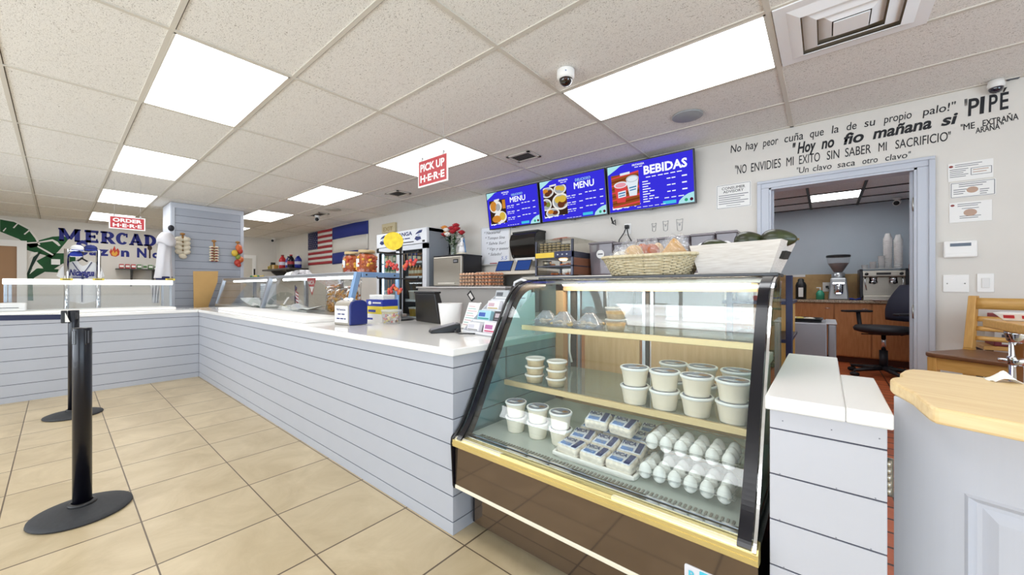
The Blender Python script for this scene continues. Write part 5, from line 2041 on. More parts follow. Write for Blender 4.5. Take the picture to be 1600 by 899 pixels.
# food warmer
wx0, wx1, wy0, wy1 = -2.46, -1.985, 3.36, 3.88
z0 = 1.3185
t = thing('food_warmer', 'glass food warmer with yellow band and blue control panel on the back shelf', 'food warmer', ((wx0 + wx1) / 2, (wy0 + wy1) / 2, z0))
M_fr = mat('warmer_frame', '#595b68', .35, .7)
m = MB()
for x in (wx0, wx1 - .022):
    for y in (wy0, wy1 - .022):
        m.box(x, x + .022, y, y + .022, z0, 1.70)
for z in (z0, 1.42):
    m.box(wx0, wx1, wy0, wy1, z, z + .012)
m.box(wx0, wx1, wy0, wy1, 1.515, 1.575)
m.build('frame', M_fr, t)
m = MB().box(wx0 + .01, wx0 + .25, wy0 - .006, wy0, 1.518, 1.572)
m.build('yellow_band', mat('yellow_decal', '#e8c63f', .4), t)
m = MB().box(wx0 + .265, wx1 - .01, wy0 - .008, wy0, 1.512, 1.58, bev=.004)
for k in range(3):
    m.cyl((wx0 + .30 + k * .055, wy0 - .012, 1.545), (wx0 + .30 + k * .055, wy0 - .007, 1.545), .008, seg=12, mi=1)
m.build('control_panel', [mat('panel_navy', '#20254e', .3), mat('dial_white', '#dcdde3', .4)], t)
m = MB()
m.box(wx0, wx1, wy0, wy0 + .004, 1.58, 1.71).box(wx0, wx0 + .004, wy0, wy1, 1.58, 1.71).box(wx1 - .004, wx1, wy0, wy1, 1.58, 1.71).box(wx0 - .01, wx1 + .01, wy0 - .01, wy1 + .01, 1.71, 1.716)
m.box(wx0 + .022, wx1 - .022, wy0, wy0 + .004, 1.335, 1.512)
m.build('glass_cover', clear('warmer_glass', '#fbfaf6', 1.45), t)
m = MB().box(wx1 - .006, wx1 - .002, wy0 + .022, wy1 - .022, 1.335, 1.512)
tag(m.build('brown_side', mat('warmer_brown', '#8a5a42', .4), t), None)
m = MB()
m.lathe([(0, 0), (.035, 0), (.05, .02), (.045, .03), (0, .032)], ((wx0 + wx1) / 2, wy0 + .2, 1.495), 16)
m.build('heat_lamp', glow('heat_lamp', '#ffc486', 6.0), t)
m = MB()
m.hexa([(wx0 + .12, wy0 + .1, 1.7165), (wx0 + .36, wy0 + .1, 1.7165), (wx0 + .36, wy0 + .26, 1.7165), (wx0 + .12, wy0 + .26, 1.7165)], [(wx0 + .16, wy0 + .13, 1.74), (wx0 + .32, wy0 + .13, 1.745), (wx0 + .32, wy0 + .22, 1.745), (wx0 + .16, wy0 + .22, 1.74)], bev=.006)
tag(m.build('folded_cloth', mat('rust_cloth', '#b5623f', .9)), 'folded rust coloured cloth on top of the food warmer', 'cloth')
# lidded sauce cups inside the top box
proto = None
for i in range(7):
    for k in range(4):
        if i > 4 and k > 2:
            continue
        x = wx0 + .05 + i * .055
        z = 1.581 + k * .027
        if proto is None:
            m = MB()
            m.lathe([(0, 0), (.02, 0), (.024, .017)], seg=14)
            m.lathe([(.0262, .016), (.0265, .024), (0, .0255)], seg=14, mi=1)
            proto = m.build('sauce_cup', [mat('sauce_cream', '#c9b68e', .4), mat('sauce_lid_dark', '#3b362c', .4)], loc=(0, 0, 0))
            o = proto
            o.location = (x, wy0 + .06, z)
        else:
            o = proto.copy(); COL.objects.link(o); o.location = (x, wy0 + .06, z)
        tag(o, f'sauce cup, {ORD[k]} from the bottom in the {ORD[i]} stack inside the warmer top', 'sauce cup', 'stacked sauce cups in the warmer')
M_food = mat('fried_food', '#b4532c', .6, color2='#d08a44', nscale=30)
rr = random.Random(5)
for z, wd, n in ((1.3315, 'lower', 16), (1.4325, 'upper', 10)):
    m = MB()
    for i in range(n):
        M = Matrix.Rotation(rr.uniform(0, 3), 4, 'Z')
        m.ell((wx0 + .16 + rr.uniform(0, .26), wy0 + .06 + rr.uniform(0, .2), z + .014), (.032, .02, .013), 0, 10, 6, M=M)
    tag(m.build('fried_snacks', M_food), f'heap of reddish fried snacks on the {wd} warmer shelf', 'snacks', kind='stuff')
m = MB()
m.lathe([(0, 0), (.045, 0), (.052, .06), (.048, .06), (.042, .006), (0, .006)], (wx0 + .09, wy0 + .1, 1.4325), 20)
tag(m.build('steel_pan', M_steel), 'small steel pan at the left of the upper warmer shelf', 'pan')

# storage bins along the shelf
M_bin = clear('bin_plastic', '#cfc8cc', 1.45, haze=.38, hazecol='#a39ca2')
M_binlid = clear('bin_lid', '#cfc8cc', 1.45, haze=.5, hazecol='#aaa3a8')
bins = [(-1.955, -1.69, 1.66, 'pink', 'leftmost, nearest the food warmer'), (-1.675, -1.44, 1.64, 'red', 'second from the food warmer, with reddish contents'), (-1.425, -1.235, 1.655, 'cream', 'third from the food warmer'), (-1.22, -.95, 1.655, 'cream', 'behind the bread basket'), (-.935, -.745, 1.66, 'cream', 'with a round white label behind the avocado box'), (-.73, -.575, 1.665, 'cream', 'rightmost, nearest the doorway')]
for x0, x1, zt, cn, lab in bins:
    t = thing('storage_bin', f'translucent grey storage bin, {lab}', 'storage bin', ((x0 + x1) / 2, 3.82, 1.3185), 0, 'grey storage bins on the back shelf')
    w_, h_ = x1 - x0, zt - 1.3185
    m = MB()
    e = .004
    m.hexa([(-w_ * .44, -.15, 0), (w_ * .44, -.15, 0), (w_ * .44, .15, 0), (-w_ * .44, .15, 0)], [(-w_ / 2, -.17, h_), (w_ / 2, -.17, h_), (w_ / 2, .17, h_), (-w_ / 2, .17, h_)], bev=.006)
    m.build('tub', M_bin, t, local=True)
    MB().box(-w_ / 2 - .006, w_ / 2 + .006, -.177, .177, h_ + .0005, h_ + .02, bev=.005).build('lid', M_binlid, t, local=True)
    m = MB()
    m.box(-w_ * .4, w_ * .4, -.135, .135, .006, h_ * .42, bev=.01)
    m.build('contents', mat('bin_' + cn, {'pink': '#d9c4bd', 'red': '#b86a66', 'cream': '#d8cfc8'}[cn], .7), t, local=True)
    m = MB()
    n = 18
    m.flat([(.045 * math.cos(2 * math.pi * i / n), -.171 + .0, h_ * .68 + .045 * math.sin(2 * math.pi * i / n)) for i in range(n)], .002, (0, -1, 0))
    m.box(-.028, .028, -.1745, -.172, h_ * .66, h_ * .70, 1)
    m.build('round_label', [M_paper, M_pink], t, local=True)
# ------------------------------------------------------------------ things on the service counter
# glass sneeze guard along the counter
sx0, sx1 = -7.72, -3.32
t = thing('sneeze_guard', 'long sloped glass food counter guard behind the service counter', 'sneeze guard', (-5.5, 1.9, 0))
M_alum = mat('anodised_aluminium', '#a9adb5', .3, .8)
M_film = mat('blue_film_metal', '#8fb3dd', .35, .5)
yb, zb_, yt, zt_ = 1.665, .935, 1.775, 1.315
m = MB()
m.box(sx0, sx1, 1.655, 2.3, 0, .9, bev=.004)
m.build('base_cabinet', mat('guard_base', '#8f949b', .45, .4), t)
MB().box(sx0, sx1, 1.655, 2.3, .901, .93, bev=.003).build('steel_deck', mat('deck_steel', '#c3c3c0', .3, .6), t)
for x0, x1 in ((sx0, -5.56), (-5.55, sx1)):
    m = MB()
    m.prism([(yb, zb_), (yb + .008, zb_), (yt + .008, zt_), (yt, zt_)], 'x', x0 + .01, x1 - .01)
    m.build('sloped_glass', clear('guard_glass', '#f6f8f8', 1.5, haze=.0), t)


def slope_post(x, w, mt, name):
    m = MB()
    m.prism([(yb - .012, zb_ - .004), (yb + .035, zb_ - .004), (yt + .03, zt_ + .03), (yt - .02, zt_ + .03)], 'x', x - w / 2, x + w / 2, bev=.003)
    m.build(name, mt, t)


slope_post(-7.7, .03, M_alum, 'end_post')
slope_post(-5.555, .06, M_alum, 'sloped_post')
slope_post(-3.335, .05, M_film, 'end_post')
MB().box(sx0, sx1, yt - .018, yt + .03, zt_, zt_ + .032, bev=.004).build('front_rail', M_alum, t)
MB().box(sx0, -3.62, yt + .031, 2.24, zt_ + .006, zt_ + .022).build('top_shelf', mat('guard_top', '#b5b0a6', .35, .3), t)
m = MB()
m.box(-3.36, -3.31, yt + .031, 2.24, zt_ - .02, zt_ + .03, bev=.004)
m.box(-3.36, -3.31, 2.19, 2.24, .93, zt_ - .021, bev=.004)
for y in (1.85, 2.15):
    m.cyl((-3.309, y, zt_ + .005), (-3.305, y, zt_ + .005), .008, seg=10, mi=1)
m.build('blue_frame', [M_film, M_black], t)
for x in (-7.7, -5.555, -4.55):
    MB().box(x - .03, x + .03, 2.19, 2.23, .93, zt_ + .005, bev=.003).build('rear_post', M_alum, t)
m = MB()
for a, b in ((-7.55, -5.7), (-5.4, -3.5)):
    m.cyl((a, yt + .1, zt_ - .015), (b, yt + .1, zt_ - .015), .014, seg=10)
m.build('strip_lamp', glow('guard_tube', '#f6faff', 9.0), t)

# inside / behind the guard
def bag_of_chips(x, y, z, rz, label, w=.24, h=.27, col='#dca318'):
    t = thing('snack_bag', label, 'snack bag', (x, y, z), rz, 'clear bags of plantain chips')
    m = MB()
    m.sheet(lambda s, u: Vector(((s - .5) * w * (.9 + .1 * math.cos(6 * u)), -.06 * math.sin(math.pi * s) ** .6 * math.sin(math.pi * min(1, u * 1.05)) ** .5, u * h)), 12, 12, th=.001)
    m.sheet(lambda s, u: Vector(((s - .5) * w * (.9 + .1 * math.cos(6 * u)), .06 * math.sin(math.pi * s) ** .6 * math.sin(math.pi * min(1, u * 1.05)) ** .5, u * h)), 12, 12, th=.001)
    m.build('bag', clear('chip_bag', '#ffffff', 1.3, haze=.0, hazecol='#e8e4d8', rough=.1), t, local=True)
    m = MB()
    rr = random.Random(int(abs(x) * 1000))
    for i in range(46):
        u = rr.uniform(.05, .82)
        a = rr.uniform(-1, 1)
        M = Matrix.Rotation(rr.uniform(0, 3.1), 4, 'X') @ Matrix.Rotation(rr.uniform(0, 3.1), 4, 'Y')
        m.ell((a * w * .36, rr.uniform(-.03, .03) * (1 - abs(a) * .6), u * h), (.035, .013, .004), 0, 8, 4, M=M)
    tag(m.build('plantain_chips', mat('plantain_' + col[1:], col, .5, color2='#b0641c', nscale=25), t, local=True), kind='stuff')


for x, y, z, wd in ((-4.22, 1.95, .9305, 'leftmost'), (-3.98, 1.93, .9305, 'middle'), (-3.73, 1.93, .9305, 'rightmost')):
    bag_of_chips(x, y, z, .0, f'clear bag of yellow plantain chips behind the guard, {wd} of the front row')
for x, wd, c in ((-4.45, 'yellow', '#dfa81c'), (-4.02, 'reddish', '#c2521c')):
    bag_of_chips(x, 2.08, .9305, .1, f'taller bag of {wd} chips at the rear of the guard', .36, .36, c)
p = at_y(478, 437, 1.80)
t = thing('pennant', 'small red and white triangular pennant hanging inside the sloped guard glass', 'pennant', (p.x, 1.86, 1.31))
MB().flat([(-.13, 0, 0), (.13, 0, 0), (.02, 0, -.2)], .003, (0, -1, 0)).build('cloth', mat('pennant_red', '#b92f3a', .8), t, local=True)
m = MB()
m.text('NICA', (-.085, -.0035, -.075), X_, Z_, .17, .045, 0, .03)
m.flat([(-.04, -.0035, -.1), (.075, -.0035, -.1), (.022, -.0035, -.17)], .001, (0, -1, 0))
m.build('white_print', M_fw, t, local=True)
t = thing('paper_tray_stack', 'white sheets and tray lids lying inside the guard near its middle post', 'tray', (-4.75, 1.85, .9305))
m = MB()
m.sheet(lambda s, u: Vector(((s - .5) * .8, (u - .5) * .22, .02 + .05 * (2 * s - 1) ** 2 * u + .01 * math.sin(s * 9))), 20, 6, th=.004)
m.build('top_sheet', M_paper, t, local=True)
MB().box(-.36, .36, -.1, .1, 0, .014, bev=.004).build('lower_sheets', M_white, t, local=True)
t = thing('bent_white_lid', 'white bent plastic lid inside the left half of the guard', 'lid', (-6.15, 1.83, .9305))
m = MB()
m.sheet(lambda s, u: Vector(((s - .5) * .9, (u - .5) * .24, .004 + .11 * (1 - s) ** 3 + .03 * s * math.sin(s * 6) ** 2)), 24, 6, th=.005)
m.build('lid', M_white, t, local=True)
m = MB().box(-.03, .05, -.03, .03, 0, .012).build('foot', M_white, t, local=True)
t = thing('louvred_unit', 'small pale louvred cooling unit standing behind the guard glass, left half', 'cooling unit', (-6.55, 2.06, .9305))
MB().box(-.16, .16, -.06, .06, 0, .33, bev=.012).build('housing', mat('unit_grey', '#d3d5d6', .5), t, local=True)
m = MB()
for k in range(9):
    m.box(-.13, .13, -.068, -.058, .04 + k * .03, .053 + k * .03, bev=.002)
m.build('louvre', mat('unit_slat', '#aeb2b6', .5), t, local=True)
t = thing('table_flag', 'small striped table flag on a stick inside the guard', 'table flag', (-5.32, 1.98, .9305))
MB().lathe([(0, 0), (.03, 0), (.03, .01), (.006, .014), (.005, .3), (0, .302)], seg=12).build('stick', M_black, t, local=True)
m = MB()
for i in range(7):
    m.sheet(lambda s, u: Vector((.006 + .16 * s, -.03 * s + .015 * math.sin(s * 7), .29 - .02 * i - .02 * u - .09 * s)), 8, 1, th=.0015, mi=i % 2)
m.sheet(lambda s, u: Vector((.006 + .07 * s, -.03 * s * .45 + .015 * math.sin(s * 3) - .003, .291 - .075 * u - .04 * s)), 6, 2, th=.0015, mi=2)
m.build('cloth', [M_red, M_fw, M_fb], t, local=True)

# on top of the guard
M_pick = mat('pickled_vegetables', '#c26a2c', .45, color2='#8e2f1c', nscale=38)
for x, wd, colr in ((-3.93, 'left', '#c98a3e'), (-3.73, 'right', '#c97a35')):
    pass
for k, (x, wd) in enumerate(((at_y(551, 410, 1.98).x, 'left'), (at_y(573, 410, 1.98).x, 'right'))):
    t = thing('pickle_jar', f'{wd} one of two large glass jars of orange pickles on the guard top', 'pickle jar', (x, 1.98, zt_ + .0225), 0, 'large pickle jars on the guard')
    r, h = .095, .235
    MB().lathe([(0, .0), (r, .0), (r * 1.02, .02), (r * 1.02, h * .74), (r * .8, h * .86), (r * .78, h * .9)], seg=28).build('glass', clear('jar_glass', '#fbf6ee', 1.45), t, local=True)
    m = MB()
    m.lathe([(0, .005), (r * .96, .005), (r * .97, h * .72), (r * .7, h * .83), (0, h * .84)], seg=28)
    rr = random.Random(k)
    for i in range(40):
        a, zz = rr.uniform(0, 6.28), rr.uniform(.02, h * .72)
        m.ell((r * .93 * math.cos(a), r * .93 * math.sin(a), zz), (.017, .017, .013), rr.choice((0, 1, 1, 2)), 8, 5)
    m.build('pickles', [M_pick, mat('pickle_yellow', '#dca63c', .45), mat('pickle_red', '#b23a22', .45)], t, local=True)
    MB().lathe([(r * .8, h * .88), (r * .84, h * .89), (r * .84, h * .985), (r * .8, h), (0, h)], seg=28).build('lid', mat('tan_lid', '#bfa77c', .5), t, local=True)
    m = MB()
    m.sheet(lambda s, u: Vector((r * 1.035 * math.cos(-2.2 + s * .9), r * 1.035 * math.sin(-2.2 + s * .9), h * .28 + h * .34 * u)), 8, 1, th=.001)
    m.build('paper_label', M_paper, t, local=True)
p = at_y(462, 432, 1.95)
t = thing('flat_carton', 'flat white carton with a dark pouch on top, lying on the guard top', 'carton', (p.x, 1.98, zt_ + .0225))
MB().hexa([(-.24, -.1, 0), (.0, -.1, 0), (.0, .1, 0), (-.24, .1, 0)], [(-.19, -.07, .055), (-.02, -.07, .07), (-.02, .09, .07), (-.19, .09, .055)], bev=.004).build('carton', M_paper, t, local=True)
m = MB()
m.hexa([(.01, -.1, 0), (.26, -.1, 0), (.26, .1, 0), (.01, .1, 0)], [(.03, -.06, .08), (.16, -.05, .085), (.16, .08, .085), (.03, .08, .08)], bev=.01)
m.build('dark_pouch', mat('foil_dark', '#5a565c', .35, .3, color2='#c9c6c8', nscale=30), t, local=True)
p = at_y(397, 437, 1.95)
m = MB()
rr = random.Random(9)
for i in range(26):
    m.ell((p.x + rr.uniform(-.16, .3), 1.95 + rr.uniform(-.05, .08), zt_ + .04 + rr.uniform(0, .02)), (.03, .016, .016), rr.choice((0, 0, 1)), 8, 5)
tag(m.build('garland', [mat('garland_green', '#2f6a3c', .6), mat('garland_yellow', '#c9a93a', .6)]), 'small green garland lying along the guard top under the soda shelf', 'garland', kind='stuff')

# cardboard sheet at the counter corner
a, b = at_y(300, 423, 1.72), at_y(341, 423, 1.72)
m = MB()
xa, xb = -8.05, -7.0
q = [at_x(u, v, -7.95) for u, v in ((302, 424), (341, 424), (340, 440), (326, 478))]
q += [Vector((-7.95, q[-1].y, 0)), Vector((-7.95, q[0].y + .02, 0))]
m.flat([(p_.x, p_.y, p_.z) for p_ in q], .02, (-1, 0, 0))
tag(m.build('cardboard_sheet', mat('kraft_board', '#cfa567', .7, noise=.06, nscale=6)), 'tan cardboard sheet standing at the counter corner before the column', 'cardboard')

# napkin dispenser
t = thing('napkin_dispenser', 'dark blue napkin dispenser with a printed white face on the counter', 'napkin dispenser', (-2.93, 1.50, CZ + .0005), .12)
pr = [(-.075, 0), (.075, 0), (.075, .15), (.06, .178), (.03, .19), (-.03, .19), (-.06, .178), (-.075, .15)]
MB().prism([(y, z) for y, z in pr], 'x', -.10, .10, bev=.006).build('chrome_body', M_steel, t, local=True)
MB().prism([(y * 1.04, z * 1.02 + .002) for y, z in pr], 'x', .095, .115, bev=.006).build('blue_shell', mat('dispenser_blue', '#1e2a6e', .35), t, local=True)
MB().box(-.085, .085, -.0795, -.0765, .02, .15).build('printed_card', M_paper, t, local=True)
m = MB()
m.text('FRITANGA', (-.06, -.0798, .112), X_, Z_, .12, .017, 0, .02)
for z_, ws in ((.08, (-.045, -.005, .005, .045)), (.045, (-.06, -.02, -.012, .03, .038, .06))):
    for i in range(0, len(ws), 2):
        m.box(ws[i], ws[i + 1], -.0806, -.0795, z_, z_ + .011)
m.build('lettering', mat('print_navy', '#39406e', .6), t, local=True)
m = MB()
m.sheet(lambda s, u: Vector(((s - .5) * .12, -.03 + .05 * u, .191 + .018 * math.sin(u * 3) + .006 * math.sin(s * 12))), 10, 6, th=.001)
m.build('napkins', M_paper, t, local=True)

# carton of napkins
t = thing('printed_carton', 'white, yellow and blue printed carton with folded napkins on top, behind the dispenser', 'carton', (-2.96, 1.80, CZ + .0005), .1)
m = MB()
m.box(-.11, .11, -.08, .08, 0, .07, 0).box(-.11, .11, -.08, .08, .07, .135, 1).box(-.11, .11, -.08, .08, .135, .19, 2)
m.box(-.02, .09, -.0812, -.0795, .158, .17, 0)
m.ell((-.06, -.08, .163), (.022, .002, .016), 0, 12, 8)
m.box(-.08, .02, -.0812, -.0795, .085, .105, 2)
m.box(-.09, -.02, -.0812, -.0795, .02, .035, 2)
m.build('box', [M_paper, mat('carton_yellow', '#e5cf3e', .5), mat('carton_blue', '#25379a', .5)], t, local=True)
m = MB()
for k in range(3):
    m.box(-.095, .095, -.06, .06, .191 + k * .014, .204 + k * .014, bev=.004)
m.build('napkin_stack', M_paper, t, local=True)

# round tub of sweets
t = thing('sweets_tub', 'clear round tub of wrapped sweets on the counter before the black stand', 'sweets tub', (-2.735, 1.75, CZ + .0005))
MB().lathe([(0, 0), (.072, 0), (.08, .1), (.078, .1), (.07, .004), (0, .004)], seg=28).build('tub', clear('sweets_tub', '#ffffff', 1.45, haze=.1), t, local=True)
MB().lathe([(.08, .098), (.085, .102), (.085, .114), (0, .116)], seg=28).build('lid', clear('sweets_lid', '#ffffff', 1.45, haze=.35, hazecol='#dfe8ee'), t, local=True)
m = MB()
rr = random.Random(4)
for i in range(70):
    a, r_ = rr.uniform(0, 6.28), .062 * math.sqrt(rr.random())
    m.ell((r_ * math.cos(a), r_ * math.sin(a), .012 + rr.random() * .06), (.012, .009, .008), rr.randrange(4), 8, 4)
tag(m.build('sweets', [mat('sweet_red', '#c8433c', .4), mat('sweet_white', '#e9e3d9', .4), mat('sweet_yellow', '#d8c04a', .4), mat('sweet_brown', '#7a4a33', .4)], t, local=True), kind='stuff')

# bracelet / sweets stand
t = thing('display_stand', 'black countertop stand with yellow round topper and hanging red sweets', 'display stand', (-2.98, 2.0, CZ + .0005))
MB().lathe([(0, 0), (.118, 0), (.12, .008), (.11, .018), (.03, .024), (0, .024)], seg=32).build('base', M_black, t, local=True)
MB().cyl((0, 0, .02), (0, 0, .70), .011, seg=12).build('pole', M_black, t, local=True)
m = MB()
for z, L in ((.60, .24), (.375, .24)):
    for a in (0, math.pi, math.pi / 2, -math.pi / 2):
        dx, dy = math.cos(a + .05), math.sin(a + .05)
        m.tube([(0, 0, z), (dx * L, dy * L, z), (dx * (L + .006), dy * (L + .006), z + .015)], .0055, 8)
m.build('arms', M_black, t, local=True)
n = 28
m = MB()
m.flat([(-.03 + .086 * math.cos(2 * math.pi * i / n) * .64, -.055 + .086 * math.cos(2 * math.pi * i / n) * .77, .715 + .082 * math.sin(2 * math.pi * i / n)) for i in range(n)], .004, (.77, -.64, 0))
m.build('round_topper', mat('topper_yellow', '#ecd32f', .5, color2='#d9b923', nscale=30), t, local=True)
hang = []
rr = random.Random(21)
for z, xs in ((.60, (-.22, -.17, -.115, -.06, .06, .11, .16, .215)), (.375, (-.2, -.15, -.1, -.05, .0))):
    for x in xs:
        m = MB()
        L = rr.uniform(.04, .09)
        m.cyl((x, .01 * rr.uniform(-1, 1), z), (x, 0, z - L), .0015, seg=5, mi=2)
        for k in range(3):
            m.ell((x + rr.uniform(-.012, .012), rr.uniform(-.015, .01), z - L - .02 - k * .018), (.017, .014, .017), rr.choice((0, 0, 1)), 8, 6)
        m.build('hanging_sweet', [mat('sweet_red', '#c8433c', .4), mat('sweet_orange', '#d5703c', .4), mat('string_tan', '#b9a07a', .7)], t, local=True)

# till screen seen from behind
t = thing('till_screen', 'black till screen seen from behind, on the counter beside the white bucket', 'till', (-2.58, 1.99, CZ + .0005), -.15)
m = MB()
m.hexa([(-.2, .0, 0), (.2, .0, 0), (.16, .10, 0), (-.16, .10, 0)], [(-.165, -.03, .245), (.165, -.03, .245), (.165, .02, .25), (-.165, .02, .25)], bev=.006)
m.build('rear_shell', mat('till_black', '#1d1b1a', .35), t, local=True)
MB().box(-.172, .172, -.036, .03, .246, .262, bev=.004).build('top_edge', M_black, t, local=True)
MB().box(-.10, .10, .02, .14, 0, .012, bev=.004).build('foot', M_black, t, local=True)

# white bucket
t = thing('white_bucket', 'plain white tapered tip bucket on the counter beside the card terminal', 'bucket', (-2.14, 1.86, CZ + .0005))
MB().lathe([(0, 0), (.066, 0), (.088, .175), (.0895, .178), (.086, .178), (.063, .004), (0, .004)], seg=4 * 8).build('bucket', mat('bucket_white', '#ece9e6', .35), t, local=True)

# card terminal
t = thing('card_terminal', 'black and grey card terminal leaning on the counter beside the snack rack', 'card terminal', (-1.93, 1.63, CZ + .0005), -.5)
MB().hexa([(-.05, -.1, 0), (.05, -.1, 0), (.05, .1, 0), (-.05, .1, 0)], [(-.045, -.095, .018), (.045, -.095, .018), (.048, .095, .06), (-.048, .095, .06)], bev=.006).build('body', M_black, t, local=True)
m = MB()
M = Matrix.Rotation(math.atan2(.042, .19), 4, 'X')
m.box(-.04, .04, -.085, .08, .037, .044, bev=.003, M=M)
m.build('grey_face', mat('terminal_grey', '#77757a', .4), t, local=True)
m = MB()
m.tube([(.05, .06, .02), (.08, .07, .03), (.11, .04, .012), (.16, .06, .006), (.2, .15, .006)], .004, 8)
m.build('cable', M_black, t, local=True)

# stepped accessory rack
rx, ry = -1.62, 1.86
t = thing('stepped_rack', 'clear stepped counter rack of packets beside the display case', 'display rack', (rx, ry, CZ + .0005), -.12)
M_acr = mat('rack_white', '#dcdde0', .3)
m = MB()
steps = [(-.2, .0), (-.12, .065), (-.04, .13), (.04, .195)]
for y, z in steps:
    m.box(-.17, .17, y, y + .075, z, z + .006)
    m.box(-.17, .17, y, y + .004, z, z + .02)
    m.box(-.17, .17, y + .072, y + .078, z, z + .069)
for x in (-.172, .169):
    m.prism([(-.2, 0), (.12, 0), (.12, .26), (.04, .21), (-.2, .02)], 'x', x, x + .003)
m.build('frame', M_acr, t, local=True)
ca, sa = math.cos(-.12), math.sin(-.12)


def packet(lx, ly, lz, w, h, d, cols, label):
    wx, wy = rx + ca * lx - sa * ly, ry + sa * lx + ca * ly
    t2 = thing('packet', label, 'packet', (wx, wy, CZ + .001 + lz), -.12, 'packets on the stepped rack')
    M = Matrix.Rotation(-.28, 4, 'X')
    MB().box(-w / 2, w / 2, -d / 2, d / 2, .006, h + .006, bev=.003, M=M).build('card', mat('packet_' + cols[0][1:], cols[0], .35), t2, local=True)
    m = MB()
    m.box(-w * .4, w * .1, -d / 2 - .001, -d / 2 + .001, h * .45, h * .85, M=M)
    m.box(-w * .4, w * .42, -d / 2 - .001, -d / 2 + .001, h * .2, h * .32, mi=1, M=M)
    m.build('print', [mat('packet_' + cols[1][1:], cols[1], .4), mat('packet_' + cols[2][1:], cols[2], .4)], t2, local=True)


W1, K1 = '#e4e2e6', '#4a4850'
packet(-.10, -.165, .008, .12, .055, .03, (W1, '#c9c7cf', '#8b8a86'), 'white and grey packet at the lower left step of the rack')
packet(.07, -.165, .008, .14, .065, .02, ('#f0dfe6', '#b06a9c', '#c94a6a'), 'pale pink card packet at the lower right step of the rack')
packet(-.09, -.085, .072, .13, .065, .03, ('#9fcbd6', '#3656a8', '#2a8f86'), 'teal and blue packet on the second step of the rack')
packet(.075, -.085, .072, .13, .065, .03, ('#3a363c', '#b5a8ad', '#6f666e'), 'dark packet with pale print on the second step of the rack')
packet(-.09, -.005, .137, .12, .06, .03, (W1, '#c8a7b0', '#b9a25c'), 'white packet with tan print on the third step of the rack')
packet(.075, -.005, .137, .13, .06, .03, ('#e9e8ea', '#57545c', '#a9a7ad'), 'white packet with black print on the third step of the rack')
packet(-.09, .075, .202, .13, .065, .04, ('#aeb2b6', '#55585e', '#e6e8ea'), 'grey mottled packet on the top step of the rack')
packet(.075, .075, .202, .15, .075, .03, ('#f1f0f2', '#c9c9cf', '#9a9aa2'), 'plain white packet on the top step of the rack')
m = MB()
wx, wy = rx + ca * .02 - sa * .15, ry + sa * .02 + ca * .15
m.tube([(wx - .07, wy, 1.19), (wx - .06, wy, 1.235), (wx, wy, 1.255), (wx + .06, wy, 1.235), (wx + .07, wy, 1.19)], .009, 10)
m.ell((wx - .07, wy, 1.18), (.018, .03, .035), 1, 12, 8)
m.ell((wx + .07, wy, 1.18), (.018, .03, .035), 1, 12, 8)
tag(m.build('headphones', [mat('headphone_white', '#dfe0e4', .35), M_black]), 'white headphones with black pads hooked on top of the stepped rack', 'headphones')
t = thing('paper_menu', 'white printed menu sheet in a clear holder left of the stepped rack', 'menu holder', (-1.93, 1.83, CZ + .0005), -.25)
M = Matrix.Rotation(-.35, 4, 'X')
MB().box(-.085, .085, -.003, .003, .004, .2, M=M).build('holder', clear('acrylic', '#ffffff', 1.45, haze=.15), t, local=True)
m = MB().box(-.08, .08, -.005, -.0035, .008, .196, M=M)
for k in range(9):
    m.box(-.065, .065 - .02 * (k % 3), -.0062, -.005, .03 + k * .017, .035 + k * .017, mi=1 + (k % 2), M=M)
m.build('sheet', [M_paper, mat('print_pink', '#c7a0a4', .6), mat('print_teal', '#8bb5b0', .6)], t, local=True)
MB().box(-.085, .085, -.02, .08, 0, .004).build('foot', clear('acrylic', '#ffffff', 1.45, haze=.15), t, local=True)

# ---- on top of the display case
TOPZ = 1.2625
t = thing('bread_basket', 'woven cream basket on the display case top, left of the white box', 'basket', (-.715, 2.02, TOPZ))
M_wk = mat('cream_wicker', '#d8cdb0', .7, color2='#bba880', nscale=60)
M_wk2 = mat('rust_wicker', '#a4553a', .7)
bw0, bw1, bd0, bd1, bh = .195, .245, .085, .125, .10


def basket_ring(z, off=0.0, wv=0.0, n=72, ph=0):
    f = z / bh
    a, b = bw0 + (bw1 - bw0) * f + off, bd0 + (bd1 - bd0) * f + off
    pts = []
    for i in range(n):
        th_ = 2 * math.pi * i / n
        c, s = math.cos(th_), math.sin(th_)
        e = .45
        x = a * math.copysign(abs(c) ** e, c)
        y = b * math.copysign(abs(s) ** e, s)
        k = wv * (1 if (i // 2 + ph) % 2 else -1)
        pts.append((x + k * c, y + k * s, z))
    return pts


m = MB()
for r_ in range(13):
    m.tube(basket_ring(.006 + r_ * .0072, 0, .0035, 72, r_), .0042, 5, closed=True)
m.build('weave', M_wk, t, local=True)
m = MB()
ring0, ring1 = basket_ring(0), basket_ring(bh)
for i in range(0, 72, 2):
    m.tube([ring0[i], ring1[i]], .003, 5)
m.build('stakes', mat('dark_stake', '#a59a80', .7), t, local=True)
m = MB()
m.tube(basket_ring(bh, .003), .0085, 8, closed=True)
m.build('rim', M_wk, t, local=True)
m = MB()
m.prism([(p_[0], p_[1]) for p_ in basket_ring(0)], 'z', .0, .006)
m.build('bottom', M_wk, t, local=True)
for k in range(3):
    pass


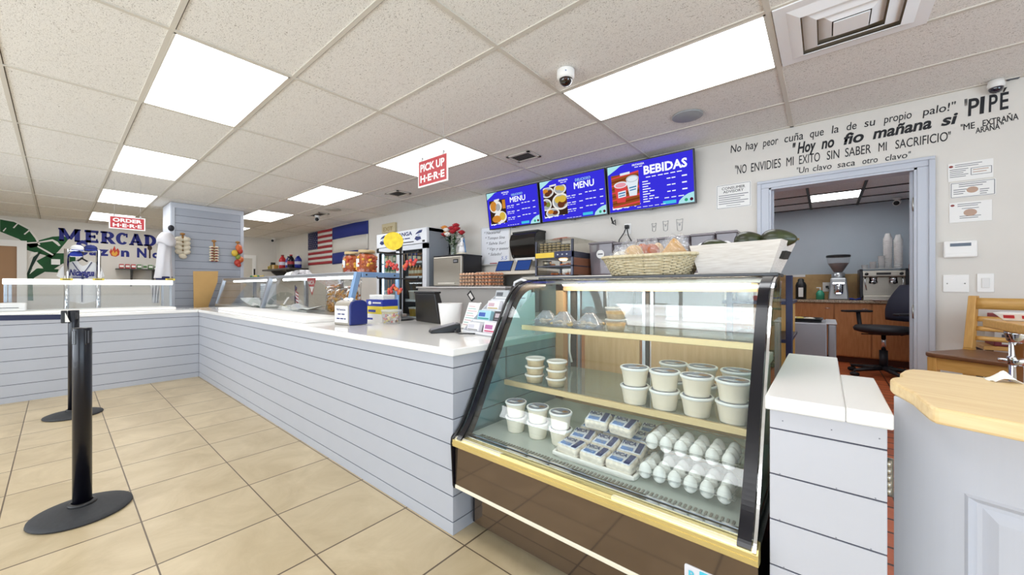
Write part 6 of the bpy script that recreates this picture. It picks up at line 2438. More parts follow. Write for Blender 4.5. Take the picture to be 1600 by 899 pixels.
def bread_bag(x, y, z, rz, label, cols, kind, w=.11, h=.11):
    t = thing('bagged_bread', label, 'bagged bread', (x, y, z), rz, 'bagged breads in the basket')
    m = MB()
    if kind == 'tri':
        m.prism([(-w * .75, 0), (w * .75, 0), (w * .06, h * .92), (-w * .06, h * .92)], 'y', -.022, .022, bev=.012)
        m.prism([(-w * .72, 0), (w * .72, 0), (.0, h * .85)], 'y', .024, .046, 1, bev=.01)
    else:
        m.ell((0, 0, h * .4), (w * .42, .03, h * .42), 0, 16, 10)
        m.ell((w * .28, .02, h * .45), (w * .3, .026, h * .42), 1, 16, 10)
    m.build('bread', [mat('bread_' + c[1:], c, .7, noise=.15, nscale=50) for c in cols], t, local=True)
    m = MB()
    rr = random.Random(len(label))
    ph = rr.uniform(0, 6)
    m.sheet(lambda s, u: Vector(((s - .5) * w * 1.5 * (1 - .6 * u) + .006 * math.sin(u * 20 + ph), -.05 * (1 - .6 * u) - .008 * math.sin(s * 14 + u * 9 + ph), -.005 + h * 1.06 * u + .012 * math.sin(s * 11 + ph))), 16, 14, th=.0006)
    m.sheet(lambda s, u: Vector(((s - .5) * w * 1.5 * (1 - .6 * u) + .006 * math.sin(u * 20 + ph), .06 * (1 - .6 * u) + .008 * math.sin(s * 13 + u * 9), -.005 + h * 1.06 * u + .012 * math.sin(s * 11 + ph))), 16, 14, th=.0006)
    m.build('bag', clear('crinkled_bag', '#ffffff', 1.45, haze=.07, hazecol='#f3f2f2', rough=.06), t, local=True)


bz = TOPZ + .05
bread_bag(-.88, 2.0, bz + .012, .2, 'white bagged bread at the left end of the basket', ('#efe8da', '#e6dcc6'), 'round', .10, .095)
bread_bag(-.80, 2.0, bz + .022, -.1, 'bag of tan rolls second from the left in the basket', ('#d9b27c', '#b9653f'), 'round', .135, .118)
bread_bag(-.715, 2.02, bz + .022, .15, 'bag of reddish brown bread in the middle of the basket', ('#b5633e', '#e0c29a'), 'round', .11, .12)
bread_bag(-.59, 2.0, bz + .022, .05, 'two bagged triangular golden pastries at the right of the basket', ('#d5a257', '#e2bd74'), 'tri', .125, .125)
m = MB()

t = thing('white_box', 'long flared whitewashed wooden box of avocados on the display case top', 'wooden box', (-.305, 2.045, TOPZ), -.14)
M_wash = mat('whitewashed_wood', '#e3ddd6', .7, color2='#cfc6bd', nscale=9, stretch=(2, 6, 30))
bx0, bx1, tx0, tx1, by0, by1, ty0, ty1, hz = -.155, .135, -.185, .185, -.09, .09, -.125, .125, .138


def wall4(mb, th):
    B = [(bx0, by0), (bx1, by0), (bx1, by1), (bx0, by1)]
    T_ = [(tx0, ty0), (tx1, ty0), (tx1, ty1), (tx0, ty1)]
    v = []
    for (x, y) in B:
        v.append((x, y, 0))
    for (x, y) in T_:
        v.append((x, y, hz))
    for (x, y) in T_:
        v.append((x * (1 - th / .2), y * (1 - th / .11), hz))
    for (x, y) in B:
        v.append((x * (1 - th / .15), y * (1 - th / .08), .012))
    f = [(3, 2, 1, 0), (12, 13, 14, 15)]
    for k in range(3):
        for i in range(4):
            f.append((k * 4 + i, k * 4 + (i + 1) % 4, (k + 1) * 4 + (i + 1) % 4, (k + 1) * 4 + i))
    mb.add(v, f)


m = MB()
wall4(m, .012)
m.build('box_walls', M_wash, t, local=True)
m = MB()
m.hexa([(tx1 - .034, -.04, hz * .45), (tx1 - .012, -.04, hz * .45), (tx1 - .012, .045, hz * .45), (tx1 - .034, .045, hz * .45)], [(tx1 - .022, -.04, hz * .68), (tx1 + .0, -.04, hz * .68), (tx1 + .0, .045, hz * .68), (tx1 - .022, .045, hz * .68)])
m.build('handle_slot', mat('slot_dark', '#2a2724', .8), t, local=True)
M_avo = mat('avocado_skin', '#3b4424', .3, color2='#231f17', nscale=16, bump=.15)
for (x, y, z, rz, tl, wd) in ((-.41, 2.03, .128, .1, 0, 'leftmost, lying low'), (-.265, 2.03, .15, .5, .1, 'middle'), (-.16, 2.03, .152, .0, .1, 'rightmost')):
    t = thing('avocado', f'large dark green avocado in the white box, {wd}', 'avocado', (x, y, TOPZ + z), rz, 'avocados in the white box')
    t.rotation_euler = (0, tl, rz)
    pr = []
    for k in range(17):
        a = -math.pi / 2 + math.pi * k / 16
        zz = math.sin(a)
        r_ = math.cos(a) * .042 * (1 - .22 * zz)
        pr.append((r_ if 0 < k < 16 else 0, zz * .068))
    m = MB().lathe(pr, seg=24, M=Matrix.Rotation(math.pi / 2, 4, 'Y'))
    m.build('fruit', M_avo, t, local=True)
    m = MB().cyl((.066, 0, 0), (.074, 0, 0), .005, .004, seg=8)
    m.build('stem_end', mat('avocado_stem', '#7a6440', .8), t, local=True)
# ------------------------------------------------------------------ far left: market wall
WX = XL + .001
M_mgreen = mat('mural_green', '#125a28', .7, color2='#0b3f1c', nscale=3)
M_mwhite = mat('mural_white', '#e9e6df', .7)
M_mdark = mat('mural_dark', '#0c2a20', .7)
M_blue = mat('lettering_blue', '#18217a', .6)


def lp(u, v, dx=0.0):
    p = at_x(u, v, XL)
    return Vector((WX + dx, p.y, p.z))


t = thing('leaf_mural', 'dark green banana leaf mural painted on the far left wall', 'mural', (XL, -.2, 1.0))
m = MB()
def blob(uv, dx, mi):
    m.flat([lp(u, v, dx) for u, v in uv], .0015, (1, 0, 0), mi)
blob([(0, 342), (22, 346), (45, 358), (57, 374), (62, 383), (56, 386), (48, 388), (30, 374), (0, 362)], .0, 0)
blob([(42, 380), (60, 376), (82, 370), (98, 369), (108, 372), (103, 379), (92, 392), (80, 404), (70, 399), (42, 391)], .0, 0)
blob([(57, 408), (80, 396), (104, 396), (118, 402), (118, 412), (98, 412), (84, 421), (68, 420)], .0, 0)
blob([(43, 432), (50, 419), (70, 420), (92, 421), (90, 426), (70, 425), (54, 434), (46, 442)], .001, 0)
blob([(42, 428), (52, 402), (66, 391), (58, 404), (47, 424), (44, 445)], .0, 2)
blob([(43.5, 445), (43.5, 470), (52, 470), (51, 445)], .0, 0)
for uv in ([(0, 340.5), (22, 344.5), (46, 356), (59, 373), (63, 383), (60, 383), (55, 373), (44, 358.5), (22, 347), (0, 343)],
           [(42, 379), (60, 378), (82, 374), (90, 378), (95, 384), (92, 385), (82, 377), (60, 380), (42, 381)],
           [(59, 384), (74, 392), (84, 398), (82, 399.5), (72, 394), (58, 386)],
           [(20, 356), (27, 349), (28.5, 350), (22, 357)], [(37, 366), (46, 358.5), (47.5, 360), (39, 367)], [(4, 361), (9, 356), (10, 357), (6, 362)],
           [(46, 429), (56, 408), (67, 418), (57, 420)], [(45, 404), (49, 395), (60, 394), (52, 400)]):
    blob(uv, .003, 1)
m.build('painted_leaves', [M_mgreen, M_mwhite, M_mdark], t)


def slab_letter(mb, ch, y0, w, z0, h):
    """heavy slab-serif capital on the left wall; y runs to the right as seen"""
    st, se = h * .25, h * .13

    def R(a, b, c, d):
        mb.box(WX + .0, WX + .004, y0 + a * w, y0 + b * w, z0 + c * h, z0 + d * h)

    def P(pts):
        mb.flat([(WX, y0 + a * w, z0 + c * h) for a, c in pts], .004, (1, 0, 0))

    def arc(cy, cz, ry, rz, t0, t1, th):
        n = 16
        o = [(cy + ry * math.cos(math.radians(t0 + (t1 - t0) * i / n)), cz + rz * math.sin(math.radians(t0 + (t1 - t0) * i / n))) for i in range(n + 1)]
        q = [(cy + (ry - th) * math.cos(math.radians(t0 + (t1 - t0) * i / n)), cz + (rz - th * .5) * math.sin(math.radians(t0 + (t1 - t0) * i / n))) for i in range(n + 1)]
        P(o + list(reversed(q)))
    s = .24
    if ch == 'M':
        R(.04, .25, 0, 1); R(.72, .97, 0, 1)
        P([(.05, 1), (.28, 1), (.54, .3), (.46, .15), (.4, .15)]); P([(.95, 1), (.72, 1), (.46, .3), (.54, .15), (.6, .15)])
        for a in (0, .73):
            R(a, a + .27, 0, .11)
        R(0, .2, .89, 1); R(.8, 1, .89, 1)
    elif ch == 'E':
        R(.08, .44, 0, 1); R(0, .95, 0, .19); R(0, .95, .81, 1); R(.3, .75, .41, .59); R(.78, .9, .1, .32); R(.78, .9, .68, .9); R(.62, .72, .36, .64)
    elif ch == 'R':
        R(.08, .42, 0, 1); R(0, .52, 0, .13); R(0, .5, .86, 1); R(.3, .55, .40, .55)
        arc(.52, .70, .40, .30, -90, 90, .30)
        P([(.36, .46), (.68, .46), (1.06, .0), (.70, 0)])
    elif ch == 'C':
        arc(.5, .5, .50, .51, 40, 320, .34)
        R(.78, .92, .62, .95)
    elif ch == 'A':
        P([(.02, 0), (.26, 0), (.58, 1), (.38, 1)]); P([(1.02, 0), (.62, 0), (.32, 1), (.64, 1)]); R(.25, .75, .22, .36)
        R(-.02, .34, 0, .11); R(.6, 1.03, 0, .11)
    elif ch == 'D':
        R(.08, .42, 0, 1); R(0, .45, 0, .15); R(0, .45, .85, 1)
        arc(.4, .5, .60, .5, -90, 90, .34)
    elif ch == 'O':
        arc(.5, .5, .48, .51, 0, 360, .26)


m = MB()
zl, hl = 2.175, .27
for ch, ua, ub in (('M', 91, 126), ('E', 132, 155), ('R', 157, 180), ('C', 181, 201), ('A', 202, 223), ('D', 225, 244), ('O', 245, 268)):
    a, b = lp(ua, 380), lp(ub, 380)
    slab_letter(m, ch, a.y, b.y - a.y, zl + .0 * a.y, hl)
tag(m.build('market_lettering', M_blue), 'large blue slab letters MERCADO painted on the far left wall', 'wall lettering')
m = MB()
zb2 = at_x(200, 401, XL).z
for s, ua, ub, cap in (('S', 119, 138, .3), ('a', 139, 152, .17), ('z', 154, 170, .19), ('n', 189, 202, .19), ('N', 214, 229, .21), ('c', 238, 247, .17), ('a', 248, 258, .17)):
    a, b = lp(ua, 400), lp(ub, 400)
    m.text(s, (WX, a.y, zb2), (0, 1, 0), Z_, b.y - a.y, cap * 1.0, 0, .045, th=.002)
tag(m.build('market_lettering', M_blue), 'smaller blue letters of the second line under MERCADO', 'wall lettering')
t = thing('flame_emblem', 'orange flame painted in place of the letter o under MERCADO', 'emblem', (XL, at_x(180, 395, XL).y, zb2))
m = MB()
def fl(uv, mi, dx):
    m.flat([lp(u, v, dx) for u, v in uv], .0015, (1, 0, 0), mi)
fl([(171, 394), (174, 388), (175, 392), (179, 384), (181, 391), (184, 388), (187, 393), (186, 399), (181, 401.5), (174, 400)], 0, .0)
fl([(174, 396), (177, 391), (179, 396), (182, 392), (184, 396), (181, 400.5), (176, 399.5)], 1, .002)
m.build('flame', [mat('flame_red', '#c2402a', .6), mat('flame_yellow', '#e5a83a', .6)], t)
m = MB()
c = lp(234, 389)
m.ell((WX + .003, c.y, c.z + .02), (.004, .04, .06), 0, 12, 8)
m.box(WX, WX + .005, c.y - .014, c.y + .014, zb2 - .02, c.z)
tag(m.build('spoon_emblem', mat('spoon_brown', '#3d2a20', .6)), 'brown wooden spoon painted in place of a letter i under MERCADO', 'emblem')

# framed tan board
a, b = lp(0, 375), lp(42, 437)
y1, zt1 = at_x(42, 377, XL).y, at_x(42, 377, XL).z
t = thing('framed_board', 'tan board in a thick white frame on the far left wall', 'framed board', (XL, y1 - .9, .62))
m = MB()
fw = .12
m.box(XL + .001, XL + .05, y1 - fw, y1, .62, zt1).box(XL + .001, XL + .05, y1 - 2.0, y1 - fw, zt1 - fw, zt1).box(XL + .001, XL + .05, y1 - 2.0, y1 - fw, .62, .74).box(XL + .001, XL + .05, y1 - 2.0, y1 - 1.88, .74, zt1 - fw)
m.build('frame', M_white, t)
MB().box(XL + .001, XL + .02, y1 - 1.88, y1 - fw, .74, zt1 - fw).build('board', mat('tan_board', '#a98462', .7, noise=.05, nscale=3), t)

# wall shelf with tins
a, b = lp(180, 420), lp(256, 420)
zs = a.z
t = thing('tin_shelf', 'dark wall shelf of tins under the blue lettering', 'shelf', (XL, (a.y + b.y) / 2, zs - .3))
MB().box(XL + .001, XL + .28, a.y, b.y + .1, zs - .02, zs).build('board', mat('dark_shelf', '#4a4744', .5), t)
m = MB()
for y in (a.y + .25, b.y - .2):
    m.prism([(XL + .001, zs - .02), (XL + .25, zs - .02), (XL + .25, zs - .05), (XL + .04, zs - .4), (XL + .001, zs - .4)], 'y', y - .012, y + .012)
m.build('bracket', mat('dark_bracket', '#3c3c40', .5), t)
cols9 = ['red', 'red', 'red', 'green', 'white', 'green', 'white', 'green', 'yellow', 'orange']
y = a.y + .04
tp_ = {}
hexs = {'red': '#b8322f', 'green': '#4f7c45', 'white': '#d8d6cc', 'yellow': '#d6b63a', 'orange': '#cf8a3a'}
for i, cn in enumerate(cols9):
    m = MB()
    m.box(-.07, .07, -.035, .035, 0, .10, bev=.006)
    m.box(.068, .072, -.03, .03, .03, .075, 1)
    o = m.build('tin', [mat('tin_' + cn, hexs[cn], .4), M_paper if cn != 'white' else mat('tin_green', hexs['green'], .4)], loc=(0, 0, 0))
    o.location = (XL + .16, y + .045, zs + .0005)
    tag(o, f'{cn} tin, {ORD[i]} from the left on the far wall shelf', 'tin', 'tins on the far wall shelf')
    y += .094

# glass showcase behind the left counter
t = thing('glass_showcase', 'glass showcase with a bright white lit top bar behind the left counter', 'showcase', (-7.35, .3, 0))
MB().box(-7.75, -7.13, -1.1, 1.03, 0, .92, bev=.004).build('base', M_white, t)
m = MB()
m.box(-7.1, -7.0, -.39, 1.03, 1.235, 1.30, bev=.008)
m.build('lit_top_bar', mat('bar_white', '#f4f3f0', .3, emit='#fdfcf8', estr=.9), t)
m = MB()
m.prism([(-7.02, .935), (-7.012, .935), (-7.032, 1.235), (-7.04, 1.235)], 'y', -.38, 1.02)
m.build('front_glass', clear('showcase_glass', '#f2f4f4', 1.5, haze=.06), t)
MB().box(-7.75, -7.13, -.39, 1.03, 1.28, 1.29).build('glass_top', clear('showcase_glass', '#f2f4f4', 1.5, haze=.06), t)
for y in (-.385, 1.005):
    MB().box(-7.76, -7.72, y, y + .025, .92, 1.28).build('corner_post', M_alum, t)
    MB().box(-7.11, -7.085, y, y + .025, .92, 1.235).build('corner_post', M_alum, t)
for u, wd in ((104, 'left'), (154, 'middle'), (266, 'right')):
    p = at_x(u, 437.5, -7.0)
    m = MB().box(-6.999, -6.996, p.y - .05, p.y + .05, p.z - .008, p.z + .018)
    m.box(-6.9965, -6.9955, p.y - .03, p.y + .03, p.z + .0, p.z + .01, 1)
    tag(m.build('price_tag', [mat('tag_yellow', '#d9c24a', .5), M_ink]), f'{wd} yellow price tag stuck on the lit showcase bar', 'price tag')
a, b = at_x(0, 460, -6.9), at_x(92, 477, -6.9)
t = thing('white_till', 'low white till printer unit on the left counter end of the showcase', 'printer', (-6.93, -.33, .9375))
MB().box(-7.0, -6.82, -.75, -.22, .9375, 1.03, bev=.012).build('housing', mat('printer_white', '#dcdcda', .4), t)
m = MB().box(-6.8195, -6.8165, -.7, -.27, .975, .98)
m.box(-6.8195, -6.815, -.46, -.44, .965, .985)
m.build('paper_slot', M_black, t)

# jersey on a pipe rack
jx = -9.0
t = thing('pipe_rack', 'silver pipe garment rack holding the baseball jersey', 'garment rack', (jx, .42, 0))
pL, pR = at_x(104, 395, jx), at_x(153, 395, jx)
zt_r = pL.z + .05
m = MB()
for y in (pL.y, pR.y):
    m.cyl((jx + .12, y, .02), (jx + .12, y, zt_r), .028, seg=14)
m.tube([(jx + .12, pL.y, zt_r - .02), (jx + .12, pR.y, zt_r - .02)], .02, 10)
for y in (pL.y, pR.y):
    m.box(jx - .2, jx + .35, y - .025, y + .025, 0, .04, bev=.006)
m.build('pipes', M_chrome, t)
def jp(u, v, dx=0.0):
    p = at_x(u, v, jx)
    return Vector((jx + dx, p.y, p.z))
t = thing('baseball_jersey', 'white baseball jersey with blue script hanging on the silver rack', 'jersey', (jx, .42, 1.0))
body = [(121, 408), (113, 409), (103, 412), (96, 418), (88, 431), (97, 436), (103, 428), (104, 470), (128, 475), (152, 470), (153, 428), (156, 435), (163, 432), (158, 419), (150, 412), (141, 408), (136, 414), (129, 416), (124, 413)]
m = MB()
m.flat([jp(u, v, -.05) for u, v in body], .10, (1, 0, 0))
o = m.build('shirt', mat('jersey_white', '#f6f5f4', .8, noise=.06, nscale=6), t)
m = MB()
def pipe(uvs, r=.006):
    m.tube([jp(u, v, .062) for u, v in uvs], r, 6)
pipe([(113, 410), (120, 420), (127, 428), (128, 440), (128, 472)]); pipe([(143, 410), (136, 420), (129.5, 428), (129.5, 440)])
m.build('blue_piping', mat('piping_navy', '#3a4470', .7), t)
m = MB()
a, b = jp(108, 431, .075), jp(147, 432, .075)
m.text('Nicaragua', a, (0, 1, 0), Z_, b.y - a.y, .10, 0, .035, .25, th=.004)
m.flat([jp(112, 433, .06), jp(132, 433.5, .06), jp(139, 431.5, .06), jp(139, 432.5, .06), jp(131, 435, .06), jp(114, 434.5, .06)], .003, (1, 0, 0))
m.build('script', M_blue, t)
m = MB()
m.tube([jp(119, 409, -.01), jp(127, 404.5, -.01), jp(128, 401, -.01)], .012, 8)
m.tube([jp(137, 409, -.01), jp(129, 404.5, -.01), jp(128, 401, -.01), jp(129, 396, .03), jp(128, 392, .1)], .012, 8)
m.build('hanger', M_black, t)


def cap_hat(u, v, label, front, crown):
    p = at_x(u, v, jx + .15)
    t = thing('sports_hat', label, 'hat', (p.x, p.y, p.z), 0, 'hats on the pipe rack')
    t.scale = (.68, .68, .68)
    m = MB()
    m.lathe([(.10, 0), (.105, .04), (.09, .085), (.05, .112), (0, .118)], seg=20)
    m.lathe([(.0, .118), (.012, .12), (.0, .128)], seg=10, mi=1)
    m.build('crown', [crown, front], t, local=True)
    m = MB()
    m.sheet(lambda s, q: Vector((.075 + .1 * q * math.sin(math.pi * (.08 + .84 * s)), .10 * math.cos(math.pi * (.08 + .84 * s)) * (1 - .12 * q), .004 - .02 * q)), 14, 5, th=.004)
    m.build('brim', front, t, local=True)


M_cw_, M_cb_ = mat('cap_white', '#e3e2e0', .8), mat('cap_blue', '#25389c', .8)
cap_hat(119, 401, 'blue hat with white brim on the rack above the jersey', M_cw_, M_cb_)
cap_hat(121, 391, 'white hat stacked over the blue hat on the rack', M_cb_, M_cw_)
cap_hat(142, 391, 'navy hat with white front at the right of the rack', M_cb_, mat('cap_navy', '#1c2765', .8))
a, b = lp(80, 405), lp(94, 414)
tag(MB().box(XL + .006, XL + .02, a.y, b.y, b.z, a.z).box(XL + .0195, XL + .0215, a.y + .06, b.y - .06, b.z + .06, a.z - .05, 1).build('wall_box', [M_white, M_pink]), 'small white control box on the wall over the banana leaf mural', 'control box')

# white coat hanging at the column
cxh = -8.0
def cp(u, v, dx=0.0):
    p = at_x(u, v, cxh)
    return p
t = thing('hanging_coat', 'long white hooded coat hanging on the left side of the plank column', 'coat', (cxh, 1.0, .9))
prof_c = [(366, 249, 267), (374, 246.5, 271), (384, 247, 268), (396, 245, 267.5), (408, 244, 268), (420, 242.5, 269), (430, 241, 270), (435, 240, 271)]
def coat(s, q):
    i = min(int(q * (len(prof_c) - 1)), len(prof_c) - 2)
    f = q * (len(prof_c) - 1) - i
    v = prof_c[i][0] * (1 - f) + prof_c[i + 1][0] * f
    ul = prof_c[i][1] * (1 - f) + prof_c[i + 1][1] * f
    ur = prof_c[i][2] * (1 - f) + prof_c[i + 1][2] * f
    a = cp(ul, v); b = cp(ur, v)
    th = 2 * math.pi * s
    r = (b.y - a.y) / 2
    fold = 1 + .10 * math.sin(th * 5 + q * 3) * (.3 + q)
    return Vector((cxh + .11 * math.sin(th) * fold, (a.y + b.y) / 2 - r * math.cos(th) * (1 + .03 * math.sin(th * 7)), a.z))
MB().sheet(coat, 48, 14, th=.004).build('coat', mat('coat_white', '#d9d6da', .85), t)
m = MB()
def hood(s, q):
    th = 2 * math.pi * s
    a, b = cp(247, 372), cp(272, 372)
    r = (b.y - a.y) / 2
    f = 1.12 + .18 * math.sin(math.pi * q) - .55 * q * q
    return Vector((cxh + .15 * math.sin(th) * f, (a.y + b.y) / 2 - r * math.cos(th) * f, cp(250, 383).z + .20 * q + .03 * math.sin(th * 2 + .6) * (1 - q)))
m.sheet(hood, 32, 6, th=.01)
m.build('hood', mat('coat_white', '#d9d6da', .85), t)
m = MB()
a, b = cp(243, 433), cp(270, 433)
m.lathe([(.98, 0), (1.0, .05), (.9, .055)], ((cxh), (a.y + b.y) / 2, b.z - .05), 32, sx=.12, sy=(b.y - a.y) / 2)
m.build('navy_hem', mat('hem_navy', '#1f2452', .8), t)
m = MB()
p = cp(264, 358)
m.ell((cxh - .03, p.y + .03, p.z + .02), (.05, .04, .05), 0, 16, 10)
m.tube([(cxh - .02, p.y, p.z), (cxh - .1, 1.16, p.z + .04), (cxh - .25, 1.172, p.z + .06)], .008, 8)
tag(m.build('coat_hook', mat('hook_dark', '#23222a', .7), t), 'dark hook and cap')
m = MB()
def low(s, q):
    a, b = at_x(235 + 3 * q, 446 + 28 * q, -7.98), at_x(250 - 2 * q, 446 + 28 * q, -7.98)
    return Vector((-7.98 + .04 * math.sin(s * 18 + q * 4), a.y + (b.y - a.y) * s, a.z))
m.sheet(low, 18, 8, th=.004)
m.build('coat_tail', mat('coat_white', '#d9d6da', .85), t)

# strings of garlic and peppers on the column front
CXF = -8.199
def string_of(u, v0, v1, label, kind):
    a, b = at_x(u, v0, CXF + .02), at_x(u, v1, CXF + .02)
    t = thing('hanging_string', label, 'hanging string', (CXF, a.y, b.z), 0, 'strings hung on the plank column')
    m = MB()
    m.tube([(CXF + .012, a.y, a.z + .02), (CXF + .025, a.y + .005, a.z - .06), (CXF + .03, a.y, b.z + .05)], .012, 8)
    m.ell((CXF + .03, a.y, a.z - .0), (.02, .035, .02), 0, 10, 6)
    m.build('raffia', mat('raffia', '#a9793f', .8), t)
    L = a.z - b.z
    if kind == 'garlic':
        n, rr_, cols_ = 5, .056, [mat('garlic_white', '#e6dcc6', .6, noise=.1, nscale=20)]
        items = [(i, s) for i in range(n) for s in (-1, 1)][:-1]
        for i, s in items:
            m = MB()
            z = a.z - .09 - i * (L - .13) / (n - .6)
            yy = a.y + (s * .047 if i < n - 1 else 0)
            m.lathe([(0, -.9), (.5, -.85), (.95, -.3), (1, .1), (.75, .55), (.3, .85), (.12, 1.2), (0, 1.25)], (0, 0, 0), 14, 0, True, M=Matrix.Translation((CXF + .055, yy, z)) @ Matrix.Rotation(s * .4, 4, 'X') @ Matrix.Diagonal((rr_, rr_, rr_ * .85, 1)))
            m.build('garlic_bulb', cols_, t)
    elif kind == 'small':
        for i in range(6):
            for s in (-1, 1):
                m = MB()
                z = a.z - .11 - i * .045
                yy = a.y + s * .035
                m.ell((CXF + .04, yy, z), (.03, .035, .02), 0, 10, 6)
                m.ell((CXF + .06, yy - s * .006, z - .012), (.014, .022, .012), 1, 8, 5)
                m.build('garlic_clove', [mat('garlic_cream', '#e3d7bd', .6), mat('chili_brown', '#8a3b2a', .5)], t)
    else:
        shapes = [('orange', .10, .01, .06), ('red', .16, .03, .05), ('yellow', .2, -.05, .06), ('green', .27, .0, .05), ('orange', .31, .04, .055), ('red', .37, -.01, .06), ('red', .41, .01, .04)]
        cc = {'orange': '#cf6a35', 'red': '#b83a2a', 'yellow': '#d9b53f', 'green': '#7d8a35'}
        for cn, dz, dy, r_ in shapes:
            m = MB()
            m.ell((CXF + .06, a.y + dy, a.z - dz), (.045, r_ * .85, r_), 0, 12, 8)
            m.build('dried_fruit', mat('dried_' + cn, cc[cn], .5), t)


string_of(285, 366, 407, 'string of large white garlic bulbs on the left of the plank column', 'garlic')
string_of(334, 377, 413, 'thin string of small garlic and chillies in the middle of the plank column', 'small')
string_of(371, 379, 421, 'string of orange, red and yellow dried fruit at the column right edge', 'fruit')

# far corner: white door frame, soda shelf
y0, y1 = 3.0, 3.533
t = tag(MB().box(XL + .001, XL + .03, 3.47, 3.56, 0, 2.1).box(XL + .001, XL + .03, 2.7, 3.47, 2.01, 2.1).box(XL + .001, XL + .03, 2.62, 2.7, 0, 2.1).build('door_2', M_white), kind='structure')
m = MB().box(XL + .001, XL + .016, 2.7, 3.47, 0, 2.01)
tag(m.build('door_leaf', mat('beige_door', '#cfc9be', .5), t), kind='structure')
m = MB().box(XL + .03, XL + .045, 3.5, 3.53, 1.55, 1.72)
tag(m.build('latch_plate', M_black, t), kind='structure')
sz = 1.69
t = thing('soda_shelf', 'dark wall shelf of soda bottles in the far corner beyond the column', 'shelf', (-11.2, YB, sz - .2))
MB().box(-12.0, -10.1, 3.62, YB - .001, sz - .04, sz, bev=.004).build('board', mat('dark_shelf', '#4a4744', .5), t)
m = MB()
for x in (-11.55, -10.55):
    m.prism([(YB - .001, sz - .04), (3.7, sz - .04), (3.72, sz - .09), (YB - .05, sz - .33), (YB - .001, sz - .33)], 'x', x - .03, x + .03)
m.build('bracket', mat('dark_shelf', '#4a4744', .5), t)
sodas = [(at_y(441.5, 430, 3.85).x, 3.85, .38, .085, '#c22a30', '#7d1519', 'tall red soda bottle, leftmost on the corner shelf'),
         (at_y(449, 430, 3.85).x, 3.88, .33, .075, '#2a3590', '#20232a', 'blue soda bottle just right of the tall red bottle'),
         (at_y(456, 430, 3.80).x, 3.78, .34, .08, '#231d2e', '#c23038', 'dark soda bottle with red cap in the middle of the corner shelf'),
         (at_y(464, 430, 3.85).x, 3.88, .33, .08, '#26349a', '#d8d8de', 'blue soda bottle at the right end of the corner shelf')]
for x, y, h_, r_, c, cc_, lab in sodas:
    t = thing('soda_bottle', lab, 'bottle', (x, y, sz + .0005), 0, 'soda bottles on the corner shelf')
    m = MB().lathe([(0, 0), (r_ * .9, 0), (r_, .02), (r_, h_ * .62), (r_ * .8, h_ * .74), (r_ * .38, h_ * .88), (r_ * .34, h_ * .92)], seg=20)
    m.build('bottle', mat('soda_' + c[1:], c, .2), t, local=True)
    MB().lathe([(r_ * .42, h_ * .92), (r_ * .42, h_), (0, h_)], seg=16).build('cap', mat('sodacap_' + cc_[1:], cc_, .4), t, local=True)
    MB().lathe([(r_ * 1.02, h_ * .28), (r_ * 1.02, h_ * .5)], seg=20).build('label', mat('sodalab_' + c[1:], '#b9343c' if '231d' in c else '#d5d7e6', .4), t, local=True)
rr = random.Random(2)
for i, (cn, h_) in enumerate((('yellow', .10), ('green', .08), ('yellow', .13), ('black', .20), ('yellow', .13), ('white', .12), ('orange', .12))):
    x = -11.95 + i * .075
    m = MB().box(-.036, .036, -.05, .05, 0, h_, bev=.008)
    o = m.build('snack_packet', mat('snack_' + cn, {'yellow': '#cda93a', 'green': '#5d7438', 'black': '#24211f', 'white': '#d5cdbc', 'orange': '#cf9a4c'}[cn], .5), loc=(0, 0, 0))
    o.location = (x, 3.8, sz + .0005)
    tag(o, f'{cn} snack packet, {ORD[i]} from the left on the corner soda shelf', 'packet', 'snack packets on the corner shelf')

# ------------------------------------------------------------------ right: stool, bar table
M_oak = mat('honey_oak', '#d8a860', .38, color2='#c4924c', nscale=5, stretch=(14, 14, 1.5))
M_oakx = mat('honey_oak_rail', '#d9ab64', .38, color2='#c7964f', nscale=5, stretch=(1.5, 14, 14))
M_seat = mat('brown_seat', '#7d563a', .35, color2='#6b452c', nscale=5, stretch=(2, 14, 14))
rz = math.atan2(-.588, .809)
t = thing('bar_stool', 'honey oak bar stool with slatted back and brown seat, right of the doorway', 'bar stool', (.785, 3.479, .002), rz)
SHt = .80
m = MB()
m.sheet(lambda s, q: Vector(((s - .5) * .47, (q - .5) * .46, SHt - .012 * math.sin(math.pi * s) * math.sin(math.pi * q))), 12, 10, th=0.0, mi=0)
bm_ = bmesh.new()
MB_seat = MB().prism([(x, y) for x, y in rrect(.48, .45, .05, 5)], 'z', SHt - .028, SHt, bev=.008)
MB_seat.build('seat', M_seat, t, local=True)
m.bm.free(); bm_.free()
for i, (x, y) in enumerate(((-.2, -.19), (.2, -.19))):
    MB().hexa([(x - .017, y - .017, 0), (x + .017, y - .017, 0), (x + .017, y + .017, 0), (x - .017, y + .017, 0)], [(x - .021, y - .021, SHt - .029), (x + .021, y - .021, SHt - .029), (x + .021, y + .021, SHt - .029), (x - .021, y + .021, SHt - .029)], bev=.003).build('leg', M_oak, t, local=True)
for s in (-1, 1):
    x = s * .218
    m = MB()
    m.hexa([(x - .02, .15, 0), (x + .02, .15, 0), (x + .02, .19, 0), (x - .02, .19, 0)], [(x - .021, .155, SHt + .01), (x + .021, .155, SHt + .01), (x + .021, .195, SHt + .01), (x - .021, .195, SHt + .01)])
    m.hexa([(x - .021, .155, SHt + .01), (x + .021, .155, SHt + .01), (x + .021, .195, SHt + .01), (x - .021, .195, SHt + .01)], [(x - .019, .20, 1.145), (x + .019, .20, 1.145), (x + .019, .235, 1.145), (x - .019, .235, 1.145)], bev=.004)
    m.build('rear_leg', M_oak, t, local=True)
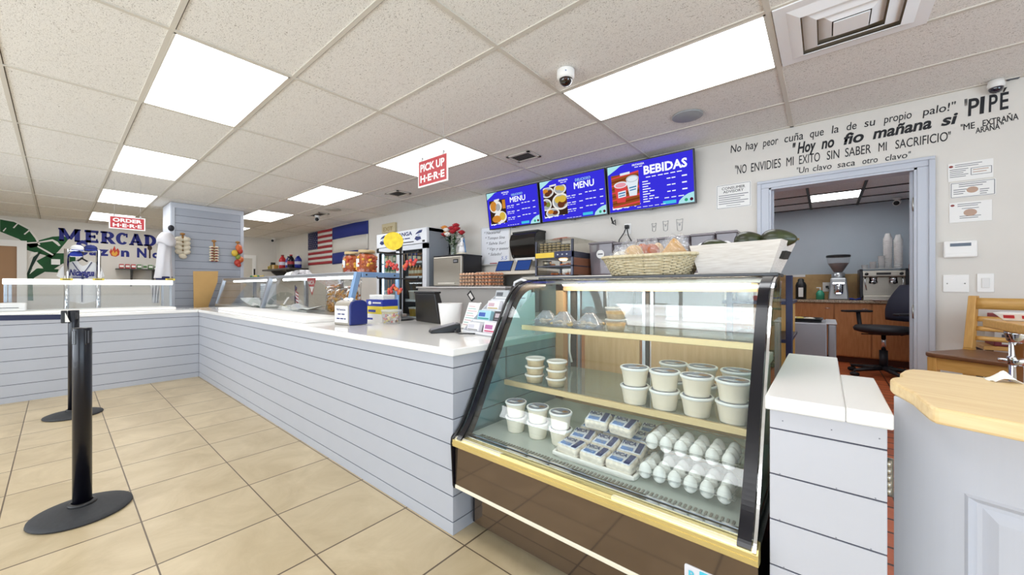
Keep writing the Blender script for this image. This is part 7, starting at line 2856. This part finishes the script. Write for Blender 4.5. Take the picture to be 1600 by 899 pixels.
for z0_, z1_ in ((1.06, 1.13), (.985, 1.015), (.925, .952), (.865, .89)):
    y_ = .165 + .045 * (z0_ - SHt) / .34
    m = MB()
    m.sheet(lambda s, q: Vector(((s - .5) * .40, y_ + .012 + .02 * math.sin(math.pi * s) + .008 * q, z0_ + (z1_ - z0_) * q)), 14, 2, th=.016)
    m.build('back_slat', M_oakx, t, local=True)
m = MB()
m.box(-.185, .185, -.205, -.183, SHt - .10, SHt - .029).box(-.19, .19, .165, .187, SHt - .10, SHt - .029)
m.box(-.211, -.19, -.17, .15, SHt - .10, SHt - .029).box(.19, .211, -.17, .15, SHt - .10, SHt - .029)
m.build('seat_apron', M_oakx, t, local=True)
for (a, b) in (((-.2, -.19, .28), (.2, -.19, .28)), ((-.2, .17, .34), (.2, .17, .34)), ((-.2, -.19, .42), (-.2, .17, .42)), ((.2, -.19, .42), (.2, .17, .42))):
    MB().cyl(a, b, .011, seg=10).build('stretcher', M_oak, t, local=True)

# console with stacked boxes behind the stool
t = thing('console_table', 'narrow dark legged console behind the bar stool, holding stacked boxes', 'console table', (1.2, 3.92, 0))
MB().box(.78, 1.9, 3.80, YB - .004, .80, .825, bev=.003).build('top', M_oakx, t)
for x, y in ((.81, 3.83), (1.86, 3.83), (.81, 4.04), (1.86, 4.04)):
    MB().box(x - .015, x + .015, y - .015, y + .015, .003, .80).build('leg', mat('dark_leg', '#3a2620', .5), t)
bxs = [(.83, 1.13, .8255, .87, '#7a2430', '#d8d4cf', 'dark red flat box at the bottom of the stack behind the stool'),
       (.83, 1.13, .8705, .915, '#cfcac4', '#4c4a50', 'white printed flat box, second in the stack behind the stool'),
       (.82, 1.10, .9155, .965, '#b9bcc4', '#46566f', 'grey blue printed box, third in the stack behind the stool'),
       (.84, 1.02, .9655, 1.03, '#a32832', '#7a1a22', 'bright red box topping the stack behind the stool')]
for x0, x1, za, zb3, c1, c2, lab in bxs:
    t = thing('flat_box', lab, 'box', ((x0 + x1) / 2, 3.92, za), 0, 'boxes stacked behind the bar stool')
    MB().box(x0, x1, 3.83, 4.02, za, zb3, bev=.004).build('carton', mat('flat_' + c1[1:], c1, .5), t)
    m = MB()
    for k in range(4):
        a = x0 + .03 + k * (x1 - x0 - .06) / 4
        m.box(a, a + (x1 - x0) * .14, 3.8285, 3.831, za + (zb3 - za) * .3, za + (zb3 - za) * .7)
    m.build('print', mat('flatprint_' + c2[1:], c2, .5), t)

# bar table
t = thing('bar_table', 'honey wood bar table on a chrome pedestal at the right edge', 'bar table', (.45, 2.35, .0))
p0, p1 = at_z(1543, 504, 1.05), at_z(1600, 513, 1.05)
d = Vector((.25, -.97, 0))
e = Vector((.97, .25, 0))
o0 = Vector((.575, 2.82, 0))
tb = [o0, o0 + Vector((.05, -.75, 0)), o0 + Vector((.80, -.78, 0)), o0 + Vector((.75, -.03, 0))]
MB().prism([(p.x, p.y) for p in tb], 'z', 1.012, 1.052, bev=.006).build('top', M_oakx, t)
q = at_z(1588, 560, 1.0)
ray_ = ray(1588, 560)
sc_ = 1.62
lx, ly = ray_[0] * sc_, ray_[1] * sc_
m = MB()
m.cyl((lx, ly, .03), (lx, ly, 1.0), .021, seg=20)
m.build('chrome_pedestal', M_chrome, t)
m = MB()
m.lathe([(.021, .965), (.026, .97), (.030, .985), (.034, 1.0), (.034, 1.0115), (0, 1.0115)], (lx, ly, 0), 20)
m.lathe([(.0215, .868), (.027, .872), (.027, .90), (.0215, .905)], (lx, ly, 0), 20)
m.cyl((lx - .05, ly, .885), (lx + .05, ly, .885), .008, seg=10)
m.build('collar', M_chrome, t)
MB().lathe([(0, .003), (.2, .003), (.2, .015), (.05, .03), (.022, .04)], (lx, ly, 0), 32).build('base', M_chrome, t)
bc = at_z(1600, 505, 1.055)
t = thing('paper_food_tray', 'white paper food tray with red print on the bar table', 'food tray', (.695, 2.71, 1.0525), -.4)
m = MB()
m.hexa([(-.07, -.05, 0), (.07, -.05, 0), (.07, .05, 0), (-.07, .05, 0)], [(-.10, -.07, .035), (.10, -.07, .035), (.10, .07, .035), (-.10, .07, .035)], bev=.003)
m.build('tray', M_paper, t, local=True)
m = MB()
for k in range(3):
    m.hexa([(-.07 + k * .05, -.0595, .012), (-.04 + k * .05, -.0595, .012), (-.04 + k * .05, -.058, .012), (-.07 + k * .05, -.058, .012)], [(-.07 + k * .05, -.067, .026), (-.04 + k * .05, -.067, .026), (-.04 + k * .05, -.064, .026), (-.07 + k * .05, -.064, .026)])
m.build('red_print', mat('tray_red', '#b5303a', .5), t, local=True)
p = at_z(1562, 590, .9505)
t = thing('paper_napkin', 'crumpled white napkin on the back edge of the wooden gate top', 'napkin', (.362, 1.60, .9505), .3)
t.scale = (.75, .75, .75)
m = MB()
m.sheet(lambda s, q: Vector(((s - .5) * .07, (q - .5) * .05, .002 + .034 * math.sin(math.pi * s) ** 2 * (1 - abs(q - .5)) + .004 * math.sin(s * 9 + q * 7))), 12, 10, th=.0015)
m.build('napkin', M_paper, t, local=True)

# navy rack between case and doorway
t = thing('navy_rack', 'dark navy metal rack of supplies between the display case and the doorway', 'rack', (-.28, 2.95, .002))
m_ = mat('navy_rack', '#181c3c', .4, .3)
for x, y in ((-.46, 2.68), (-.16, 2.68), (-.50, 3.24), (-.19, 3.24)):
    MB().box(x - .016, x + .016, y - .016, y + .016, .003, 1.27, bev=.003).build('upright', m_, t)
for z in (.25, .62, .88, 1.10):
    MB().box(-.5, -.15, 2.67, 3.25, z, z + .02, bev=.003).build('rack_shelf', m_, t)
MB().box(-.5, -.16, 3.2, 3.21, .27, 1.09).build('wood_back', M_oak, t)
MB().box(-.487, -.475, 2.7, 3.2, .27, 1.09).build('wood_side', mat('reddish_veneer', '#a9745a', .45, noise=.15, nscale=5, stretch=(10, 10, 1)), t)
for i, (x, z, c, lab) in enumerate(((-.40, 1.1205, '#e2dfdc', 'white'), (-.32, 1.1205, '#c23a40', 'red'), (-.24, 1.1205, '#e6b9b4', 'pink'))):
    t = thing('cup_sleeve', f'{lab} stack of cups on the top shelf of the navy rack', 'cup stack', (x, 2.76, z), 0, 'cup stacks on the navy rack')
    MB().lathe([(0, 0), (.03, 0), (.038, .11), (.04, .112), (.038, .118), (.036, .118)], seg=18).build('cups', mat('cups_' + c[1:], c, .4), t, local=True)
    MB().lathe([(.0335, .03), (.0375, .075)], seg=18).build('band', mat('cups_band', '#d9d7d5', .4), t, local=True)

# ------------------------------------------------------------------ back room
M_cab = mat('cherry_oak', '#c28654', .45, color2='#ad7040', nscale=4, stretch=(12, 12, 1.2))
BYF = 8.0
t = thing('base_cabinet', 'reddish oak base cabinets with granite top along the back room wall', 'cabinet', (-.2, 8.3, .0))
MB().box(-1.6, 1.1, BYF + .03, 8.599, .1, .955).build('body', M_cab, t)
MB().box(-1.6, 1.1, BYF + .09, 8.599, .002, .1).build('toe_kick', mat('kick_dark', '#5a2f1d', .6), t)
xs_ = [-1.58, -1.05, -.52, .0, .47, .79, 1.09]
xs_ = [-1.58, -.95, -.42, .105, .545, 1.09]
for a, b in zip(xs_, xs_[1:]):
    d = MB().box(a + .008, b - .008, BYF + .008, BYF + .03, .115, .945, bev=.004).build('door', M_cab, t)
    m = MB().tube([(b - .05, BYF + .005, .86), (b - .05, BYF - .012, .865), (b - .11, BYF - .012, .865), (b - .11, BYF + .005, .86)], .005, 8)
    m.build('handle', M_chrome, d)
MB().box(-1.62, 1.12, BYF - .02, 8.599, .957, .998, bev=.004).build('granite_top', mat('granite', '#c9b79a', .25, color2='#6d5845', nscale=60), t)
MB().box(-1.62, 1.148, 8.57, 8.5995, .999, 1.43).build('stone_backsplash', mat('tan_stone', '#c3a16b', .5, color2='#8f6c42', nscale=4), t)
t = thing('wall_sign_strip', 'narrow white label strip on the stone backsplash of the back room', 'label', (-.5, 8.568, 1.4))
MB().box(-.56, -.28, 8.563, 8.569, 1.39, 1.43).build('strip', M_paper, t)

gx = .16
t = thing('coffee_grinder', 'silver coffee grinder with clear hopper of beans on the granite counter', 'coffee grinder', (gx, 8.22, .9985))
m = MB()
m.hexa([(-.13, -.14, 0), (.13, -.14, 0), (.13, .14, 0), (-.13, .14, 0)], [(-.10, -.10, .36), (.10, -.10, .36), (.09, .10, .36), (-.09, .10, .36)], bev=.02)
m.lathe([(.085, .36), (.085, .44), (.05, .45), (0, .45)], seg=24)
m.build('grinder_body', M_steel if False else mat('silver_paint', '#a9abae', .3, .7), t, local=True)
m = MB()
m.lathe([(0, .452), (.05, .452), (.13, .60), (.0, .605)], seg=24)
m.build('coffee_beans', mat('coffee_beans', '#3a1d16', .6, color2='#5a3426', nscale=60), t, local=True)
m = MB()
m.lathe([(.055, .45), (.137, .60), (.15, .70)], seg=24)
m.build('hopper', clear('hopper_plastic', '#ffffff', 1.45, haze=.15, hazecol='#e8e8ea'), t, local=True)
MB().lathe([(.152, .70), (.156, .705), (.156, .725), (.15, .735), (0, .738)], seg=24).build('hopper_lid', M_black, t, local=True)
m = MB()
m.lathe([(.05, .1), (.06, .11), (.06, .26), (.05, .27)], (0, -.15, 0), 16)
m.box(-.08, .08, -.2, -.1, .25, .29, bev=.008)
m.box(-.03, .03, -.22, -.11, .10, .115)
m.build('doser', M_chrome, t, local=True)

ex0, ex1 = .43, .93
t = thing('espresso_machine', 'two group chrome espresso machine stacked with cups, on the granite counter', 'espresso machine', ((ex0 + ex1) / 2, 8.28, .9985))
w_ = ex1 - ex0
m = MB()
m.box(-w_ / 2, w_ / 2, -.1, .26, .06, .46, bev=.02)
m.box(-w_ / 2, w_ / 2, -.24, -.1, .36, .46, bev=.02)
m.build('steel_body', M_steel, t, local=True)
m = MB()
for s in (-1, 1):
    m.prism([(-.24, .04), (.27, .04), (.27, .49), (-.2, .49), (-.25, .44)], 'x', s * w_ / 2 - .02 + (s - 1) * 0, s * w_ / 2 + .02, bev=.008)
m.build('side_panel', mat('espresso_black', '#1b1b22', .3), t, local=True)
MB().box(-w_ / 2 + .021, w_ / 2 - .021, -.26, .0, .0, .075, bev=.006).build('drip_tray', M_steel, t, local=True)
for x in (-.11, .11):
    m = MB()
    m.cyl((x, -.17, .30), (x, -.17, .36), .045, seg=18)
    m.cyl((x, -.17, .265), (x, -.17, .30), .05, seg=18)
    m.tube([(x, -.2, .28), (x, -.32, .27)], [.014, .018], 10, mi=1)
    m.build('brew_group', [M_chrome, M_black], t, local=True)
for s in (-1, 1):
    MB().tube([(s * .2, -.2, .37), (s * .21, -.25, .3), (s * .19, -.25, .16)], .007, 8).build('steam_wand', M_chrome, t, local=True)
m = MB().box(-.08, .08, -.243, -.238, .395, .43)
m.build('badge', M_black, t, local=True)
for x in (-.19, .19):
    MB().cyl((x, -.265, .41), (x, -.24, .41), .022, seg=14).build('knob', M_black, t, local=True)
m = MB()
m.box(-w_ / 2 + .02, w_ / 2 - .02, -.18, .24, .491, .497)
m.build('cup_rail', M_chrome, t, local=True)
M_cup = mat('white_cup', '#eceae8', .4)
mugs = []
for i, (x, n, lab) in enumerate(((-.2, 1, 'leftmost'), (-.105, 2, 'second'), (-.01, 4, 'third'))):
    m = MB()
    for k in range(n):
        m.lathe([(.03, 0), (.042, .06), (.045, .062)], (0, 0, k * .045), 16)
    m.lathe([(0, 0), (.03, 0)], (0, 0, 0), 16)
    o = m.build('paper_cup_stack', M_cup, loc=(0, 0, 0))
    o.location = ((ex0 + ex1) / 2 + x, 8.23, .9985 + .498)
    tag(o, f'short white paper cup stack on the espresso machine, {lab} from left', 'cup stack', 'paper cups on the espresso machine')
for i, (x, n, lab) in enumerate(((.065, 16, 'left'), (.18, 15, 'right'))):
    m = MB()
    m.lathe([(0, 0), (.045, 0), (.052, n * .028), (.055, n * .028 + .01), (.04, n * .028 + .05), (.03, n * .028 + .1), (0, n * .028 + .1)], (0, 0, 0), 18)
    for k in range(n):
        m.lathe([(.048 + .004 * k / n, k * .028), (.054 + .004 * k / n, k * .028 + .006), (.048 + .004 * k / n, k * .028 + .012)], (0, 0, 0), 18)
    o = m.build('paper_cup_tower', M_cup, loc=(0, 0, 0))
    o.location = ((ex0 + ex1) / 2 + x, 8.28, .9985 + .498)
    tag(o, f'{lab} of the two tall white paper cup towers on the espresso machine', 'cup stack', 'paper cups on the espresso machine')
m = MB().hexa([(.0, 0, 0), (.12, 0, 0), (.12, .1, 0), (0, .1, 0)], [(.0, .0, .14), (.12, .0, .17), (.12, .1, .17), (0, .1, .14)], bev=.01)
o = m.build('orange_carton', mat('orange_box', '#c96a34', .5), loc=(0, 0, 0)); o.location = (.985, 8.3, 1.42)
tag(o, 'small orange carton on a ledge right of the espresso machine', 'carton')
m = MB().box(.962, 1.149, 8.25, 8.5695, 1.395, 1.4195)
tag(m.build('corner_ledge', M_white), 'small white corner ledge under the orange carton', 'ledge')
t = thing('thermos', 'black thermos with pale label at the left of the granite counter', 'thermos', (-.33, 8.25, .9985))
MB().lathe([(0, 0), (.075, 0), (.078, .24), (.06, .29), (.045, .30), (.045, .34), (.02, .36), (0, .36)], seg=20).build('flask', M_black, t, local=True)
MB().box(-.03, .035, -.081, -.077, .04, .2).build('label', M_paper, t, local=True)
t = thing('soap_bottle', 'clear green soap pump bottle on the granite counter', 'soap bottle', (-.07, 8.2, .9985))
MB().lathe([(0, 0), (.055, 0), (.058, .1), (.03, .15), (.02, .155)], seg=16).build('bottle', mat('soap_green', '#3f9a7a', .2), t, local=True)
m = MB().cyl((0, 0, .155), (0, 0, .2), .012, seg=8)
m.box(-.05, .012, -.01, .01, .19, .208)
m.build('pump', M_white, t, local=True)
t = thing('wall_outlet', 'white outlet with a plugged cable on the stone backsplash', 'outlet', (.02, 8.57, 1.13))
MB().box(-.06, .06, -.012, -.001, 0, .16, bev=.004).build('plate', M_white, t, local=True)
m = MB().box(-.02, .02, -.05, -.012, .06, .1, bev=.004)
m.tube([(0, -.05, .08), (.04, -.08, .03), (.06, -.1, -.05), (.1, -.12, -.125)], .008, 8)
m.build('plug', M_black, t, local=True)
t = thing('blue_towel', 'folded blue towel lying on the granite counter before the espresso machine', 'towel', (.36, 8.06, .9985))
MB().sheet(lambda s, q: Vector(((s - .5) * .14, (q - .5) * .14, .024 + .008 * math.sin(s * 9) + .006 * math.cos(q * 8))), 14, 8, th=.02).build('towel', mat('towel_blue', '#2c3a86', .9), t, local=True)
m = MB().lathe([(0, 0), (.09, 0), (.13, .014), (.128, .016), (.09, .004), (0, .004)], (0, 0, 0), 24)
o = m.build('white_plate', M_cup, loc=(0, 0, 0)); o.location = (.64, 8.06, .9985)
tag(o, 'white plate on the granite counter front edge by the espresso machine', 'plate')

# under-counter fridge with tray
t = thing('small_fridge', 'small grey fridge just inside the doorway, half hidden by the white counter end', 'fridge', (-.12, 4.78, .002))
M_fr2 = mat('fridge_grey', '#9a9aa0', .35, .5)
MB().box(-.42, .01, 4.5, 5.05, .003, .87, bev=.01).build('cabinet', M_fr2, t)
MB().box(.018, .075, 4.5, 5.05, .03, .86, bev=.012).build('door', M_fr2, t)
MB().box(.0, .08, 4.5, 5.05, .861, .876, bev=.004).build('top_trim', mat('fridge_trim', '#c4c4c8', .3, .5), t)
t = thing('serving_tray', 'dark tray with yellow food and cups on the small fridge', 'tray', (-.2, 4.68, .877))
m = MB().prism([(p[0], p[1]) for p in rrect(.34, .26, .03)], 'z', 0, .008)
m.sheet(lambda s, q: Vector(((.17 + .015 * q) * math.copysign(abs(math.cos(2 * math.pi * s)) ** .4, math.cos(2 * math.pi * s)), (.13 + .015 * q) * math.copysign(abs(math.sin(2 * math.pi * s)) ** .4, math.sin(2 * math.pi * s)), .006 + .02 * q)), 32, 2, th=.003)
m.build('tray_body', M_black, t, local=True)
m = MB()
rr = random.Random(8)
for i in range(9):
    m.ell((-.1 + rr.uniform(-.04, .18), rr.uniform(-.07, .07), .022), (.045, .025, .014), i % 2, 10, 6)
m.build('food', [mat('tray_yellow', '#d8c46a', .6), mat('tray_cream', '#e6dfcf', .6)], t, local=True)

# office chair
t = thing('office_chair', 'black swivel office chair with armrests in the back room', 'office chair', (.60, 7.1, .002), math.radians(128))
t.scale = (1.25, 1.25, .98)
M_ofc = mat('office_black', '#16161d', .6)
M_mesh = mat('office_mesh', '#1d1f33', .7)
m = MB()
m.lathe([(0, .60), (.20, .60), (.245, .62), (.255, .655), (.235, .69), (.12, .70), (0, .69)], seg=32, sx=1.0, sy=.95)
m.build('seat', M_ofc, t, local=True)
m = MB()
m.sheet(lambda s, q: Vector((.25 * math.sin((s - .5) * 1.9), -.24 + .07 * math.cos((s - .5) * 2.2) - .16 * (q ** 1.2) + .05 * math.sin(math.pi * q), .76 + .5 * q)), 14, 10, th=.03)
m.build('backrest', M_mesh, t, local=True)
for s in (-1, 1):
    m = MB()
    m.tube([(s * .24, -.02, .63), (s * .31, -.02, .66), (s * .31, -.0, .86)], .02, 10)
    m.box(s * .31 - .04, s * .31 + .04, -.14, .17, .86, .89, bev=.012)
    m.build('armrest', M_ofc, t, local=True)
m = MB()
m.cyl((0, 0, .10), (0, 0, .36), .035, seg=16)
m.cyl((0, 0, .36), (0, 0, .585), .02, seg=14, mi=1)
m.box(-.09, .09, -.09, .09, .575, .605, bev=.01)
m.tube([(.05, 0, .57), (.24, .02, .55)], .008, 8)
m.build('gas_column', [M_ofc, M_chrome], t, local=True)
m = MB()
m.tube([(0, -.18, .58), (0, -.3, .6), (0, -.3, .95)], .022, 10)
m.build('back_support', M_ofc, t, local=True)
for k in range(5):
    a = 2 * math.pi * k / 5 + .3
    c, s = math.cos(a), math.sin(a)
    m = MB()
    m.tube([(0, 0, .12), (c * .3, s * .3, .085)], [.035, .02], 10)
    m.build('base_arm', M_ofc, t, local=True)
    m = MB()
    for e in (-1, 1):
        m.cyl((c * .3 - s * (.006 * e), s * .3 + c * (.006 * e), .032), (c * .3 - s * (.026 * e), s * .3 + c * (.026 * e), .032), .03, seg=14)
    m.cyl((c * .3, s * .3, .04), (c * .3, s * .3, .09), .008, seg=8)
    m.build('caster', M_ofc, t, local=True)
